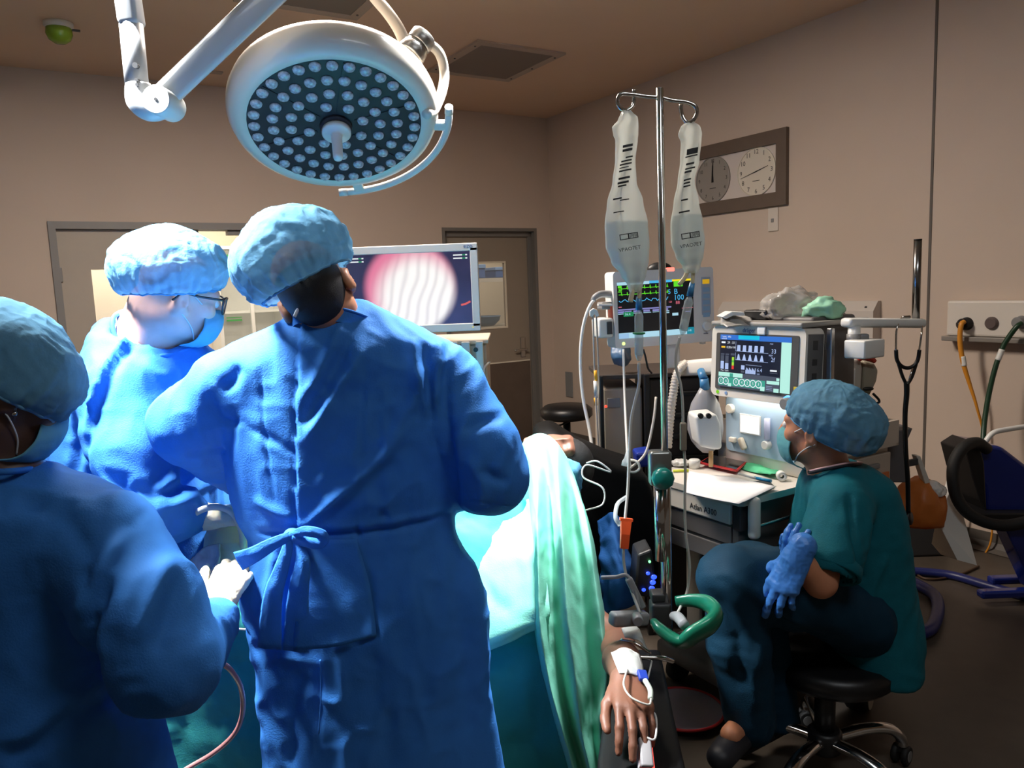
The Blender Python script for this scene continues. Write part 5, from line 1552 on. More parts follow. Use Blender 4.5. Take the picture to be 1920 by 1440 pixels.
# ================================================================== person in the left foreground
pc = thing('person', 'person in a dark blue gown and cap, cut off by the left edge, head bowed', 'person', (-0.95, 1.42, 0))
DC = 1.42
HCp = P(14, 728, DC)
MCh = head_frame(HCp, (0.60, 0.66, -0.46), (0.30, 0.2, 1))
F = Field((-1.40, 1.0, -0.01), (-0.45, 1.98, 1.56), 0.0065)
add_head(F, MCh, 1.0)
nkc = NP(-10, 900, DC + 0.0)
F.cone(np.array((MCh @ Vector((0, -0.02, -0.05)))[:]), nkc, 0.058, 0.072, 0.03)
F.stack([(0.75, -0.98, DC + 0.03, 0.17, 0.11), (1.0, -0.98, DC + 0.03, 0.17, 0.11), (1.17, -0.97, DC + 0.02, 0.14, 0.09)], 0.05)
sc_, ec_, wc_ = NP(215, 1015, 1.38), NP(320, 1240, 1.30), NP(408, 1165, 1.56)
F.path([nkc, sc_, ec_, wc_], (0.06, 0.06, 0.045, 0.032), 0.03)
sc2, ec2, wc2 = NP(-190, 1000, 1.50), NP(-260, 1200, 1.55), NP(0, 1150, 1.85)
F.path([nkc, sc2, ec2, wc2], (0.06, 0.06, 0.045, 0.032), 0.03)
legs(F, -1.08, -0.86, DC + 0.04, 0.85)
body_mesh(F, M_skin3, 'body', pc)
F = Field((-1.46, 0.98, 0.15), (-0.42, 2.0, 1.30), 0.0085)
F.stack(secs([(893, -90, 90, DC, 0.085), (920, -150, 165, DC, 0.13), (975, -210, 225, DC + 0.01, 0.16), (1070, -225, 238, DC + 0.02, 0.175), (1180, -215, 240, DC + 0.03, 0.18), (1290, -220, 262, DC + 0.03, 0.185), (1380, -225, 288, DC + 0.04, 0.195), (1480, -235, 312, DC + 0.05, 0.205), (1900, -250, 350, DC + 0.06, 0.22)]), 0.03, power=2.2)
F.path([NP(40, 942, DC), NP(196, 1022, 1.385)], (0.075, 0.096), 0.05)
F.path([NP(-40, 938, DC), NP(-190, 1000, 1.48)], (0.075, 0.10), 0.05)
F.path([NP(196, 1022, 1.385), NP(268, 1140, 1.33), NP(310, 1238, 1.30)], (0.096, 0.099, 0.088), 0.018)
F.path([NP(312, 1240, 1.30), NP(360, 1205, 1.42), NP(412, 1160, 1.56)], (0.086, 0.070, 0.048), 0.02)
F.path([NP(-190, 1000, 1.48), NP(-260, 1200, 1.55), NP(-20, 1160, 1.83)], (0.10, 0.085, 0.05), 0.022)
def FC(*pts, d=1.28): return [NP(x, y, d) for x, y in pts]
fl = [
 ('v', FC((222, 1075), (205, 1120), (186, 1180), (188, 1250), (235, 1320)), 0.016, 0.022, bk),
 ('r', FC((215, 1010), (190, 1080), (180, 1150)), 0.016, 0.012, bk),
 ('v', FC((170, 1060), (190, 1110), (190, 1160)), 0.012, 0.010, bk),
 ('r', FC((290, 1010), (300, 1100), (285, 1180)), 0.012, 0.010, bk),
 ('v', FC((320, 1040), (328, 1120), (318, 1200)), 0.012, 0.009, bk),
 ('r', FC((0, 900), (120, 930), (220, 990)), 0.012, 0.008, bk),
 ('v', FC((0, 945), (110, 985), (180, 1050)), 0.014, 0.009, bk),
 ('r', FC((0, 1400), (100, 1340), (190, 1290)), 0.018, 0.013, bk),
 ('v', FC((20, 1430), (120, 1370), (240, 1330)), 0.016, 0.011, bk),
 ('v', FC((250, 1390), (262, 1440), (270, 1500)), 0.014, 0.010, bk),
 ('r', FC((225, 1350), (240, 1440)), 0.012, 0.010, bk),
 ('v', FC((-60, 1000), (-40, 1200), (-60, 1400)), 0.010, 0.010, bk),
]
gC = garment('surgical_gown', F, M_gown, pc, fl, 57, 0.007, 0.004, (6, 6, 3.6))
b = MB(); ring = [P(62, 878, DC - 0.0), P(20, 884, DC - 0.085), P(-40, 886, DC - 0.09), P(-88, 884, DC - 0.02), P(-50, 876, DC + 0.09), P(30, 872, DC + 0.09)]
b.tube(ring, 0.006, 8, 8, True); b.build('collar', M_gown, gC)
MCc = frame3(P(0, 692, DC), *[MCh.to_3x3().col[i] for i in range(3)]) @ Matrix.Rotation(math.radians(-12), 4, 'X')
cap(MCc, 0.126, 0.145, 0.125, pc, 61, 114, pleats=24, crum=0.04, holes=lambda ph: math.radians(6) * math.sin(ph + PI))
add_eyes(MCh, pc)
face_mask(MCh, pc, M_mask)
b = MB(MCh); b.ball((0.088, 0.004, -0.034), 0.005, 10); b.build('earring', M_chrome, pc)
glove_at(pc, NP(408, 1130, 1.64), (0.12, 0.85, 0.42), (0.2, 0, 1), M_glove, (35, 38, 40, 44), True, 1.0, cuff=0.04, cuffr=0.040)
# ================================================================== seated person at the right, gloved hands folded
pd = thing('person', 'person in teal scrubs and blue gloves sitting on a stool beside the white machine', 'person', (1.0, 2.28, 0))
DD = 2.28
HD = P(1534, 800, DD)
MDh = head_frame(HD, (-0.74, 0.66, 0.06), (-0.16, 0.04, 1))
F = Field((0.40, 1.80, -0.01), (1.34, 2.72, 1.24), 0.006)
add_head(F, MDh, 0.98)
nkd = NP(1560, 905, DD + 0.0)
F.cone(np.array((MDh @ Vector((0, -0.015, -0.055)))[:]), nkd, 0.056, 0.068, 0.03)
F.stack([(0.52, 1.04, DD+.03, 0.12, 0.12), (0.62, 1.04, DD+.03, 0.12, 0.12), (0.75, 1.03, DD+.03, 0.12, 0.12), (0.86, 1.01, DD+.02, 0.09, 0.10)], 0.03)
# arms, thighs, calves, shoes
sd, ed, wd = NP(1580, 945, 2.14), NP(1538, 1090, 2.03), NP(1494, 1046, 2.00)
F.path([nkd, sd, ed], (0.045, 0.045, 0.042), 0.02); F.path([ed, wd], (0.043, 0.030), 0.02)
sd2, ed2, wd2 = NP(1560, 930, 2.42), NP(1510, 1070, 2.40), NP(1496, 1086, 2.12)
F.path([nkd, sd2, ed2, wd2], (0.045, 0.045, 0.042, 0.03), 0.02)
hp1, kn1, an1, ft1 = NP(1600, 1150, 2.20), NP(1368, 1078, 2.10), NP(1400, 1350, 2.16), NP(1370, 1378, 2.08)
hp2, kn2, an2, ft2 = NP(1600, 1140, 2.34), NP(1402, 1066, 2.25), NP(1450, 1345, 2.27), NP(1400, 1368, 2.21)
F.path([hp1, kn1, an1], (0.085, 0.06, 0.04), 0.03); F.path([hp2, kn2, an2], (0.085, 0.06, 0.04), 0.03)
F.cone(an1, ft1, 0.035, 0.03, 0.03); F.cone(an2, ft2, 0.035, 0.03, 0.03)
body_mesh(F, M_skin2, 'body', pd)
# trousers
F = Field((0.38, 1.85, 0.10), (1.36, 2.65, 0.80), 0.0085)
F.path([NP(1612, 1160, 2.20), NP(1480, 1105, 2.14), NP(1372, 1082, 2.10)], (0.105, 0.102, 0.088), 0.05)
F.path([NP(1372, 1085, 2.10), NP(1385, 1200, 2.12), NP(1408, 1352, 2.15)], (0.088, 0.082, 0.072), 0.03)
F.path([NP(1612, 1150, 2.34), NP(1408, 1074, 2.25)], (0.105, 0.09), 0.05)
F.path([NP(1408, 1076, 2.25), NP(1455, 1350, 2.27)], (0.088, 0.072), 0.03)
F.ell(NP(1625, 1170, 2.29), (0.13, 0.13, 0.10), 0.05)
def FD(*pts, d=2.05): return [NP(x, y, d) for x, y in pts]
fl = [('r', FD((1350, 1060), (1430, 1120), (1520, 1190)), 0.016, 0.010, bk), ('v', FD((1330, 1100), (1380, 1180), (1390, 1300)), 0.018, 0.012, bk), ('r', FD((1420, 1200), (1410, 1270), (1425, 1340)), 0.014, 0.010, bk), ('v', FD((1440, 1140), (1500, 1180), (1560, 1215)), 0.014, 0.012, bk)]
tD = garment('scrub_trousers', F, M_trouser, pd, fl, 71, 0.006, 0.0025, (7, 7, 4))
for k, (a, f) in enumerate(((an1, ft1), (an2, ft2))):
    F = Field(np.minimum(a, f) - 0.12, np.maximum(a, f) + 0.12, 0.005)
    dv = (f - a) / np.linalg.norm(f - a); dv[2] *= 0.3
    F.cone(a + np.array((0, 0, -0.02)), a + dv * 0.17 + np.array((0, 0, -0.035)), 0.046, 0.040, 0.02, flat=((0, 0, 1), 0.9)); F.ell(a, (0.03, 0.03, 0.05), 0.01, cut=True)
    v, q = F.mesh(); link_mesh('clog', np_mesh('clog', v, q, M_shoe), pd)
# scrub top
F = Field((0.66, 1.85, 0.27), (1.42, 2.66, 1.02), 0.0075)
F.stack(secs([(874, 1522, 1622, DD + .01, 0.09), (892, 1512, 1650, DD + .01, 0.125), (940, 1503, 1676, DD + .02, 0.155), (1000, 1500, 1694, DD + .02, 0.165), (1070, 1512, 1702, DD + .02, 0.165), (1140, 1540, 1710, DD + 0.02, 0.175), (1190, 1558, 1712, DD + 0.02, 0.185), (1250, 1564, 1702, DD + .02, 0.19)]), 0.03, power=2.3)
F.path([NP(1570, 908, 2.26), NP(1576, 955, 2.15)], (0.07, 0.085), 0.04)
F.path([NP(1576, 955, 2.15), NP(1552, 1050, 2.06)], (0.086, 0.088), 0.010)
F.path([NP(1560, 905, 2.34), NP(1545, 945, 2.42), NP(1510, 1040, 2.41)], (0.06, 0.08, 0.085), 0.03)

sa_ = NP(1551, 1066, 2.056); sx_ = sa_ - NP(1576, 955, 2.15); sx_ /= np.linalg.norm(sx_)
F.cone(sa_ + sx_ * 0.085, sa_ + sx_ * 0.15, 0.088, 0.10, 0.004, cut=True); F.cone(sa_ - sx_ * 0.03, sa_ + sx_ * 0.08, 0.066, 0.07, 0.004, cut=True)
e1, e2 = NP(1504, 1064, 2.1), NP(1598, 1076, 2.1)
F.cone(np.array((MDh @ Vector((0, -0.015, -0.05)))[:]), NP(1560, 886, DD), 0.06, 0.066, 0.01, cut=True)
fl = [
 ('r', FD((1530, 900), (1520, 960), (1508, 1040)), 0.010, 0.006, bk), ('v', FD((1600, 1075), (1592, 1000), (1604, 930)), 0.010, 0.012, bk),
 ('r', FD((1640, 960), (1622, 1040), (1600, 1110)), 0.014, 0.009, bk), ('v', FD((1660, 990), (1640, 1080), (1600, 1150)), 0.014, 0.010, bk),
 ('r', FD((1690, 1060), (1665, 1120), (1640, 1190)), 0.012, 0.009, bk), ('v', FD((1575, 1110), (1610, 1120), (1650, 1100)), 0.012, 0.014, bk),
 ('r', FD((1580, 1160), (1620, 1140), (1640, 1100)), 0.010, 0.010, bk), ('s', FD((1568, 1150), (1568, 1250)), 0.02, 0.008, bk),
]
sD = garment('scrub_top', F, M_scrub, pd, fl, 83, 0.006, 0.0022, (7, 7, 4))
b = MB(); ring = [P(1518, 886, DD - 0.03), P(1548, 880, DD - 0.082), P(1590, 872, DD - 0.075), P(1615, 871, DD), P(1590, 870, DD + 0.08), P(1530, 878, DD + 0.07)]
b.tube(ring, 0.005, 8, 8, True); b.build('neckband', mat('black_band', (18, 22, 34), 0.7), sD)
ring2 = [p + Vector((0, -0.003, 0.007)) for p in ring]
b = MB(); b.tube(ring2, 0.003, 8, 8, True); b.build('necklace', mat('pale_pink_cord', (222, 176, 178), 0.5), pd)
# hem of the sleeve
b = MB()
cen = Vector(NP(1551, 1064, 2.056)); axs = Vector(sx_)
Mr = frame(cen, axs, (1, 0, 0)); b.M = Mr
b.lathe([(0.084, -0.02), (0.090, -0.016), (0.091, 0.012), (0.087, 0.016), (0.080, 0.012), (0.080, -0.02)], None, 40, caps=False); b.build('sleeve_hem', M_scrub, sD)
# cap with a slack bag at the nape
MCd = frame3(P(1560, 790, DD), *[MDh.to_3x3().col[i] for i in range(3)]) @ Matrix.Rotation(math.radians(12), 4, 'X')
cap(MCd, 0.122, 0.140, 0.122, pd, 91, 106, pleats=20, crum=0.05, hang=0.02, name='bouffant_cap', holes=lambda ph: math.radians(16) * math.sin(ph + PI))
add_eyes(MDh, pd)
face_mask(MDh, pd, mat('teal_mask', (96, 168, 178), 0.8, bump=0.15, bscale=200, translucent=0.2), 0.0, 0.98)
# blue gloves: near hand hangs over the knee, far hand lies on top
glove_at(pd, NP(1494, 1046, 2.0), (-0.38, -0.05, -0.70), (-0.55, -0.75, 0.3), M_nitrile, (14, 16, 22, 30), False, 1.02, cuff=0.035, cuffr=0.036, spread=5, thumb=15)
glove_at(pd, NP(1496, 1086, 2.10), (-0.22, -0.30, 0.80), (-0.75, -0.5, -0.2), M_nitrile, (24, 26, 30, 34), True, 0.96, cuff=0.05, cuffr=0.036, thumb=10, spread=3)
# ---- the stool under them
qx = PZ(1546, 1386, 0.11)
st = thing('stool', 'dark stool with chrome five-armed base under the seated person', 'stool', (qx.x, qx.y, 0))
sx0, sy0 = qx.x, qx.y
b = MB(Matrix.Translation((sx0, sy0, 0))); zt = 0.445
cxs = P(1560, 1215, 2.27)
b.M = Matrix.Translation((cxs.x, cxs.y, 0))
zt = cxs.z - 0.015
b.lathe([(0, zt - 0.07), (0.17, zt - 0.07), (0.19, zt - 0.05), (0.19, zt - 0.015), (0.165, zt), (0, zt)], None, 36); b.build('seat', mat('black_vinyl', (14, 14, 16), 0.4), st)
b = MB(); b.cyl((sx0, sy0, 0.12), (sx0, sy0, 0.30), 0.030); b.cyl((sx0, sy0, 0.30), (cxs.x, cxs.y, zt - 0.068), 0.018); b.build('column', M_black, st)
b = MB(); b.cyl((sx0, sy0, 0.075), (sx0, sy0, 0.145), 0.05, bevel=0.008); b.build('hub', M_black, st)
for k in range(5):
    a = math.radians(8 + 72 * k)
    T = Matrix.Translation((sx0, sy0, 0)) @ Matrix.Rotation(a, 4, 'Z')
    b = MB(T); b.tube([(0.03, 0, 0.115), (0.13, 0, 0.128), (0.21, 0, 0.118), (0.25, 0, 0.085), (0.255, 0, 0.06)], 0.016, 12, flat=(1.0, 1.3)); lg = b.build('leg', M_chrome, st)
    b = MB(T @ Matrix.Translation((0.255, 0, 0.03)) @ Matrix.Rotation(0.6 + k, 4, 'Z')); b.cyl((0, -0.024, 0), (0, -0.006, 0), 0.03, n=20, bevel=0.004); b.cyl((0, 0.006, 0), (0, 0.024, 0), 0.03, n=20, bevel=0.004); b.box((0, 0, 0.022), (0.03, 0.03, 0.03), 0.006); cs = b.build('caster', M_rubber, lg)
    b = MB(T @ Matrix.Translation((0.255, 0, 0.03)) @ Matrix.Rotation(0.6 + k, 4, 'Z'))
    b.cyl((0, -0.0255, 0), (0, -0.0235, 0), 0.017, n=18); b.cyl((0, 0.0235, 0), (0, 0.0255, 0), 0.017, n=18); b.build('wheel_cap', M_grey, cs)
# ================================================================== operating table, patient, drapes
M_pad = mat('black_pad_vinyl', (8, 8, 9), 0.6, bump=0.05, bscale=80, spec=0.2)
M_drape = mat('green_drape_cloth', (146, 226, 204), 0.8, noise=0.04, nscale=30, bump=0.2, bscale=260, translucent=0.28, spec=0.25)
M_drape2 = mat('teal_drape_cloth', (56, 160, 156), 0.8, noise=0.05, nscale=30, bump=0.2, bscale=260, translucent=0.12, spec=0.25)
ot = thing('operating_table', 'operating table under the green drapes, its black head section showing at the right', 'operating table', (-0.55, 2.33, 0))
b = MB(); b.box((-0.37, 2.36, 0.655), (0.80, 0.50, 0.07), 0.02, seg=3); b.build('table_pad', M_pad, ot)
b = MB(); b.box((-0.37, 2.36, 0.60), (0.80, 0.48, 0.03), 0.004); b.build('table_frame', M_steel, ot)
b = MB(); b.box((-0.40, 2.37, 0.34), (0.34, 0.30, 0.50), 0.02, seg=3); b.box((-0.38, 2.37, 0.05), (0.78, 0.44, 0.09), 0.02, seg=3); b.build('pedestal', M_darkgrey, ot)
# black head section and padded side cover
hs = [(1003, 822), (1040, 812), (1085, 842), (1150, 872), (1215, 892), (1228, 930), (1240, 1010), (1235, 1105), (1120, 1110), (1010, 1000)]
b = MB(); b.bmadd(solid(hs, 2.56, 2.86, 0.025, 3), True); b.build('head_section', M_pad, ot)
# arm board under the hanging hand
ab = thing('arm_board', 'black padded arm board carrying the bare hand, below the drip stand', 'arm board', P(1215, 1330, 1.6))
pts = [PZ(1150, 1215, 0.59), PZ(1238, 1215, 0.59), PZ(1262, 1330, 0.59), PZ(1288, 1445, 0.59), PZ(1300, 1520, 0.59), PZ(1120, 1520, 0.59), PZ(1120, 1420, 0.59)]
b = MB(); bm = bmesh.new(); n = len(pts)
vv = [bm.verts.new(p) for p in pts] + [bm.verts.new(p - Vector((0, 0, 0.06))) for p in pts]
for f in [tuple(range(n)), tuple(reversed(range(n, 2 * n)))] + [(i, n + i, n + (i + 1) % n, (i + 1) % n) for i in range(n)]: bm.faces.new([vv[i] for i in f])
bmesh.ops.recalc_face_normals(bm, faces=bm.faces[:]); bmesh.ops.bevel(bm, geom=bm.edges[:], offset=0.012, segments=3, affect='EDGES', profile=0.5)
b.bmadd(bm, True); b.build('pad', M_pad, ab)
c0_ = sum(pts, Vector()) / n
b = MB(); b.tube([Vector((c0_.x + 0.02, c0_.y + 0.1, 0.525)), Vector((c0_.x + 0.02, 1.95, 0.51)), Vector((c0_.x - 0.06, 2.25, 0.58))], 0.022, 12); b.build('bracket', M_steel, ab)
b = MB(); b.tube([P(1162, 1202, 1.72), P(1168, 1222, 1.70), P(1195, 1232, 1.69), P(1240, 1234, 1.69), P(1262, 1240, 1.70)], 0.006, 8); b.tube([P(1165, 1200, 1.72), P(1190, 1206, 1.70), P(1215, 1222, 1.69), P(1219, 1226, 1.69)], 0.004, 8); b.build('wire_loop', M_chrome, ab)

# ---- patient
pe = thing('person', 'person lying under the green drapes, only a dark-haired head and bare forearm showing', 'person', (-0.3, 2.35, 0.72))
HEp = P(1042, 868, 2.42)
MEh = head_frame(HEp, (0.25, -0.35, 0.9), (0.95, 0.1, -0.25))
F = Field((-0.88, 1.28, 0.36), (0.42, 2.64, 1.02), 0.0055)
add_head(F, MEh, 1.0)
F.cone(np.array(HEp[:]) + (-0.05, 0, -0.03), (-0.10, 2.36, 0.82), 0.055, 0.07, 0.03)
F.cone((-0.14, 2.32, 0.79), (-0.14, 2.48, 0.79), 0.08, 0.08, 0.05)
F.ell((-0.30, 2.39, 0.785), (0.26, 0.14, 0.085), 0.05); F.ell((-0.50, 2.39, 0.775), (0.16, 0.15, 0.08), 0.05)
for y in (2.32, 2.50):
    F.path([(-0.52, y, 0.77), (-0.72, y, 0.765), (-0.76, y + 0.02, 0.70), (-0.765, y + 0.03, 0.40)], (0.08, 0.065, 0.06, 0.04), 0.04)
sh_ = (-0.10, 2.34, 0.76); el_ = NP(1156, 1205, 1.93)
wr_ = NP(1176, 1290, 1.50); wr_[2] = 0.685
F.path([sh_, (0.09, 2.25, 0.60), el_], (0.058, 0.048, 0.042), 0.03)
F.path([el_, (el_ * 0.45 + wr_ * 0.55), wr_], (0.046, 0.041, 0.030), 0.02, flat=((0, 0, 1), 0.92))
dv = Vector(NP(1196, 1372, 1.37) - wr_); dv.z = -0.02
y = dv.normalized(); z = Vector((0.12, 0, 1)); z = (z - y * z.dot(y)).normalized(); x = y.cross(z)
tips = hand(F, frame3(Vector(wr_), x, y, z), (24, 22, 24, 30), 10, 3, 1.0, False, 0.004)
body_mesh(F, M_skin4, 'body', pe)
b = MB(MEh); b.ball((0, -0.015, 0.035), (0.086, 0.108, 0.094), 28); hc = b.build('hair', M_hair, pe)
capE = sheet('light_blue_head_cover', [[P(1060, 858, 2.33), P(1078, 862, 2.33), P(1092, 872, 2.36)], [P(1066, 890, 2.29), P(1082, 892, 2.29), P(1096, 900, 2.33)], [P(1064, 925, 2.29), P(1078, 932, 2.30), P(1090, 925, 2.33)]], mat('pale_blue_wrap', (92, 160, 200), 0.8, bump=0.3, bscale=120, translucent=0.15), pe, 0.003, 8, 8, 0.006, 30)
# cannula dressing, ports and pulse clip on the hand
Mw = frame3(Vector(wr_), x, y, z)
def onarm(u, w, h=0.0):      # across, along, above
    return Mw @ Vector((u, w, h))
dres = sheet('white_dressing', [[onarm(-0.030, -0.055, 0.022), onarm(0.0, -0.055, 0.036), onarm(0.028, -0.055, 0.022)], [onarm(-0.034, -0.02, 0.018), onarm(0.0, -0.02, 0.0335), onarm(0.026, -0.02, 0.024)], [onarm(-0.030, 0.016, 0.014), onarm(0.0, 0.018, 0.026), onarm(0.020, 0.012, 0.020)]], mat('white_tape', (214, 216, 212), 0.7, bump=0.2, bscale=150), None, 0.002, 8, 8, 0.0015, 50)
_custom(dres, 'white dressing tape stuck over the wrist of the bare hand', 'dressing')
cn = thing('cannula', 'small blue and white cannula port with a looped line on the bare wrist', 'cannula', onarm(-0.03, 0.03, 0.03))
b = MB(); b.box((0, 0, 0), (0.020, 0.030, 0.010), 0.003, frame3(onarm(-0.026, 0.020, 0.026), x, y, z)); b.build('wing', mat('deep_blue_plastic', (30, 60, 160), 0.4), cn)
b = MB(); b.tube([onarm(-0.028, 0.034, 0.026), onarm(-0.034, 0.06, 0.024), onarm(-0.030, 0.085, 0.022)], 0.0055, 10); b.build('port', mat('clear_port', (214, 226, 214), 0.2, alpha=0.8), cn)
b = MB(); b.tube([onarm(-0.032, 0.084, 0.022), onarm(-0.022, 0.105, 0.024), onarm(0.010, 0.095, 0.030), onarm(0.020, 0.06, 0.032), onarm(0.005, 0.01, 0.032)], 0.0022, 8); b.build('line', mat('line_plastic', (216, 214, 204), 0.3), cn)
tip = Vector(tips[2])
px_ = thing('pulse_clip', 'grey fingertip pulse clip with a red light at the lower edge', 'sensor', tip)
yf = (y * 0.92 - z * 0.4).normalized(); zf = (z - yf * z.dot(yf)).normalized(); xf = yf.cross(zf)
Mp = frame3(tip - yf * 0.012, xf, yf, zf)
b = MB(Mp); b.box((0.0, 0.012, 0.015), (0.024, 0.055, 0.010), 0.004, seg=3); b.box((0.0, 0.012, -0.015), (0.024, 0.055, 0.010), 0.004, seg=3); b.build('shell', mat('clip_shell', (188, 184, 186), 0.4), px_)
b = MB(Mp); b.box((-0.0145, 0.022, 0.0), (0.003, 0.05, 0.012), 0.001); b.build('red_light', em('red_glow', (255, 80, 70), 1.6), px_)
b = MB(); b.tube([Mp @ Vector((0.0, -0.015, 0.020)), P(1228, 1385, 1.36), P(1230, 1345, 1.42), P(1218, 1325, 1.46), P(1212, 1290, 1.6), P(1222, 1240, 1.70)], 0.0022, 8); b.build('cable', M_white, px_)

# ---- main drape over patient and table
xs = [-0.80, -0.66, -0.50, -0.34, -0.16, 0.02, 0.14]
def drow(x, k):
    h = {-0.80: -0.04, -0.66: 0.0, -0.50: 0.01, -0.34: 0.01, -0.16: -0.01, 0.02: -0.04, 0.14: -0.07}[x]; dy = 0.035 if x > -0.3 else 0.0
    prof = [(2.70, 0.22), (2.69, 0.62), (2.63, 0.83), (2.45, 0.925 + h), (2.30, 0.905 + h), (2.16, 0.81 + h), (2.04, 0.715 + h), (1.97, 0.635 + h), (1.945, 0.45), (1.935, 0.12)]
    if k >= 7: x = x + (x - 0.14) * 0.22 * min(1, (k - 6) / 2)
    return Vector((x, prof[k][0] + (dy if k > 4 else 0) + 0.012 * math.sin(x * 9 + k), prof[k][1]))
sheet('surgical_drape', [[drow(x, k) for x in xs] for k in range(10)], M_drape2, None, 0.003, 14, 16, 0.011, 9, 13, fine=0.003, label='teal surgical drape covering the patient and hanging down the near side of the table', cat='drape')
# bright upper drape, spread from the chest to the near edge beside the gown
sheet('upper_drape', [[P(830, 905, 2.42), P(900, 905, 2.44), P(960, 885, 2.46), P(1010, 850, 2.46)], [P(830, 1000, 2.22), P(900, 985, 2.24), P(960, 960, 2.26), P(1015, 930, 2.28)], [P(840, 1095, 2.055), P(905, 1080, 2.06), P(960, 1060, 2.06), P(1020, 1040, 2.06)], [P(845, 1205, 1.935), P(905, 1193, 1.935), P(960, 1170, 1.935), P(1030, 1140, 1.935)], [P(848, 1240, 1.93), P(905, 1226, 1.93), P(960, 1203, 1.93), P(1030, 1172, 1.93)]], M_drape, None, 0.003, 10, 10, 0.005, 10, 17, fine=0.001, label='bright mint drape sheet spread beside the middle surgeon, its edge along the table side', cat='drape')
# hanging screen drape with folds at the right
def hd(row):
    return [P(x, y, d) for x, y, d in row]
rows = [hd(r) for r in [
 [(972, 842, 2.36), (988, 820, 2.34), (1015, 812, 2.31), (1040, 824, 2.29), (1056, 845, 2.28), (1068, 868, 2.32), (1062, 880, 2.40)],
 [(985, 900, 2.27), (1003, 893, 2.17), (1026, 885, 2.22), (1044, 890, 2.14), (1066, 905, 2.18), (1088, 925, 2.16), (1086, 935, 2.3)],
 [(996, 990, 2.18), (1006, 985, 2.04), (1030, 975, 2.12), (1052, 980, 2.01), (1074, 985, 2.10), (1106, 1000, 2.03), (1112, 1010, 2.2)],
 [(998, 1080, 2.10), (1008, 1075, 1.95), (1034, 1070, 2.03), (1058, 1072, 1.92), (1086, 1080, 2.01), (1118, 1092, 1.94), (1126, 1100, 2.1)],
 [(1000, 1180, 2.03), (1012, 1175, 1.88), (1038, 1175, 1.96), (1066, 1175, 1.85), (1096, 1185, 1.94), (1130, 1190, 1.86), (1140, 1195, 2.0)],
 [(1020, 1280, 1.98), (1028, 1275, 1.84), (1052, 1278, 1.91), (1080, 1280, 1.80), (1108, 1285, 1.89), (1138, 1275, 1.80), (1142, 1280, 1.92)],
 [(1044, 1370, 1.94), (1052, 1365, 1.80), (1070, 1370, 1.87), (1090, 1372, 1.77), (1110, 1372, 1.84), (1126, 1360, 1.76), (1128, 1365, 1.86)],
 [(1072, 1470, 1.90), (1080, 1468, 1.78), (1096, 1470, 1.83), (1110, 1472, 1.75), (1126, 1472, 1.80), (1142, 1465, 1.74), (1146, 1470, 1.82)],
 [(1090, 1640, 1.86), (1098, 1640, 1.78), (1110, 1640, 1.82), (1122, 1640, 1.75), (1136, 1640, 1.79), (1148, 1640, 1.74), (1152, 1640, 1.80)]]]
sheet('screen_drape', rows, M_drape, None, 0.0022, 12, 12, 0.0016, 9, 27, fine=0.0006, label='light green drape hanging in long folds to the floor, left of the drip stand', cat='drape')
# cream wrapped limb, clear pouch, curved tube in the operating field
o = None
b = None
F = Field((-1.02, 1.78, 0.76), (-0.50, 2.42, 1.15), 0.006)
F.path([NP(490, 985, 2.16), NP(440, 1010, 2.07), NP(422, 1062, 1.98)], (0.072, 0.070, 0.058), 0.03); F.cone(NP(440, 1095, 1.95), NP(500, 1115, 2.04), 0.048, 0.06, 0.03)
v, q = F.mesh(); n_ = vnormals(v, q); v = v + n_ * (0.004 * ridged(v, 18, 3) + 0.002 * ridged(v, 50, 8))[:, None]
link_mesh('wrapped_limb', np_mesh('wrapped_limb', v, q, mat('cream_wrap', (238, 226, 200), 0.7, bump=0.2, bscale=120)), pe)
pch = sheet('fluid_pouch', [[P(352, 1050, 1.95), P(380, 1028, 1.95), P(412, 1018, 1.955)], [P(362, 1066, 1.93), P(386, 1048, 1.93), P(408, 1038, 1.92)], [P(376, 1086, 1.92), P(392, 1072, 1.915), P(404, 1056, 1.905)]], mat('grey_film', (186, 184, 186), 0.25, noise=0.25, nscale=30, bump=0.4, bscale=60), None, 0.006, 8, 8, 0.006, 22, 5); _custom(pch, 'crumpled grey plastic pouch on the wrapped limb in the operating field', 'pouch')
b = MB(); b.tube([P(312, 1030, 1.93), P(330, 1000, 1.91), P(355, 970, 1.90), P(390, 952, 1.90), P(425, 955, 1.91), P(447, 978, 1.93), P(455, 1010, 1.97), P(452, 1035, 2.01)], 0.0085, 12); o = b.build('irrigation_tube', mat('pale_tube', (206, 206, 198), 0.3)); _custom(o, 'pale tube arching over the operating field between the two left surgeons', 'tube')
b = MB(); b.tube([P(408, 1240, 1.60), P(432, 1256, 1.66), P(452, 1290, 1.72), P(455, 1335, 1.76), P(440, 1375, 1.78), P(400, 1412, 1.79), P(345, 1445, 1.80), P(300, 1480, 1.82)], 0.0062, 12); o = b.build('suction_tube', mat('reddish_tube', (168, 116, 112), 0.25, noise=0.25, nscale=14)); _custom(o, 'reddish suction tube curving down over the teal drape at the lower left', 'tube')
b = MB(); b.tube([P(425, 1178, 1.87), P(455, 1180, 1.87), P(490, 1184, 1.88)], 0.003, 8); o = b.build('thin_tube', M_white); _custom(o, 'thin white line across the teal drape beside the waist of the middle surgeon', 'tube')
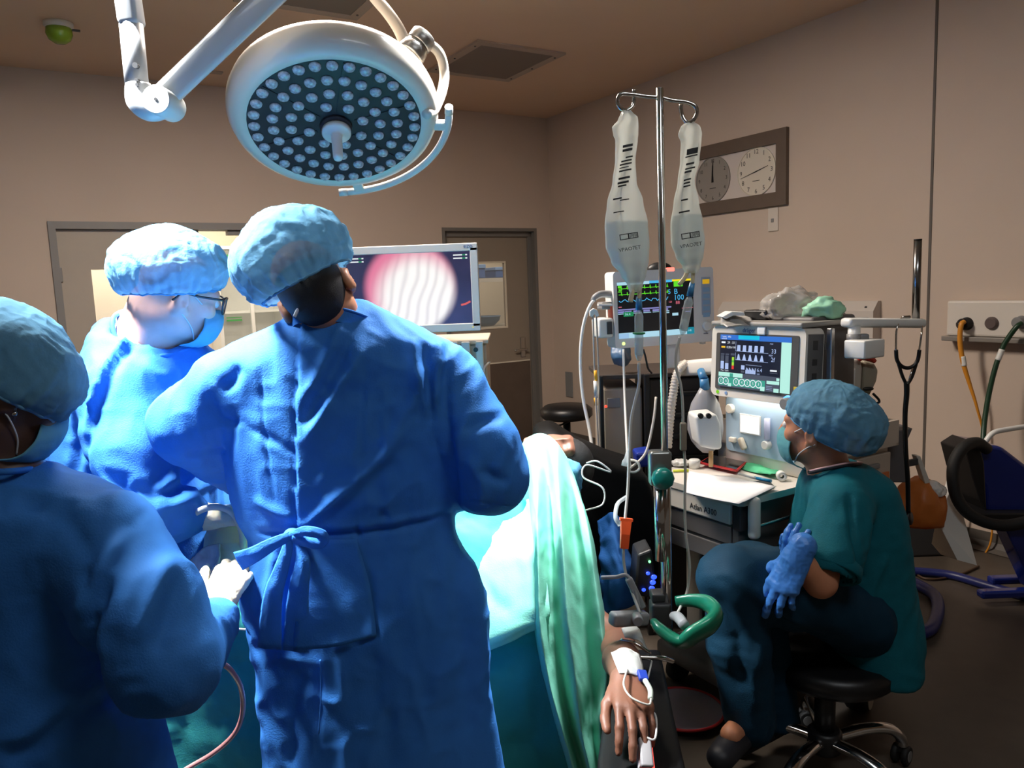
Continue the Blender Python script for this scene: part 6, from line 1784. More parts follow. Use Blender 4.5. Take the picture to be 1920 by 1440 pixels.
# blue wrap and box with lights between drape and drip stand
o = sheet('blue_cloth', [[P(1118, 975, 2.36), P(1150, 960, 2.35), P(1178, 985, 2.36)], [P(1122, 1030, 2.28), P(1158, 1022, 2.24), P(1188, 1045, 2.28)], [P(1124, 1090, 2.24), P(1165, 1085, 2.18), P(1205, 1098, 2.22)], [P(1128, 1150, 2.22), P(1160, 1148, 2.18), P(1196, 1135, 2.22)]], mat('azure_cloth', (36, 104, 184), 0.8, bump=0.25, bscale=200, translucent=0.1), None, 0.003, 10, 10, 0.010, 14, 33); _custom(o, 'crumpled blue cloth hanging between the green drape and the drip stand', 'cloth')
bx = thing('warmer_control', 'small black control box with five blue lights and one green light behind the drip stand', 'control box', P(1212, 1120, 2.1))
b = MB(); b.bmadd(solid([(1196, 1040), (1222, 1030), (1232, 1110), (1214, 1122), (1190, 1115)], 2.10, 2.20, 0.006)); b.build('casing', M_black, bx)
eb_, eg_ = em('blue_light', (40, 70, 255), 3.0), em('green_light', (120, 255, 150), 2.5)
for (x_, y_, r) in ((1215, 1075, 0.006), (1226, 1082, 0.0085), (1224, 1092, 0.0085), (1222, 1103, 0.0085), (1207, 1106, 0.006)):
    b = MB(); b.ball(P(x_, y_, 2.094), (r, 0.004, r * 0.85), 12); b.build('indicator_light', eb_, bx)
b = MB(); b.ball(P(1218, 1053, 2.094), (0.004, 0.004, 0.004), 10); b.build('indicator_light', eg_, bx)
# red rimmed bucket
qk = P(1297, 1352, 2.42)
bk_ = thing('bucket', 'pale bucket with a red rim on the floor behind the drip stand', 'bucket', (qk.x, qk.y + 0.05, 0))
T = Matrix.Translation((qk.x - 0.01, qk.y + 0.08, 0))
b = MB(T); b.lathe([(0.10, 0.0), (0.105, 0.01), (0.135, qk.z), (0.129, qk.z), (0.10, 0.015), (0, 0.015)], None, 32); b.build('pail', mat('pail_plastic', (176, 160, 172), 0.4), bk_)
b = MB(T); b.tube([(0.137 * math.cos(a), 0.137 * math.sin(a), qk.z) for a in np.linspace(0, 2 * PI, 40, endpoint=False)], 0.005, 8, raw=True, closed=True); b.build('rim', mat('red_rim', (214, 48, 52), 0.35), bk_)
b = MB(T); b.lathe([(0.119, qk.z * 0.55 - 0.004), (0.122, qk.z * 0.55), (0.121, qk.z * 0.55 + 0.004)], None, 32, caps=False); b.build('band', mat('dark_red_band', (120, 30, 60), 0.4), bk_)
# ================================================================== drip stand
DI = 1.82
M_pole = mat('pole_steel', (205, 202, 198), 0.14, metal=1.0)
top = P(1237, 166, DI); bot = P(1247, 1245, DI)
iv = thing('drip_stand', 'polished steel drip stand with two hooks and a green clamp knob', 'drip stand', (top.x, DI, 0.62))
b = MB(); b.cyl((top.x, DI, P(1240, 880, DI).z), (top.x, DI, top.z), 0.0085, n=24); b.ball((top.x, DI, top.z), (0.0085, 0.0085, 0.003), 16); b.build('pole', M_pole, iv)
b = MB(); b.cyl((top.x, DI, 0.615), (top.x, DI, P(1240, 860, DI).z), 0.0135, n=24); b.build('lower_pole', M_pole, iv)
zc = P(1237, 180, DI)
zc = P(1237, 182, DI).z
def hk(pts, name='hook'):
    b = MB(); b.tube(pts, 0.0048, 12, 6); b.build(name, M_pole, iv)
hk([Vector((top.x, DI, zc)), P(1215, 181, DI), P(1185, 177, DI), P(1164, 177, DI), P(1158, 190, DI), P(1163, 202, DI), P(1175, 207, DI + .005), P(1187, 198, DI + .01), P(1189, 182, DI + .012), P(1189, 168, DI + .012)])
hk([Vector((top.x, DI, zc)), P(1260, 188, DI), P(1285, 191, DI), P(1302, 198, DI), P(1307, 209, DI), P(1302, 223, DI), P(1290, 230, DI + .005), P(1281, 221, DI + .01), P(1277, 208, DI + .012), P(1277, 196, DI + .012)])
# clamp with the green knob
M_teal = mat('green_knob_plastic', (18, 122, 110), 0.3, coat=0.3)
qc_ = P(1240, 880, DI - 0.02)
b = MB(); b.box((qc_.x, DI, qc_.z), (0.053, 0.04, 0.085), 0.008, seg=3); b.build('clamp_body', mat('clamp_metal', (150, 152, 148), 0.3, metal=0.8), iv)
b = MB(frame((qc_.x, DI - 0.02, P(1240, 890, DI).z), (0, -1, 0))); b.lathe([(0.012, 0), (0.02, 0.004), (0.0265, 0.008), (0.0275, 0.022), (0.022, 0.032), (0, 0.034)], None, 10); b.build('clamp_knob', M_teal, iv)
b = MB(); b.cyl((qc_.x, DI, P(1240, 914, DI).z), (qc_.x, DI, P(1240, 1050, DI).z), 0.0145, n=24); b.build('sleeve', M_pole, iv)
# lower rail clamp with green lever handle and grey arms
lc = thing('rail_clamp', 'grey table clamp with a looped green lever at the foot of the drip stand', 'clamp', P(1235, 1140, DI))
M_lever = mat('green_lever', (16, 104, 78), 0.3, coat=0.4)
b = MB(); b.tube([P(1268, 1128, 1.78), P(1300, 1126, 1.76), P(1328, 1133, 1.73), P(1343, 1152, 1.69), P(1330, 1172, 1.66), P(1300, 1190, 1.65), P(1282, 1204, 1.655), P(1262, 1198, 1.67), P(1238, 1180, 1.69), P(1226, 1166, 1.71)], [0.010, 0.0125, 0.0165, 0.020, 0.021, 0.020, 0.018, 0.019, 0.017, 0.012], 14, 8, flat=(1.35, 0.8)); b.build('green_lever', M_lever, lc)
M_cg = mat('clamp_grey', (138, 140, 142), 0.35)
b = MB(); a0, a1 = P(1146, 1161, 1.72), P(1212, 1158, 1.76); b.box((0, 0, (a1 - a0).length / 2), (0.032, 0.034, (a1 - a0).length), 0.008, frame(a0, a1 - a0, (0, 0, 1)), 3); b.build('grey_arm', M_cg, lc)
b = MB(); c = P(1197, 1166, 1.70); b.cyl(c, c + Vector((0, 0.03, 0)), 0.0125, n=20, bevel=0.002); b.build('pivot', M_cg, lc)
b = MB(); a0, a1 = P(1178, 1084, 1.78), P(1205, 1140, 1.77); b.box((0, 0, (a1 - a0).length / 2), (0.018, 0.024, (a1 - a0).length), 0.005, frame(a0, a1 - a0), 3); b.tube([P(1128, 1083, 1.82), P(1155, 1082, 1.80), P(1176, 1080, 1.785), P(1192, 1112, 1.765), P(1198, 1140, 1.75)], 0.005, 8); b.build('grey_bracket', M_cg, lc)
b = MB(); q = P(1238, 1148, DI); b.box((q.x, DI, q.z), (0.05, 0.05, 0.06), 0.008, seg=3); b.box((q.x, DI + 0.01, q.z + 0.04), (0.044, 0.044, 0.022), 0.005, seg=3); b.build('clamp_block', M_darkgrey, lc)
b = MB(); a0, a1 = P(1272, 1158, 1.70), P(1283, 1172, 1.655); b.tube([P(1262, 1155, 1.73), a0, a1], [0.010, 0.013, 0.012], 12); b.build('wing_screw', M_cg, lc)
# ---- the two bags
M_film = mat('bag_film', (236, 238, 232), 0.22, alpha=0.62, translucent=0.5, noise=0.04, nscale=14, bump=0.15, bscale=35)
M_fluid = mat('bag_fluid', (206, 220, 224), 0.15, alpha=0.55, translucent=0.3)
def bag(label, prof, d, txt_, marks, tails):
    """prof: rows (y, left, right, half depth) down the bag as measured"""
    t = thing('infusion_bag', label, 'infusion bag', P((prof[0][1] + prof[0][2]) / 2, prof[0][0], d), 'drip bags')
    rows = []
    N = 40
    ys = np.linspace(0, 1, 60); pa_ = np.array(prof, float)
    T = (pa_[:, 0] - pa_[0, 0]) / (pa_[-1, 0] - pa_[0, 0])
    for yy in ys:
        y = pa_[0, 0] + yy * (pa_[-1, 0] - pa_[0, 0])
        # smooth interpolation
        k = min(max(np.searchsorted(T, yy) - 1, 0), len(T) - 2); u = (yy - T[k]) / (T[k + 1] - T[k]); u = u * u * (3 - 2 * u)
        xl, xr, dp = (pa_[k, i] * (1 - u) + pa_[k + 1, i] * u for i in (1, 2, 3))
        a, c = P(xl, y, d), P(xr, y, d); m_ = (a + c) / 2; hw = (c.x - a.x) / 2
        ring = []
        for j in range(N):
            an = 2 * PI * j / N
            cx_, sy_ = math.cos(an), math.sin(an)
            r2 = 1 - 0.34 * abs(math.sin(3 * an + yy * 5)) * (1 - yy) ** 1.5
            ring.append(Vector((m_.x + hw * math.copysign(abs(cx_) ** 0.9, cx_), d + dp * sy_ * r2 + 0.004 * math.sin(cx_ * 5 + yy * 9), m_.z)))
        rows.append(ring)
    b = MB(); b.loft(rows); b.build('bag_film', M_film, t)
    nf = int(60 * 0.60)
    sub = []
    for r in rows[nf:-3]:
        c = sum(r, Vector()) / len(r); sub.append([c + (p - c) * 0.93 for p in r])
    b = MB(); b.loft(sub); b.build('fluid', M_fluid, t)
    b = MB(); b.tube([sum(rows[k], Vector()) / N + Vector((0.012 * math.sin(k * 0.13 + 0.6), -0.004 - abs(rows[k][0].x - rows[k][N // 2].x) * 0.02, 0)) for k in range(8, 44, 4)], 0.0022, 8, 4); b.build('inner_seam', M_strap, t)
    # printing on the face
    def face(y, u):
        yy = (y - pa_[0, 0]) / (pa_[-1, 0] - pa_[0, 0]); fi = min(max(yy * 59, 0), 58.999); i = int(fi); fi -= i
        r = [p_.lerp(q_, fi) for p_, q_ in zip(rows[i], rows[i + 1])]
        c = sum(r, Vector()) / N; hw = max(p.x for p in r) - c.x; ds = c.y - min(p.y for p in r)
        return Vector((c.x + hw * u, c.y - ds * math.sqrt(max(0.05, 1 - u * u)) - 0.0035, c.z))
    b = MB()
    for y, u0, u1, th in marks:
        k = 6
        b.grid([[face(y + (-0.06 * (u0 + (u1 - u0) * j / k) - 0.04) * 60 - th / 2, u0 + (u1 - u0) * j / k) for j in range(k + 1)], [face(y + (-0.06 * (u0 + (u1 - u0) * j / k) - 0.04) * 60 + th / 2, u0 + (u1 - u0) * j / k) for j in range(k + 1)]], False)
    b.build('printed_scale', M_ink, t, fix=False)
    for (yb, s_) in txt_:
        c = face(yb, -0.05); X = (face(yb, 0.25) - face(yb, -0.35)).normalized(); Y = (face(yb - 8, -0.05) - face(yb + 8, -0.05)).normalized(); Zn = X.cross(Y).normalized(); Y = Zn.cross(X)
        Mt = frame3(c + Zn * 0.002, X, Y, Zn) @ Matrix.Rotation(math.radians(7), 4, 'Z')
        b = MB()
        if s_ == 'BOX':
            b.use(M_ink); hw, hh = 0.021, 0.0065
            for (x0_, y0_, x1_, y1_) in ((-hw, -hh, hw, -hh + .0018), (-hw, hh - .0018, hw, hh), (-hw, -hh, -hw + .002, hh), (hw - .002, -hh, hw, hh), (-.002, -hh, 0.001, hh)):
                b.add([Mt @ Vector((x0_, y0_, 0)), Mt @ Vector((x1_, y0_, 0)), Mt @ Vector((x1_, y1_, 0)), Mt @ Vector((x0_, y1_, 0))], [(0, 1, 2, 3)])
            for k in range(9):
                x0_ = 0.003 + k * 0.002; b.add([Mt @ Vector((x0_, -hh + .002 + (k % 3) * .001, 0)), Mt @ Vector((x0_ + .0011, -hh + .002 + (k % 3) * .001, 0)), Mt @ Vector((x0_ + .0011, hh - .002, 0)), Mt @ Vector((x0_, hh - .002, 0))], [(0, 1, 2, 3)])
            b.build('printed_box', M_ink, t, fix=False)
        else:
            text_mesh(s_, 0.012, Mt, M_ink, b, 0.0002); b.build('printed_word', M_ink, t)
    return t
marks1 = [(278 + 8 * k, -0.4, 0.5, 5) for k in range(2)] + [(300, -0.1, 0.6, 3), (306, -0.5, 0.5, 3), (312, -0.6, 0.5, 3), (318, -0.6, 0.2, 2), (324, -0.6, 0.45, 3), (338, -0.6, 0.3, 4), (346, -0.65, 0.2, 4), (352, -0.6, 0.0, 3), (375, -0.75, -0.3, 3), (379, -0.4, 0.1, 2), (400, -0.7, -0.2, 2)]
bag1 = bag('larger fluid bag hanging from the left hook of the drip stand', [(208, 1166, 1182, 0.006), (222, 1160, 1196, 0.008), (238, 1148, 1197, 0.010), (252, 1150, 1197, 0.011), (262, 1154, 1196, 0.012), (300, 1153, 1192, 0.016), (340, 1148, 1194, 0.022), (380, 1138, 1206, 0.030), (420, 1134, 1214, 0.037), (460, 1136, 1217, 0.039), (490, 1146, 1216, 0.036), (515, 1164, 1212, 0.026), (535, 1176, 1206, 0.014), (548, 1180, 1203, 0.009)], DI, [(445, 'BOX'), (468, 'VPAO7ET')], marks1, None)
marks2 = [(288, -0.5, 0.6, 11), (297, -0.6, 0.6, 2.5), (311, -0.5, 0.3, 4), (320, -0.5, 0.5, 3), (326, -0.5, 0.2, 4), (341, -0.5, 0.3, 3), (347, -0.5, 0.2, 3), (353, -0.5, 0.2, 3), (378, -0.6, -0.1, 3), (400, -0.7, 0.0, 3)]
bag2 = bag('smaller fluid bag hanging from the right hook of the drip stand, before the clocks', [(231, 1283, 1302, 0.006), (238, 1276, 1313, 0.008), (252, 1272, 1316, 0.010), (265, 1277, 1315, 0.011), (300, 1275, 1312, 0.014), (340, 1270, 1303, 0.018), (380, 1263, 1310, 0.026), (420, 1258, 1317, 0.030), (455, 1259, 1321, 0.031), (480, 1267, 1319, 0.026), (500, 1279, 1314, 0.015), (512, 1284, 1309, 0.009)], DI, [(443, 'BOX'), (461, 'VPAO7ET')], marks2, None)
M_tail = mat('bag_tail', (226, 212, 176), 0.35, alpha=0.85)
M_bluecap = mat('blue_spike', (70, 140, 190), 0.35)
M_clear = mat('clear_plastic', (225, 232, 232), 0.12, alpha=0.42)
M_line = mat('drip_line', (214, 212, 204), 0.25, alpha=0.85)
M_greenring = mat('green_ring', (30, 140, 84), 0.4)
def tail(t, pts, r, m, name='tail'):
    b = MB(); b.tube(pts, r, 10, 6); return b.build(name, m, t)
tail(bag1, [P(1186, 538, DI), P(1185, 550, DI - .004), P(1182, 566, DI - .006)], 0.0058, M_tail, 'port')
tail(bag1, [P(1199, 538, DI), P(1199, 552, DI - .002), P(1198, 560, DI - .002)], 0.0052, M_tail, 'port')
tail(bag2, [P(1290, 506, DI), P(1284, 520, DI - .004), P(1273, 534, DI - .006)], 0.0052, M_tail, 'port')
tail(bag2, [P(1300, 506, DI), P(1299, 520, DI - .002), P(1298, 532, DI - .002)], 0.0048, M_tail, 'port')
def drip_set(label, pts, r, chamber, ring, color_cap=True):
    t = thing('drip_set', label, 'drip set', pts[0], 'drip sets')
    a, c = Vector(chamber[0]), Vector(chamber[1]); ax = (c - a); L_ = ax.length
    b = MB(); b.cyl(a - ax.normalized() * 0.040, a - ax.normalized() * 0.008, 0.0065, 0.0085, 14); b.build('blue_spike', M_bluecap, t)
    b = MB(frame(a, ax)); b.lathe([(0.004, -0.01), (0.0085, 0.0), (0.0105, 0.006), (0.0105, L_ - 0.012), (0.008, L_ - 0.004), (0.004, L_ + 0.006)], None, 20); b.build('drip_chamber', M_clear, t)
    if ring:
        b = MB(frame(a.lerp(c, 0.42), ax)); b.lathe([(0.0145, 0), (0.0150, 0.003), (0.0105, 0.005)], None, 24); b.build('green_ring', M_greenring, t)
    b = MB(frame(a.lerp(c, 0.6), ax)); b.lathe([(0.0, 0), (0.0095, 0.001), (0.0095, L_ * 0.33), (0.0, L_ * 0.34)], None, 18); b.build('fluid', M_fluid, t)
    b = MB(); b.tube(pts, r, 10, 8); b.build('line', M_line, t)
    return t
ds1 = drip_set('drip chamber with a green ring and its line hanging from the larger left bag', [P(1198, 680, DI), P(1198, 720, DI), P(1190, 755, DI), P(1183, 790, DI), P(1180, 850, DI), P(1177, 920, DI), P(1172, 975, DI - .01), P(1169, 1030, DI - .02), P(1172, 1070, DI - .02), P(1185, 1110, DI - .05), P(1200, 1150, DI - .09)], 0.0036, (P(1198, 588, DI), P(1198, 672, DI)), True)
ds2 = drip_set('slim drip chamber and line hanging from the smaller right bag', [P(1275, 632, DI), P(1268, 660, DI), P(1268, 690, DI), P(1276, 720, DI), P(1280, 760, DI), P(1281, 820, DI), P(1285, 880, DI), P(1284, 940, DI), P(1286, 1000, DI), P(1293, 1060, DI), P(1288, 1110, DI), P(1270, 1150, DI - .08)], 0.0034, (P(1292, 562, DI), P(1280, 624, DI)), False)
b = MB(); a0, a1 = P(1281, 792, DI - .004), P(1281, 845, DI - .004); b.box((0, 0, (a1 - a0).length / 2), (0.015, 0.016, (a1 - a0).length), 0.004, frame(a0, a1 - a0, (1, 0, 0)), 3); b.build('roller_clamp', mat('clamp_taupe', (150, 138, 120), 0.4), ds2)
b = MB(); pts = [P(1174, 974, DI - .008), P(1174, 1000, DI - .012), P(1170, 1028, DI - .018)]
bm_ = MB(); a0, a1 = pts[0], pts[2]
Mq = frame(a0, a1 - a0, (1, 0, 0)); Lq = (a1 - a0).length
b.M = Mq
b.loft([[Vector((x * w_, y * d2, z)) for x, y in ((-1, -1), (1, -1), (1, 1), (-1, 1))] for z, w_, d2 in ((-0.003, 0.0155, 0.009), (0.003, 0.0155, 0.009), (0.0035, 0.0125, 0.009), (Lq * 0.5, 0.0105, 0.011), (Lq, 0.0098, 0.008))], True, False); b.build('orange_clamp', mat('orange_red_clamp', (222, 84, 40), 0.35), ds1)
# thin white lines behind the stand
b = MB(); b.tube([P(1169, 655, 2.95), P(1171, 740, 2.9), P(1176, 850, 2.6), P(1176, 868, 2.45)], 0.0045, 8); o = b.build('monitor_cable', M_white); _custom(o, 'thin white cable hanging from the patient monitor to the left of the drip line', 'cable')
b = MB(); b.tube([P(1182, 862, 2.3), P(1195, 866, 2.28), P(1199, 878, 2.28), P(1190, 885, 2.28), P(1180, 880, 2.28), P(1210, 850, 2.3), P(1225, 790, 2.35), P(1230, 745, 2.4)], 0.004, 8); o = b.build('breathing_line', M_cream); _custom(o, 'cream sampling line looping just left of the green clamp knob', 'tube')
b = MB(); c = P(1174, 875, 2.28); b.lathe([(0, 0), (0.016, 0.004), (0.013, 0.018), (0.008, 0.026), (0.004, 0.05)], frame(c, (0.1, 0, 1)), 16); b.build('line_filter', M_clear, o)
b = MB(); b.tube([P(1100, 868, 2.3), P(1120, 865, 2.28), P(1145, 885, 2.28), P(1100, 872, 2.26), P(1094, 895, 2.25), P(1130, 915, 2.24), P(1130, 945, 2.24), P(1098, 957, 2.22)], 0.0028, 8); o = b.build('sensor_lead', M_white); _custom(o, 'thin white sensor lead looping over the black head section', 'cable')
b = MB(); b.tube([P(1162, 985, 2.1), P(1154, 970, 2.1), P(1158, 945, 2.12), P(1174, 932, 2.15)], 0.006, 8); o = b.build('clear_hose', M_clear); _custom(o, 'short clear hose arc beside the orange clamp', 'hose')
pap = sheet('white_paper', [[P(1165, 1178, 1.76), P(1190, 1172, 1.77), P(1200, 1180, 1.76)], [P(1172, 1195, 1.73), P(1200, 1200, 1.72), P(1218, 1222, 1.70)]], mat('white_tape', (214, 216, 212), 0.7), None, 0.002, 6, 8, 0.002, 30); _custom(pap, 'folded white paper tucked under the grey table clamp', 'paper')
# ================================================================== anaesthesia machine (front parallel to the right wall)
M_mc = mat('machine_ivory', (222, 216, 206), 0.4)
M_mg = mat('machine_grey', (92, 90, 90), 0.45)
M_md = mat('machine_dark', (44, 44, 46), 0.5)
M_lb = mat('light_blue_panel', (170, 196, 220), 0.4)
am = thing('anaesthesia_machine', 'white anaesthesia machine with a screen, light blue panel and work top', 'medical machine', RM @ Vector((2.0, 1.85, 0)))
a0, b0, b1, zt = 1.835, 1.655, 2.125, 0.80
ab1 = 2.40
bb = rmb
# work top with a rounded front
def topslab(z0, z1, ins=0.0):
    o = [(a0 + ins, b0 + 0.012 + ins), (a0 + 0.015, b0 + ins), (ab1, b0 + ins), (ab1, b1 - ins), (a0 + 0.12, b1 - ins), (a0 + 0.03 + ins, b1 - 0.035), (a0 + ins, b1 - 0.10)]
    return o, z0, z1
b = rmb(); b.prism(*topslab(zt - 0.022, zt)); b.build('work_top', mat('work_top_ivory', (214, 208, 200), 0.35), am)
# front strip with the model lettering, drawers below
b = rmb(); b.span((a0 + 0.004, b0 + 0.05, zt - 0.095), (a0 + 0.05, b1 - 0.05, zt - 0.0225), 0.006); fs_ = b.build('front_strip', M_mc, am)
Mf = RM @ frame3((a0 + 0.0035, b0 + 0.17, zt - 0.068), (0, -1, 0), (0, 0, 1), (-1, 0, 0))
b = MB(); text_mesh('Atlan A300', 0.030, Mf, M_darkgrey, b, 0.0006, squeeze=0.9); b.build('lettering', M_darkgrey, fs_)
b = rmb(); b.span((a0 + 0.02, b0 + 0.03, zt - 0.24), (ab1 - 0.01, b1 - 0.03, zt - 0.0225), 0.008); b.build('drawer_block', M_mg, am)
for k in range(2):
    z1_ = zt - 0.10 - 0.07 * k
    b = rmb(); b.span((a0 + 0.012, b0 + 0.055, z1_ - 0.064), (a0 + 0.0205, b1 - 0.055, z1_ - 0.004), 0.003); b.build('drawer', M_mg, am)
b = rmb(); b.span((a0 + 0.012, b0 + 0.012, zt - 0.11), (a0 + 0.05, b0 + 0.05, zt - 0.0225), 0.006); b.build('corner_block', M_md, am)
b = rmb(); b.span((a0 + 0.028, b0 - 0.030, zt - 0.135), (a0 + 0.066, b0 + 0.008, zt + 0.008), 0.017, 4); b.build('grip_post', M_mc, am)
b = rmb(); b.tube([(a0 + 0.045, b0 - 0.012, zt - 0.095), (a0 + 0.10, b0 - 0.016, zt - 0.09), (ab1 - 0.05, b0 - 0.016, zt - 0.085)], 0.006, 10); b.cyl((ab1 - 0.06, b0 - 0.016, zt - 0.085), (ab1 - 0.06, b0 + 0.032, zt - 0.085), 0.006); b.build('side_rail', M_chrome, am)
b = rmb(); b.cyl((a0 + 0.38, b0 + 0.028, zt - 0.055), (a0 + 0.38, b0 - 0.014, zt - 0.055), 0.012, n=14); b.build('side_hook', M_black, am)
# lower body and base with casters
b = rmb(); b.span((a0 + 0.16, b0 + 0.06, 0.16), (ab1 - 0.03, b1 - 0.06, zt - 0.24), 0.01); b.build('lower_cabinet', M_md, am)
b = rmb(); b.span((a0 + 0.145, b0 + 0.33, 0.18), (a0 + 0.161, b0 + 0.40, zt - 0.245), 0.005); b.build('white_column', M_mc, am)
b = rmb(); b.span((a0 + 0.02, b0 + 0.03, 0.10), (ab1 + 0.03, b1 - 0.03, 0.165), 0.02, 3); b.build('base', M_mg, am)
for a_, c_ in ((a0 + 0.09, b0 + 0.08), (a0 + 0.09, b1 - 0.08), (ab1 - 0.02, b1 - 0.08)):
    b = rmb(); b.cyl((a_, c_ - 0.02, 0.05), (a_, c_ + 0.02, 0.05), 0.05, n=24, bevel=0.006); b.cyl((a_, c_, 0.07), (a_, c_, 0.105), 0.014); b.build('caster', M_rubber, am)
qw = PZ(1622, 1310, 0.055); qr = room(qw)
b = MB(Matrix.Translation((qw.x, qw.y + 0.03, 0.055)) @ Matrix.Rotation(math.radians(-38), 4, 'Z')); b.cyl((0.03, 0, 0), (-0.045, 0, 0), 0.055, n=32, bevel=0.008); cs = b.build('caster', M_rubber, am)
b = MB(Matrix.Translation((qw.x, qw.y + 0.03, 0.055)) @ Matrix.Rotation(math.radians(-38), 4, 'Z')); b.cyl((0.0305, 0, 0), (0.034, 0, 0), 0.043, n=32); b.box((-0.008, 0, 0.06), (0.05, 0.06, 0.03), 0.008); b.build('wheel_cap', mat('pale_wheel_cap', (176, 166, 150), 0.4), cs)
b = rmb(); b.span((ab1 - 0.02, qr.y - 0.02, 0.115), (qr.x + 0.04, b0 + 0.14, 0.155), 0.01); b.build('base_outrigger', M_mg, am)
# tower: lower panel, vertical face with the light blue panel
ta, tb0, tb1 = 2.19, 1.66, 2.06
b = rmb(); b.span((ta, tb0, zt), (2.38, tb1, 1.10), 0.014, 3); b.build('tower', M_mc, am)
b = MB(RF @ frame3((ta - 0.001, (tb0 + tb1) / 2, 0.955), (0, -1, 0), (0, 0, 1), (-1, 0, 0)))
b.M = b.M @ Matrix.Translation((-0.025, 0, 0)); b.rounded(0.32, 0.205, 0.018, -0.002, 0.004); pn = b.build('blue_panel', M_lb, am)
Mpn = RM @ frame3((ta - 0.005, (tb0 + tb1) / 2, 0.955), (0, -1, 0), (0, 0, 1), (-1, 0, 0))
b = MB(Mpn); b.box((-0.066, 0.010, 0.002), (0.098, 0.074, 0.005), 0.002); b.build('small_screen_frame', M_white, pn)
b = MB(Mpn); b.box((-0.066, 0.010, 0.005), (0.088, 0.064, 0.001)); b.build('small_screen', em('small_screen_glow', (246, 250, 252), 1.3), pn)
b = MB(Mpn); b.cyl((-0.155, 0.06, 0), (-0.155, 0.06, 0.02), 0.018, n=24, bevel=0.003); b.build('round_button', M_mc, pn)
b = MB(Mpn); b.box((-0.145, -0.058, 0.008), (0.03, 0.02, 0.016), 0.004); b.build('toggle', M_mc, pn)
b = MB(Mpn); b.box((0, 0, 0), (0.022, 0.048, 0.022), 0.008, Matrix.Translation((-0.095, -0.065, 0.012)) @ Matrix.Rotation(0.5, 4, 'Z'), 3); b.build('lever', M_cream, pn)
b = MB(Mpn); b.cyl((0.020, -0.030, 0.012), (0.020, 0.045, 0.012), 0.011, n=18); b.build('flow_tube', mat('flow_tube', (214, 218, 250), 0.1, alpha=0.8), pn)
b = MB(Mpn); b.cyl((0.018, -0.052, 0), (0.018, -0.052, 0.026), 0.016, n=24, bevel=0.003); b.build('flow_knob', M_white, pn)
b = rmb(); b.prism([(ta - 0.10, tb0 - 0.03), (ta + 0.01, tb0 + 0.01), (ta + 0.01, tb1 - 0.01), (ta - 0.10, tb1 - 0.07)], 1.075, 1.098); b.build('lamp_hood', M_mc, am)
b = rmb(); b.span((ta - 0.06, tb0 + 0.03, 1.0705), (ta - 0.02, tb1 - 0.06, 1.075)); b.build('work_light', em('work_light', (255, 244, 224), 10.0), am)
# head with the large screen
sa, sb0, sb1, sz0, sz1 = 2.055, 1.592, 1.992, 1.085, 1.335
Mh = RM @ frame3((sa, (sb0 + sb1) / 2, (sz0 + sz1) / 2), (0, -1, 0), (0, 0, 1), (-1, 0, 0)) @ Matrix.Rotation(math.radians(-3), 4, 'X')
b = MB(Mh); b.rounded(0.400, 0.252, 0.026, -0.09, 0.0); b.build('screen_housing', M_mc, am)
b = MB(Mh); b.box((0.2003, -0.005, -0.048), (0.003, 0.22, 0.075), 0.001); b.build('side_cheek', M_mg, am)
for (v, hh) in ((0.07, 0.03), (0.015, 0.02), (-0.05, 0.06)):
    b = MB(Mh); b.box((0.2022, v, -0.045), (0.0012, hh, 0.022)); b.build('pictogram', M_md, am)
b = MB(Mh); b.rounded(0.352, 0.200, 0.006, 0.0002, 0.003); b.build('screen_bezel', mat('bezel_grey', (84, 82, 80), 0.35), am)
W2, H2 = 0.306, 0.184
A = Art(Mh @ Matrix.Translation((-0.004, 0.002, 0.0032)), W2, H2)
s_bl, s_cy, s_nv, s_lv, s_mint, s_tl, s_wh, s_yl, s_rd, s_gr, s_gy, s_am = (em('scr_blue', (46, 112, 206)), em('scr_cyan', (20, 196, 226)), em('scr_navy', (18, 20, 40)), em('scr_lavender', (176, 196, 240)), em('scr_mint', (184, 240, 226)), em('scr_teal', (60, 160, 140)), em('scr_white', (236, 242, 250)), em('scr_lime', (170, 220, 60)), em('scr_red', (226, 60, 50)), em('scr_green', (90, 190, 60)), em('scr_slate', (74, 80, 96)), em('scr_amber', (240, 190, 40)))
A.rect(0, 0, 1, 1, s_nv); A.rect(0, 0, 1, 0.095, s_bl); A.rect(0.27, 0.0, 0.57, 0.075, s_cy)
A.text(0.02, 0.035, 0.010, 'I sync  info', s_wh); A.text(0.02, 0.075, 0.007, 'standard', s_wh)
A.rect(0.87, 0.095, 1, 1, s_mint)
A.rect(0.02, 0.13, 0.08, 0.165, s_wh); A.text(0.11, 0.15, 0.012, '29 : 33', s_wh); A.rect(0.02, 0.22, 0.08, 0.255, s_am); A.text(0.10, 0.24, 0.011, '0:30.4 W', s_wh)
for k in range(5):
    u = 0.255 + 0.083 * k
    A.poly([(u, 0.30), (u + 0.006, 0.185), (u + 0.05, 0.185), (u + 0.052, 0.30)], s_lv)
    A.poly([(u + 0.0, 0.465), (u + 0.02, 0.355), (u + 0.035, 0.355), (u + 0.055, 0.465)], s_lv)
A.line([(0.24, 0.30), (0.70, 0.31)], 0.0012, s_lv); A.line([(0.24, 0.465), (0.70, 0.475)], 0.0012, s_lv)
A.line([(0.24, 0.12), (0.24, 0.30)], 0.001, s_lv); A.line([(0.24, 0.33), (0.24, 0.465)], 0.001, s_lv)
A.text(0.74, 0.27, 0.021, '33', s_lv); A.text(0.74, 0.42, 0.021, '2f', s_lv); A.text(0.72, 0.13, 0.008, 'max', s_lv); A.text(0.71, 0.345, 0.008, 'PEEP', s_lv)
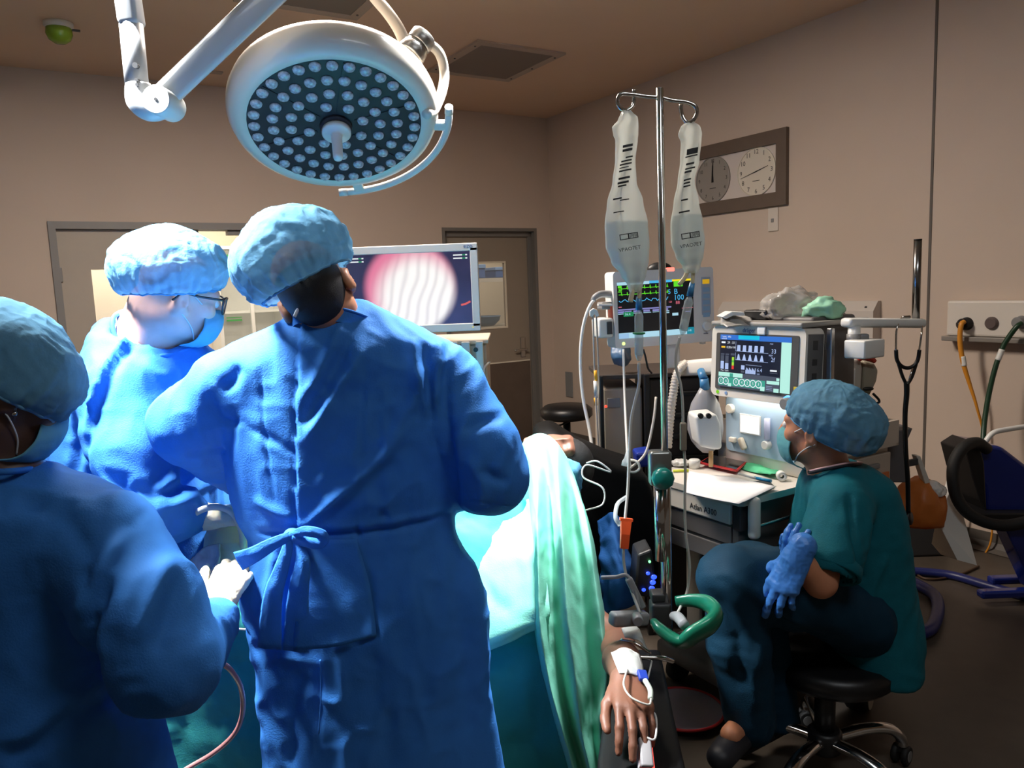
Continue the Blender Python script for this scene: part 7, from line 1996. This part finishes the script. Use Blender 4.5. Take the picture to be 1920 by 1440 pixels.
for u in (0.02, 0.09):
    A.rect(u, 0.36, u + 0.055, 0.39, s_gy); A.rect(u, 0.40, u + 0.05, 0.66, s_gy); A.rect(u, 0.50 + 0.5 * u, u + 0.05, 0.66, s_lv)
A.rect(0.17, 0.35, 0.23, 0.39, s_gy); A.rect(0.19, 0.42, 0.222, 0.48, s_yl); A.rect(0.19, 0.48, 0.222, 0.52, s_gr); A.rect(0.19, 0.52, 0.222, 0.58, s_yl); A.rect(0.19, 0.58, 0.222, 0.65, s_rd)
A.rect(0.33, 0.56, 0.38, 0.64, s_lv); A.rect(0.33, 0.66, 0.38, 0.70, s_gy)
for k in range(14): A.rect(0.395 + 0.0105 * k, 0.64 - 0.045 * ((k * 7) % 4) / 3, 0.4045 + 0.0105 * k, 0.71, s_lv)
A.text(0.56, 0.63, 0.018, '6.4', s_lv); A.text(0.56, 0.70, 0.008, '0.31', s_lv); A.rect(0.74, 0.60, 0.83, 0.63, s_wh); A.rect(0.74, 0.65, 0.84, 0.665, s_gy); A.line([(0.40, 0.545), (0.62, 0.55)], 0.001, s_lv)
A.text(0.03, 0.685, 0.008, 'Man / Spon', s_wh)
A.rect(0, 0.72, 0.87, 1, s_gy); A.rect(0, 0.72, 0.36, 0.80, s_mint); A.rect(0.17, 0.73, 0.22, 0.80, s_tl); A.rect(0.70, 0.80, 0.87, 0.86, s_mint); A.rect(0, 0.81, 0.68, 0.97, s_tl); A.rect(0.83, 0.74, 0.87, 0.79, s_mint)
for u, ch in ((0.04, '2'), (0.115, 'A'), (0.27, '0'), (0.355, '4'), (0.435, '2'), (0.515, '5'), (0.595, '3')):
    A.disc(u, 0.885, 0.0135, s_wh); A.disc(u, 0.885, 0.0105, s_tl); A.text(u - 0.012, 0.885, 0.014, ch, s_wh)
A.rect(0.15, 0.92, 0.20, 0.98, s_mint); A.rect(0.62, 0.92, 0.68, 1.0, s_mint); A.rect(0.80, 0.93, 0.87, 1.0, s_mint)
for k in range(3): A.line([(0.70, 0.90 + 0.03 * k), (0.78, 0.90 + 0.03 * k)], 0.001, s_lv)
A.mb.build('screen', None, am, fix=False)
b = MB(); text_mesh('dräger', 0.021, Mh @ Matrix.Translation((-0.032, 0.1115, 0.0008)), M_logo, b, 0.0005); b.build('logo', M_logo, am)
b = MB(Mh); b.cyl((-0.165, -0.112, 0.0), (-0.165, -0.112, 0.002), 0.0065, n=14); b.build('green_button', em('button_green', (130, 210, 30), 0.9), am)
b = MB(Mh); b.cyl((-0.125, -0.113, 0.0), (-0.125, -0.113, 0.002), 0.006, n=14); b.build('grey_button', mat('pale_blue_lid', (120, 150, 190), 0.5), am)
# rotary knob with a glowing ring
kq = room(P(1465, 764, 2.40))
Mk = RM @ frame3((sa - 0.002, kq.y + 0.035, 1.108 - 0.018), (0, -1, 0), (0, 0, 1), (-1, 0, 0))
b = MB(Mk); b.lathe([(0.026, -0.01), (0.026, 0.006), (0.020, 0.008), (0.020, 0.0)], None, 28); b.build('knob_ring', em('ring_blue', (90, 170, 255), 2.2), am)
b = MB(Mk); b.cyl((0, 0, -0.012), (0, 0, 0.03), 0.019, n=28, bevel=0.003); b.build('rotary_knob', M_grey, am)
# yellow tag
b = MB(Mk); b.box((0.03, 0.045, 0.004), (0.022, 0.022, 0.004), 0.001); b.build('yellow_tag', mat('yellow_tag', (220, 186, 40), 0.5), am)
# rear body, side rail, rear column
b = rmb(); b.span((2.145, 1.63, 1.10), (2.37, 2.03, 1.365), 0.012, 3); b.build('rear_body', M_mg, am)
b = rmb(); b.span((2.05, 1.60, 1.335), (2.40, 1.99, 1.352), 0.006); b.build('top_shelf', mat('top_shelf_grey', (150, 146, 140), 0.4), am)
b = rmb(); b.span((2.150, 1.566, 0.95), (2.168, 1.585, 1.33), 0.003); b.span((2.150, 1.58, 1.0), (2.166, 1.602, 1.02)); b.span((2.150, 1.58, 1.26), (2.166, 1.632, 1.28)); b.build('mounting_rail', M_alu, am)
# arm with the post
b = rmb(); c = room(P(1590, 657, 2.40)); b.span((2.168, c.y - 0.045, c.z - 0.028), (2.168 + 0.105, c.y + 0.03, c.z + 0.030), 0.006, 3); mb_ = b.build('arm_mount', M_white, am)
b = MB(); q = P(1580, 657, 2.385); b.build
Mdot = frame3(P(1580, 658, 2.372), (1, 0, 0), (0, 0, 1), (0, -1, 0))
b = MB(); pz = P(1601, 642, 2.46)
b.cyl((pz.x, pz.y, pz.z - 0.01), (pz.x, pz.y, P(1601, 612, 2.46).z), 0.019, n=24); b.build('arm_pivot', M_white, am)
b = MB(); pc_ = P(1606, 633, 2.46); b.cyl((pz.x, pz.y, pc_.z - 0.012), (pz.x, pz.y, pc_.z + 0.012), 0.0225, n=24); b.box((pz.x + 0.028, pz.y - 0.005, pc_.z), (0.03, 0.026, 0.024), 0.006); b.build('arm_clamp', M_grey, am)
b = MB(); ea, eb_ = P(1584, 605, 2.46), P(1728, 606, 2.58); ax = (eb_ - ea); 
b.box((0, 0, ax.length / 2), (0.031, 0.05, ax.length), 0.012, frame(ea, ax, (0, 0, 1)), 3); b.build('swing_arm', M_white, am)
b = MB(); pp_ = P(1717, 597, 2.57); pt_ = P(1720, 450, 2.57); b.cyl((pp_.x, 2.57, pp_.z - 0.002), (pp_.x, 2.57, pt_.z), 0.0125, n=24); b.build('upright_post', mat('post_steel', (150, 148, 146), 0.22, metal=1.0), am)
b = MB(); b.cyl((pp_.x, 2.57, pt_.z), (pp_.x, 2.57, pt_.z + 0.003), 0.0128, n=24); b.build('post_cap', M_black, am)
# arm carrying the patient monitor
b = MB(); ea, eb_ = P(1285, 690, 2.98), P(1345, 686, 2.82); ax = eb_ - ea; b.box((0, 0, ax.length / 2 + 0.03), (0.06, 0.05, ax.length + 0.10), 0.014, frame(ea, ax, (0, 0, 1)), 3); b.build('monitor_arm', M_mc, am)
# breathing bag and canister at the far left side
br = thing('breathing_bag', 'grey translucent breathing bag hanging from a blue connector left of the machine screen', 'breathing bag', P(1322, 840, 2.80))
b = MB(); rows = []
for y, w_ in ((727, 10), (738, 16), (755, 26), (780, 33), (805, 34), (825, 29), (838, 20), (848, 10)):
    c = P(1322 if y < 800 else 1322 + (y - 800) * 0.1, y, 2.80); r = w_ / 1440 * 2.80
    rows.append([Vector((c.x + r * math.cos(t), c.y + r * 0.75 * math.sin(t), c.z)) for t in np.linspace(0, 2 * PI, 28, endpoint=False)])
b.loft(rows); b.build('bag', mat('grey_bag_film', (150, 150, 154), 0.35, alpha=0.9), br)
b = MB(); b.cyl(P(1320, 710, 2.80), P(1322, 730, 2.80), 0.016, 0.018, 20); b.cyl(P(1314, 695, 2.84), P(1320, 712, 2.80), 0.014, 0.016, 20); b.build('blue_connector', mat('blue_connector', (62, 122, 168), 0.4), br)
cn_ = thing('canister', 'white canister with two black holes on the left side of the machine', 'canister', P(1328, 842, 2.66))
b = MB(); b.bmadd(solid([(1303, 780), (1344, 776), (1352, 795), (1355, 842), (1345, 845), (1312, 838)], 2.60, 2.72, 0.012, 3), True); b.build('shell', M_white, cn_)
for x_ in (1314, 1329):
    b = MB(); c = P(x_, 780, 2.599); b.cyl(c + Vector((0, -0.003, 0)), c + Vector((0, 0.01, 0)), 0.009, n=16); b.build('opening', M_black, cn_)
b = MB(); b.cyl(P(1333, 846, 2.66), P(1333, 875, 2.66), 0.008); b.build('drain', mat('tan_tube', (190, 150, 100), 0.4), cn_)

# ---- things on the work top
def on_top(px, py, h=0.0): return PZ(px, py, zt + h)
def slab(pts, z0, z1, bev=0.0):
    n = len(pts); vs_ = [(p.x, p.y, z0) for p in pts] + [(p.x, p.y, z1) for p in pts]
    bm = bmesh.new(); vv = [bm.verts.new(v) for v in vs_]
    for f in [tuple(range(n)), tuple(reversed(range(n, 2 * n)))] + [(i, n + i, n + (i + 1) % n, (i + 1) % n) for i in range(n)]: bm.faces.new([vv[i] for i in f])
    bmesh.ops.recalc_face_normals(bm, faces=bm.faces[:])
    if bev: bmesh.ops.bevel(bm, geom=bm.edges[:], offset=bev, segments=2, affect='EDGES')
    return bm
b = MB(); b.bmadd(slab([on_top(1300, 930), on_top(1388, 945), on_top(1452, 915), on_top(1440, 902), on_top(1330, 915)], zt + 0.0005, zt + 0.006)); o = b.build('clipboard', M_md); _custom(o, 'dark clipboard under the papers on the machine work top', 'clipboard')
rowsP = [[on_top(1285, 924, 0.009), on_top(1335, 936, 0.009), on_top(1385, 946, 0.010)], [on_top(1288, 904, 0.009), on_top(1352, 915, 0.009), on_top(1420, 930, 0.009)], [on_top(1292, 884, 0.009), on_top(1378, 897, 0.009), on_top(1455, 913, 0.012)]]
o = sheet('paper_sheet', rowsP, mat('paper', (232, 230, 232), 0.7), None, 0.002, 6, 6, 0.0006, 20); _custom(o, 'white paper sheets on the clipboard on the machine work top', 'paper')
ph = thing('smartphone', 'dark phone in a red case lying on the machine work top', 'phone', on_top(1355, 878, 0.012))
pts = [on_top(1312, 876), on_top(1334, 862), on_top(1400, 876), on_top(1382, 892)]
b = MB(); b.bmadd(slab(pts, zt + 0.012, zt + 0.0205, 0.002)); b.build('case', mat('red_case', (190, 48, 52), 0.4), ph)
cc = sum(pts, Vector()) / 4
b = MB(); b.bmadd(slab([cc + (p - cc) * 0.93 for p in pts], zt + 0.0205, zt + 0.0215)); b.build('display', mat('dark_display', (24, 20, 22), 0.08, coat=0.5), ph)
pe_ = thing('pen', 'white and blue pen lying on the work top behind the papers', 'pen', on_top(1430, 897, 0.006))
b = MB(); b.cyl(on_top(1385, 888, 0.018), on_top(1418, 897, 0.018), 0.0045, n=12); b.build('barrel', M_white, pe_)
b = MB(); b.cyl(on_top(1415, 896, 0.018), on_top(1446, 902, 0.018), 0.0055, n=12); b.build('blue_cap', mat('cyan_plastic', (30, 140, 190), 0.35), pe_)
o = sheet('green_cloth', [[on_top(1373, 870, 0.006), on_top(1400, 866, 0.02), on_top(1420, 868, 0.01)], [on_top(1395, 880, 0.006), on_top(1425, 876, 0.022), on_top(1445, 876, 0.01)], [on_top(1425, 889, 0.006), on_top(1450, 888, 0.022), on_top(1462, 882, 0.012)]], mat('mint_cloth', (84, 190, 140), 0.8, bump=0.2, bscale=200), None, 0.003, 8, 8, 0.003, 35, 3); _custom(o, 'mint green folded cloth on the work top behind the phone', 'cloth')
b = MB(); c = on_top(1465, 892, 0.017); b.lathe([(0.007, -0.02), (0.0165, -0.02), (0.0165, 0.02), (0.007, 0.02), (0.007, -0.02)], frame(c, (-0.2, -0.95, 0.1)), 28, caps=False); o = b.build('tape_roll', M_white); _custom(o, 'white tape roll standing on its side on the work top', 'tape')
b = MB(frame(c, (-0.2, -0.95, 0.1))); b.lathe([(0.0069, -0.0195), (0.0069, 0.0195)], None, 24, caps=False); b.build('core', M_black, o)
b = MB(); b.cyl(on_top(1262, 883, 0.006), on_top(1291, 882, 0.006), 0.005, n=12); o = b.build('yellow_syringe', mat('lime_plastic', (206, 214, 60), 0.4)); _custom(o, 'small yellow syringe on the left of the work top behind the papers', 'syringe')
o = crumple('gauze_pad', Matrix.Translation(on_top(1278, 868, 0.014)), (0.035, 0.03, 0.016), 41, M_white, amp=0.25); _custom(o, 'crumpled white gauze at the far left of the work top', 'gauze')
b = MB(); c = on_top(1302, 868, 0.02); b.lathe([(0, 0), (0.02, 0.001), (0.022, 0.03), (0.017, 0.034), (0, 0.034)], frame((c.x, c.y, zt + 0.0005)), 24); o = b.build('small_cup', M_white); _custom(o, 'small white cup on the work top in front of the canister', 'cup')
# ---- heap of packets on the machine
Mz = 1.352
def topz(px, py, h=0.0): return PZ(px, py, Mz + h)
o = sheet('grey_packet', [[P(1352, 595, 2.66), P(1380, 585, 2.72), P(1400, 590, 2.74)], [P(1352, 604, 2.60), P(1385, 596, 2.66), P(1412, 600, 2.68)], [P(1365, 609, 2.56), P(1395, 606, 2.60), P(1418, 607, 2.62)]], mat('silver_packet', (170, 168, 164), 0.3, noise=0.2, nscale=20, bump=0.4, bscale=40), None, 0.006, 8, 8, 0.006, 22, 3); _custom(o, 'silver grey packet at the left end of the heap on top of the machine', 'packet')
b = MB(); b.bmadd(solid([(1354, 594), (1372, 584), (1395, 585), (1398, 592), (1375, 592), (1362, 598)], 2.62, 2.70, 0.003)); o = b.build('white_mask_packet', M_white); _custom(o, 'white curved packet on the left of the heap on top of the machine', 'packet')
o = crumple('plastic_wrap', RM @ Matrix.Translation((2.23, 1.80, Mz + 0.040)), (0.10, 0.075, 0.065), 51, mat('clear_wrap', (196, 192, 186), 0.2, alpha=0.55, bump=0.5, bscale=30), amp=0.4); _custom(o, 'crumpled clear plastic wrap in the middle of the heap on the machine', 'wrap')
o = crumple('green_packet', RM @ Matrix.Translation((2.24, 1.665, Mz + 0.028)), (0.075, 0.05, 0.045), 55, mat('pale_green_packet', (150, 206, 176), 0.5), amp=0.3); _custom(o, 'pale green crumpled packet at the right end of the heap on the machine', 'packet')
b = rmb(); b.box((2.16, 1.86, Mz + 0.018), (0.06, 0.10, 0.034), 0.006); o = b.build('black_box', M_black); _custom(o, 'small black box under the white packet on top of the machine', 'box')
tg = sheet('paper_tag', [[Mh @ Vector((0.014, 0.142, -0.03)), Mh @ Vector((0.045, 0.142, -0.03))], [Mh @ Vector((0.010, 0.130, 0.004)), Mh @ Vector((0.045, 0.130, 0.004))], [Mh @ Vector((0.012, 0.098, 0.008)), Mh @ Vector((0.042, 0.098, 0.008))]], M_strap, None, 0.0015, 6, 6, 0.0004, 30); _custom(tg, 'white paper tag hanging over the top edge of the machine screen', 'tag')

# ---- stethoscope hung on the arm
sg = thing('stethoscope', 'black stethoscope with steel ear tubes hanging from the end of the white arm', 'stethoscope', P(1703, 970, 2.52))
D = 2.505
b = MB(); b.tube([P(1694, 596, 2.55), P(1686, 601, 2.52), P(1681, 620, D), P(1680, 645, D), P(1680, 660, D)], 0.0032, 10); b.build('ear_tube', M_chrome, sg)
b = MB(); b.tube([P(1729, 612, 2.53), P(1728, 625, D), P(1726, 640, D), P(1723, 660, D)], 0.0032, 10); b.build('ear_tube', M_chrome, sg)
b = MB(); b.tube([P(1706, 594, 2.555), P(1692, 595, 2.55)], 0.005, 10); b.build('ear_tip', M_steel, sg)
b = MB(); b.tube([P(1680, 656, D), P(1682, 675, D), P(1690, 686, D), P(1702, 690, D), P(1714, 685, D), P(1721, 674, D), P(1724, 656, D)], 0.0062, 12, 8)
b.tube([P(1684, 680, D), P(1692, 705, D), P(1700, 722, D)], 0.0055, 10); b.tube([P(1718, 682, D), P(1710, 706, D), P(1701, 722, D)], 0.0055, 10)
b.tube([P(1700, 716, D), P(1700, 740, D), P(1697, 780, D), P(1698, 840, D), P(1702, 900, D), P(1703, 962, D)], [0.009, 0.0085, 0.0078, 0.0078, 0.0078, 0.0075], 12); b.build('tubing', mat('black_tubing', (14, 14, 15), 0.35), sg)
b = MB(); b.cyl(P(1702, 720, D - 0.008), P(1711, 690, D - 0.008), 0.0025, n=8); b.build('spring', M_chrome, sg)
b = MB(frame(P(1703, 972, D), (0.6, -0.7, 0.1))); b.lathe([(0.0, -0.012), (0.012, -0.012), (0.014, -0.004), (0.021, 0.0), (0.022, 0.008), (0.0, 0.010)], None, 28); b.build('chest_piece', M_black, sg)

# ================================================================== patient monitor
pm = thing('patient_monitor', 'white patient monitor with coloured traces on a black screen, behind the drip stand', 'monitor', P(1245, 650, 3.05))
TL, TR, BL = P(1150, 510, 3.00), P(1338, 500, 3.10), P(1157, 654, 3.00)
X = (TR - TL); wm_ = X.length; X.normalize(); Zu = Vector((0, 0, 1)); Nn = X.cross(Zu).normalized(); Yv = Nn.cross(X)
if Nn.y > 0: Nn = -Nn
hm = (TL.z - BL.z)
Mo = frame3(TL + X * wm_ / 2 - Zu * hm / 2, X, (Zu - X * X.z).normalized(), Nn)
b = MB(Mo); b.rounded(wm_, hm, 0.014, -0.09, 0.0); b.build('housing', mat('monitor_casing', (208, 208, 206), 0.4), pm)
A = Art(Mo @ Matrix.Translation((-0.035 * wm_ / 0.4, -0.002, 0.0004)), wm_ * 0.755, hm * 0.735)
k_bk, k_gr, k_cy, k_yl, k_lb, k_pk, k_vi, k_tl = em('mon_black', (6, 8, 14)), em('mon_green', (90, 210, 40), 1.1), em('mon_cyan', (70, 170, 220), 1.1), em('mon_yellow', (236, 210, 30), 1.1), em('mon_pale', (170, 214, 232)), em('mon_pink', (220, 110, 130)), em('mon_violet', (130, 130, 190)), em('mon_teal', (24, 130, 150))
A.rect(0, 0, 1, 1, k_bk); A.rect(0, 0.0, 0.42, 0.055, k_lb); A.rect(0.42, 0.0, 0.72, 0.045, k_cy); A.rect(0.72, 0.0, 1, 0.035, k_yl)
for y0, amp_ in ((0.115, 0.045), (0.22, 0.04)):
    pts_ = []
    for k in range(9):
        u = 0.02 + 0.075 * k; pts_ += [(u, y0), (u + 0.03, y0), (u + 0.035, y0 - amp_), (u + 0.04, y0 + 0.015), (u + 0.045, y0)]
    A.line(pts_, 0.0024, k_gr)
A.rect(0.01, 0.06, 0.06, 0.10, k_gr); A.rect(0.02, 0.13, 0.06, 0.15, k_gr); A.rect(0.01, 0.16, 0.06, 0.175, k_gr)
A.line([(0.02 + 0.02 * k, 0.33 + 0.022 * math.sin(k * 1.3) + 0.01 * math.sin(k * 3.1)) for k in range(33)], 0.0028, k_cy)
A.rect(0.74, 0.03, 0.86, 0.13, k_gr); A.text(0.66, 0.22, 0.026, '5', k_cy); A.text(0.74, 0.22, 0.030, 'B', k_cy); A.text(0.735, 0.33, 0.030, '100', k_cy)
A.text(0.665, 0.40, 0.010, '120', k_pk); A.text(0.76, 0.42, 0.018, '88', k_pk); A.rect(0.01, 0.43, 0.05, 0.445, k_pk)
A.rect(0.0, 0.475, 0.70, 0.50, k_vi)
for u in (0.0, 0.09, 0.20, 0.33, 0.45, 0.57): A.rect(u, 0.51, u + 0.085, 0.545, k_vi); A.rect(u, 0.555, u + 0.10, 0.565, k_lb)
A.rect(0.07, 0.53, 0.20, 0.61, em('mon_deep_green', (24, 130, 80))); A.text(0.085, 0.57, 0.014, '36.4', k_lb)
A.rect(0.56, 0.55, 0.67, 0.565, k_lb); A.rect(0.56, 0.58, 0.67, 0.595, k_lb); A.rect(0.71, 0.60, 0.79, 0.65, k_lb); A.rect(0.84, 0.52, 0.99, 0.53, k_pk); A.rect(0.88, 0.58, 0.96, 0.60, k_vi)
A.rect(0, 0.90, 1, 1, k_lb); A.rect(0.0, 0.91, 0.13, 1, em('mon_pale_blue', (150, 190, 226))); A.rect(0.90, 0.88, 1, 1, k_tl); A.text(0.915, 0.94, 0.012, 'HR', k_lb); A.text(0.56, 0.95, 0.007, 'menu', k_bk)
A.mb.build('screen', None, pm, fix=False)
b = MB(Mo); xk = wm_ * 0.425
b.box((xk - 0.002, 0.035, 0.001), (0.040, 0.15, 0.002), 0.0008); b.build('key_panel', mat('key_panel', (168, 176, 190), 0.4), pm)
b = MB(Mo); b.box((xk - 0.002, 0.092, 0.0025), (0.030, 0.018, 0.002), 0.0006); b.build('yellow_key', em('key_yellow', (226, 176, 30), 0.7), pm)
for k in range(5):
    b = MB(Mo); b.box((xk - 0.002, 0.060 - 0.025 * k, 0.0025), (0.030, 0.017, 0.002), 0.0006); b.build('blue_key', mat('key_blue', (140, 176, 206), 0.4), pm)
b = MB(Mo); b.cyl((xk - 0.004, -0.085, 0), (xk - 0.004, -0.085, 0.018), 0.019, n=28, bevel=0.004); b.build('dial_knob', M_white, pm)
b = MB(Mo); b.box((xk - 0.006, -0.115, 0.0006), (0.02, 0.004, 0.001)); b.build('small_print', M_grey, pm)
b = MB(Mo); b.cyl((-wm_ * 0.42, -hm * 0.44, 0), (-wm_ * 0.42, -hm * 0.44, 0.002), 0.0065, n=16); b.build('power_light', em('power_lime', (220, 255, 150), 1.5), pm)
b = MB(Mo); b.ball((0.0, hm / 2 + 0.002, -0.04), (0.052, 0.028, 0.03), 24); b.build('alarm_dome', M_black, pm)
b = MB(Mo); b.box((0.030, hm / 2 - 0.002, -0.008), (0.034, 0.016, 0.02), 0.004); b.build('alarm_light', em('alarm_red', (255, 110, 96), 2.4), pm)
b = MB(Mo); b.box((0.045, -hm / 2 - 0.05, -0.05), (0.06, 0.10, 0.05), 0.008, seg=3); b.build('mount', M_white, pm)
b = MB(Mo); b.box((0.17, -hm / 2 - 0.004, -0.02), (0.02, 0.012, 0.02), 0.003); b.build('foot', M_white, pm)
# module at the left side, parameter plugs and cables
b = MB(Mo); mx = -wm_ / 2 - 0.032; b.box((mx, -0.066, -0.05), (0.062, 0.078, 0.09), 0.010, seg=3); mo = b.build('side_module', M_white, pm)
b = MB(Mo); b.box((mx + 0.012, -0.066, -0.004), (0.022, 0.05, 0.006), 0.002); b.build('plug_row', M_darkgrey, mo)
b = MB(Mo); b.box((-wm_ / 2 - 0.02, 0.02, -0.05), (0.045, 0.030, 0.06), 0.006); b.build('upper_plug', M_grey, pm)
b = MB(Mo); b.box((-wm_ / 2 - 0.004, -0.02, -0.03), (0.010, 0.08, 0.03), 0.002); b.build('red_strip', mat('red_strip', (196, 84, 60), 0.4), pm)
b = MB(); b.tube([P(1146, 556, 3.03), P(1125, 556, 3.0), P(1108, 570, 2.98), P(1095, 605, 2.97), P(1089, 650, 2.96), P(1089, 700, 2.95), P(1094, 750, 2.93), P(1104, 800, 2.9), P(1112, 850, 2.85)], 0.0065, 10); o = b.build('monitor_cable', M_white); _custom(o, 'thick white cable arching from the left side of the patient monitor', 'cable')
b = MB(); b.tube([P(1148, 550, 3.03), P(1128, 550, 3.0), P(1116, 556, 2.99), P(1112, 564, 2.99)], 0.011, 10); b.build('grey_plug', M_grey, o)
cl_ = thing('clip_lead', 'grey lead with a white and orange clip hanging left of the patient monitor', 'cable', P(1118, 720, 2.9))
b = MB(); b.bmadd(solid([(1106, 583), (1113, 578), (1120, 581), (1124, 592), (1119, 594), (1115, 588), (1110, 595), (1106, 593)], 2.9, 2.92, 0.002)); b.build('white_clip', M_white, cl_)
b = MB(); b.bmadd(solid([(1122, 570), (1148, 570), (1148, 574), (1122, 574)], 2.93, 2.97, 0.001)); b.build('hook_bar', M_white, cl_)
b = MB(); b.tube([P(1112, 590, 2.91), P(1113, 640, 2.9), P(1115, 700, 2.9), P(1118, 760, 2.88), P(1123, 850, 2.85)], 0.0035, 8); b.tube([P(1118, 590, 2.92), P(1121, 660, 2.92), P(1123, 720, 2.92), P(1122, 760, 2.9), P(1126, 850, 2.86)], 0.0035, 8); b.build('lead', mat('grey_lead', (168, 164, 158), 0.4), cl_)
for y0, y1, m_ in ((695, 714, mat('orange_plastic', (236, 170, 40), 0.4)), (714, 746, M_white), (746, 760, mat('orange_plastic', (236, 170, 40), 0.4))):
    b = MB(); b.cyl(P(1116, y0, 2.89), P(1118, y1, 2.89), 0.0075 if m_ is M_white else 0.006, n=12); b.build('clip_bar', m_, cl_)

# ---- dark equipment rack, low white cabinet and blue items behind the drip stand
rk = thing('equipment_rack', 'dark frame rack with a pale cabinet below the patient monitor', 'rack', P(1180, 900, 3.2))
rk.location.z = 0; WM[rk.name] = Matrix.Translation((rk.location.x, rk.location.y, 0))
def RZ(px, d): return P(px, 700, d).x
zc1 = P(1150, 700, 3.2).z
for px0, px1 in ((1124, 1131), (1208, 1218)):
    b = MB(); xa, xb = RZ(px0, 3.12), RZ(px1, 3.12); b.span((xa, 3.12, 0.0), (xb, 3.15, zc1), 0.003); b.build('post', M_black, rk)
b = MB(); b.span((RZ(1124, 3.12), 3.15, zc1 - 0.02), (RZ(1345, 3.2), 3.55, zc1), 0.004); b.build('shelf', mat('rack_shelf', (58, 50, 46), 0.5), rk)
b = MB(); b.span((RZ(1132, 3.12), 3.17, 0.05), (RZ(1207, 3.12), 3.5, zc1 - 0.06), 0.008); cb_ = b.build('cabinet', mat('pale_cabinet', (170, 156, 140), 0.5), rk)
b = MB(); b.span((RZ(1140, 3.12), 3.164, zc1 - 0.14), (RZ(1165, 3.12), 3.17, zc1 - 0.10), 0.002); b.build('label_holder', M_grey, cb_)
b = MB(); b.ball(P(1136, 762, 3.1), (0.006, 0.004, 0.006), 10); b.build('red_light', em('led_red', (255, 60, 40), 2.5), cb_)
b = MB(); b.span((RZ(1219, 3.12), 3.17, 0.05), (RZ(1345, 3.2), 3.52, zc1 - 0.025), 0.01); b.build('dark_cabinet', mat('brown_black', (36, 28, 24), 0.6), rk)
for k in range(5):
    b = MB(); z_ = zc1 - 0.10 - 0.09 * k; b.span((RZ(1262, 3.12), 3.14, z_), (RZ(1340, 3.15), 3.168, z_ + 0.02), 0.004); b.build('cable_bundle', M_rubber, rk)
o = sheet('blue_bag', [[P(1146, 645, 3.22), P(1165, 640, 3.2), P(1180, 648, 3.22)], [P(1145, 670, 3.18), P(1168, 668, 3.15), P(1184, 672, 3.2)], [P(1152, 684, 3.2), P(1170, 688, 3.17), P(1180, 682, 3.2)]], mat('slate_blue_film', (62, 92, 124), 0.4, bump=0.3, bscale=60), None, 0.004, 8, 8, 0.004, 24); _custom(o, 'slate blue bag hanging behind the lower left corner of the patient monitor', 'bag')
b = MB(); pts_ = [P(1288, 680, 2.95), P(1270, 700, 2.93), P(1262, 740, 2.92), P(1256, 790, 2.92), P(1252, 840, 2.9)]
sp_ = spline(pts_, 22); b.tube(sp_, [0.016 + 0.0022 * math.sin(i * 2.2) for i in range(len(sp_))], 14, raw=True); o = b.build('corrugated_hose', M_cream); _custom(o, 'cream corrugated breathing hose hanging beside the drip pole', 'hose')
b = MB(); b.tube([P(1222, 700, 3.05), P(1215, 690, 3.04), P(1210, 668, 3.03), P(1206, 655, 3.03)], 0.004, 8); o = b.build('monitor_cable', M_black); _custom(o, 'short black cable under the patient monitor', 'cable')
b = MB(); b.bmadd(solid([(1192, 850), (1222, 845), (1224, 875), (1196, 878)], 2.95, 3.05, 0.01)); o = b.build('blue_box', mat('royal_blue', (24, 50, 150), 0.4)); _custom(o, 'dark blue box low behind the drip lines', 'box')
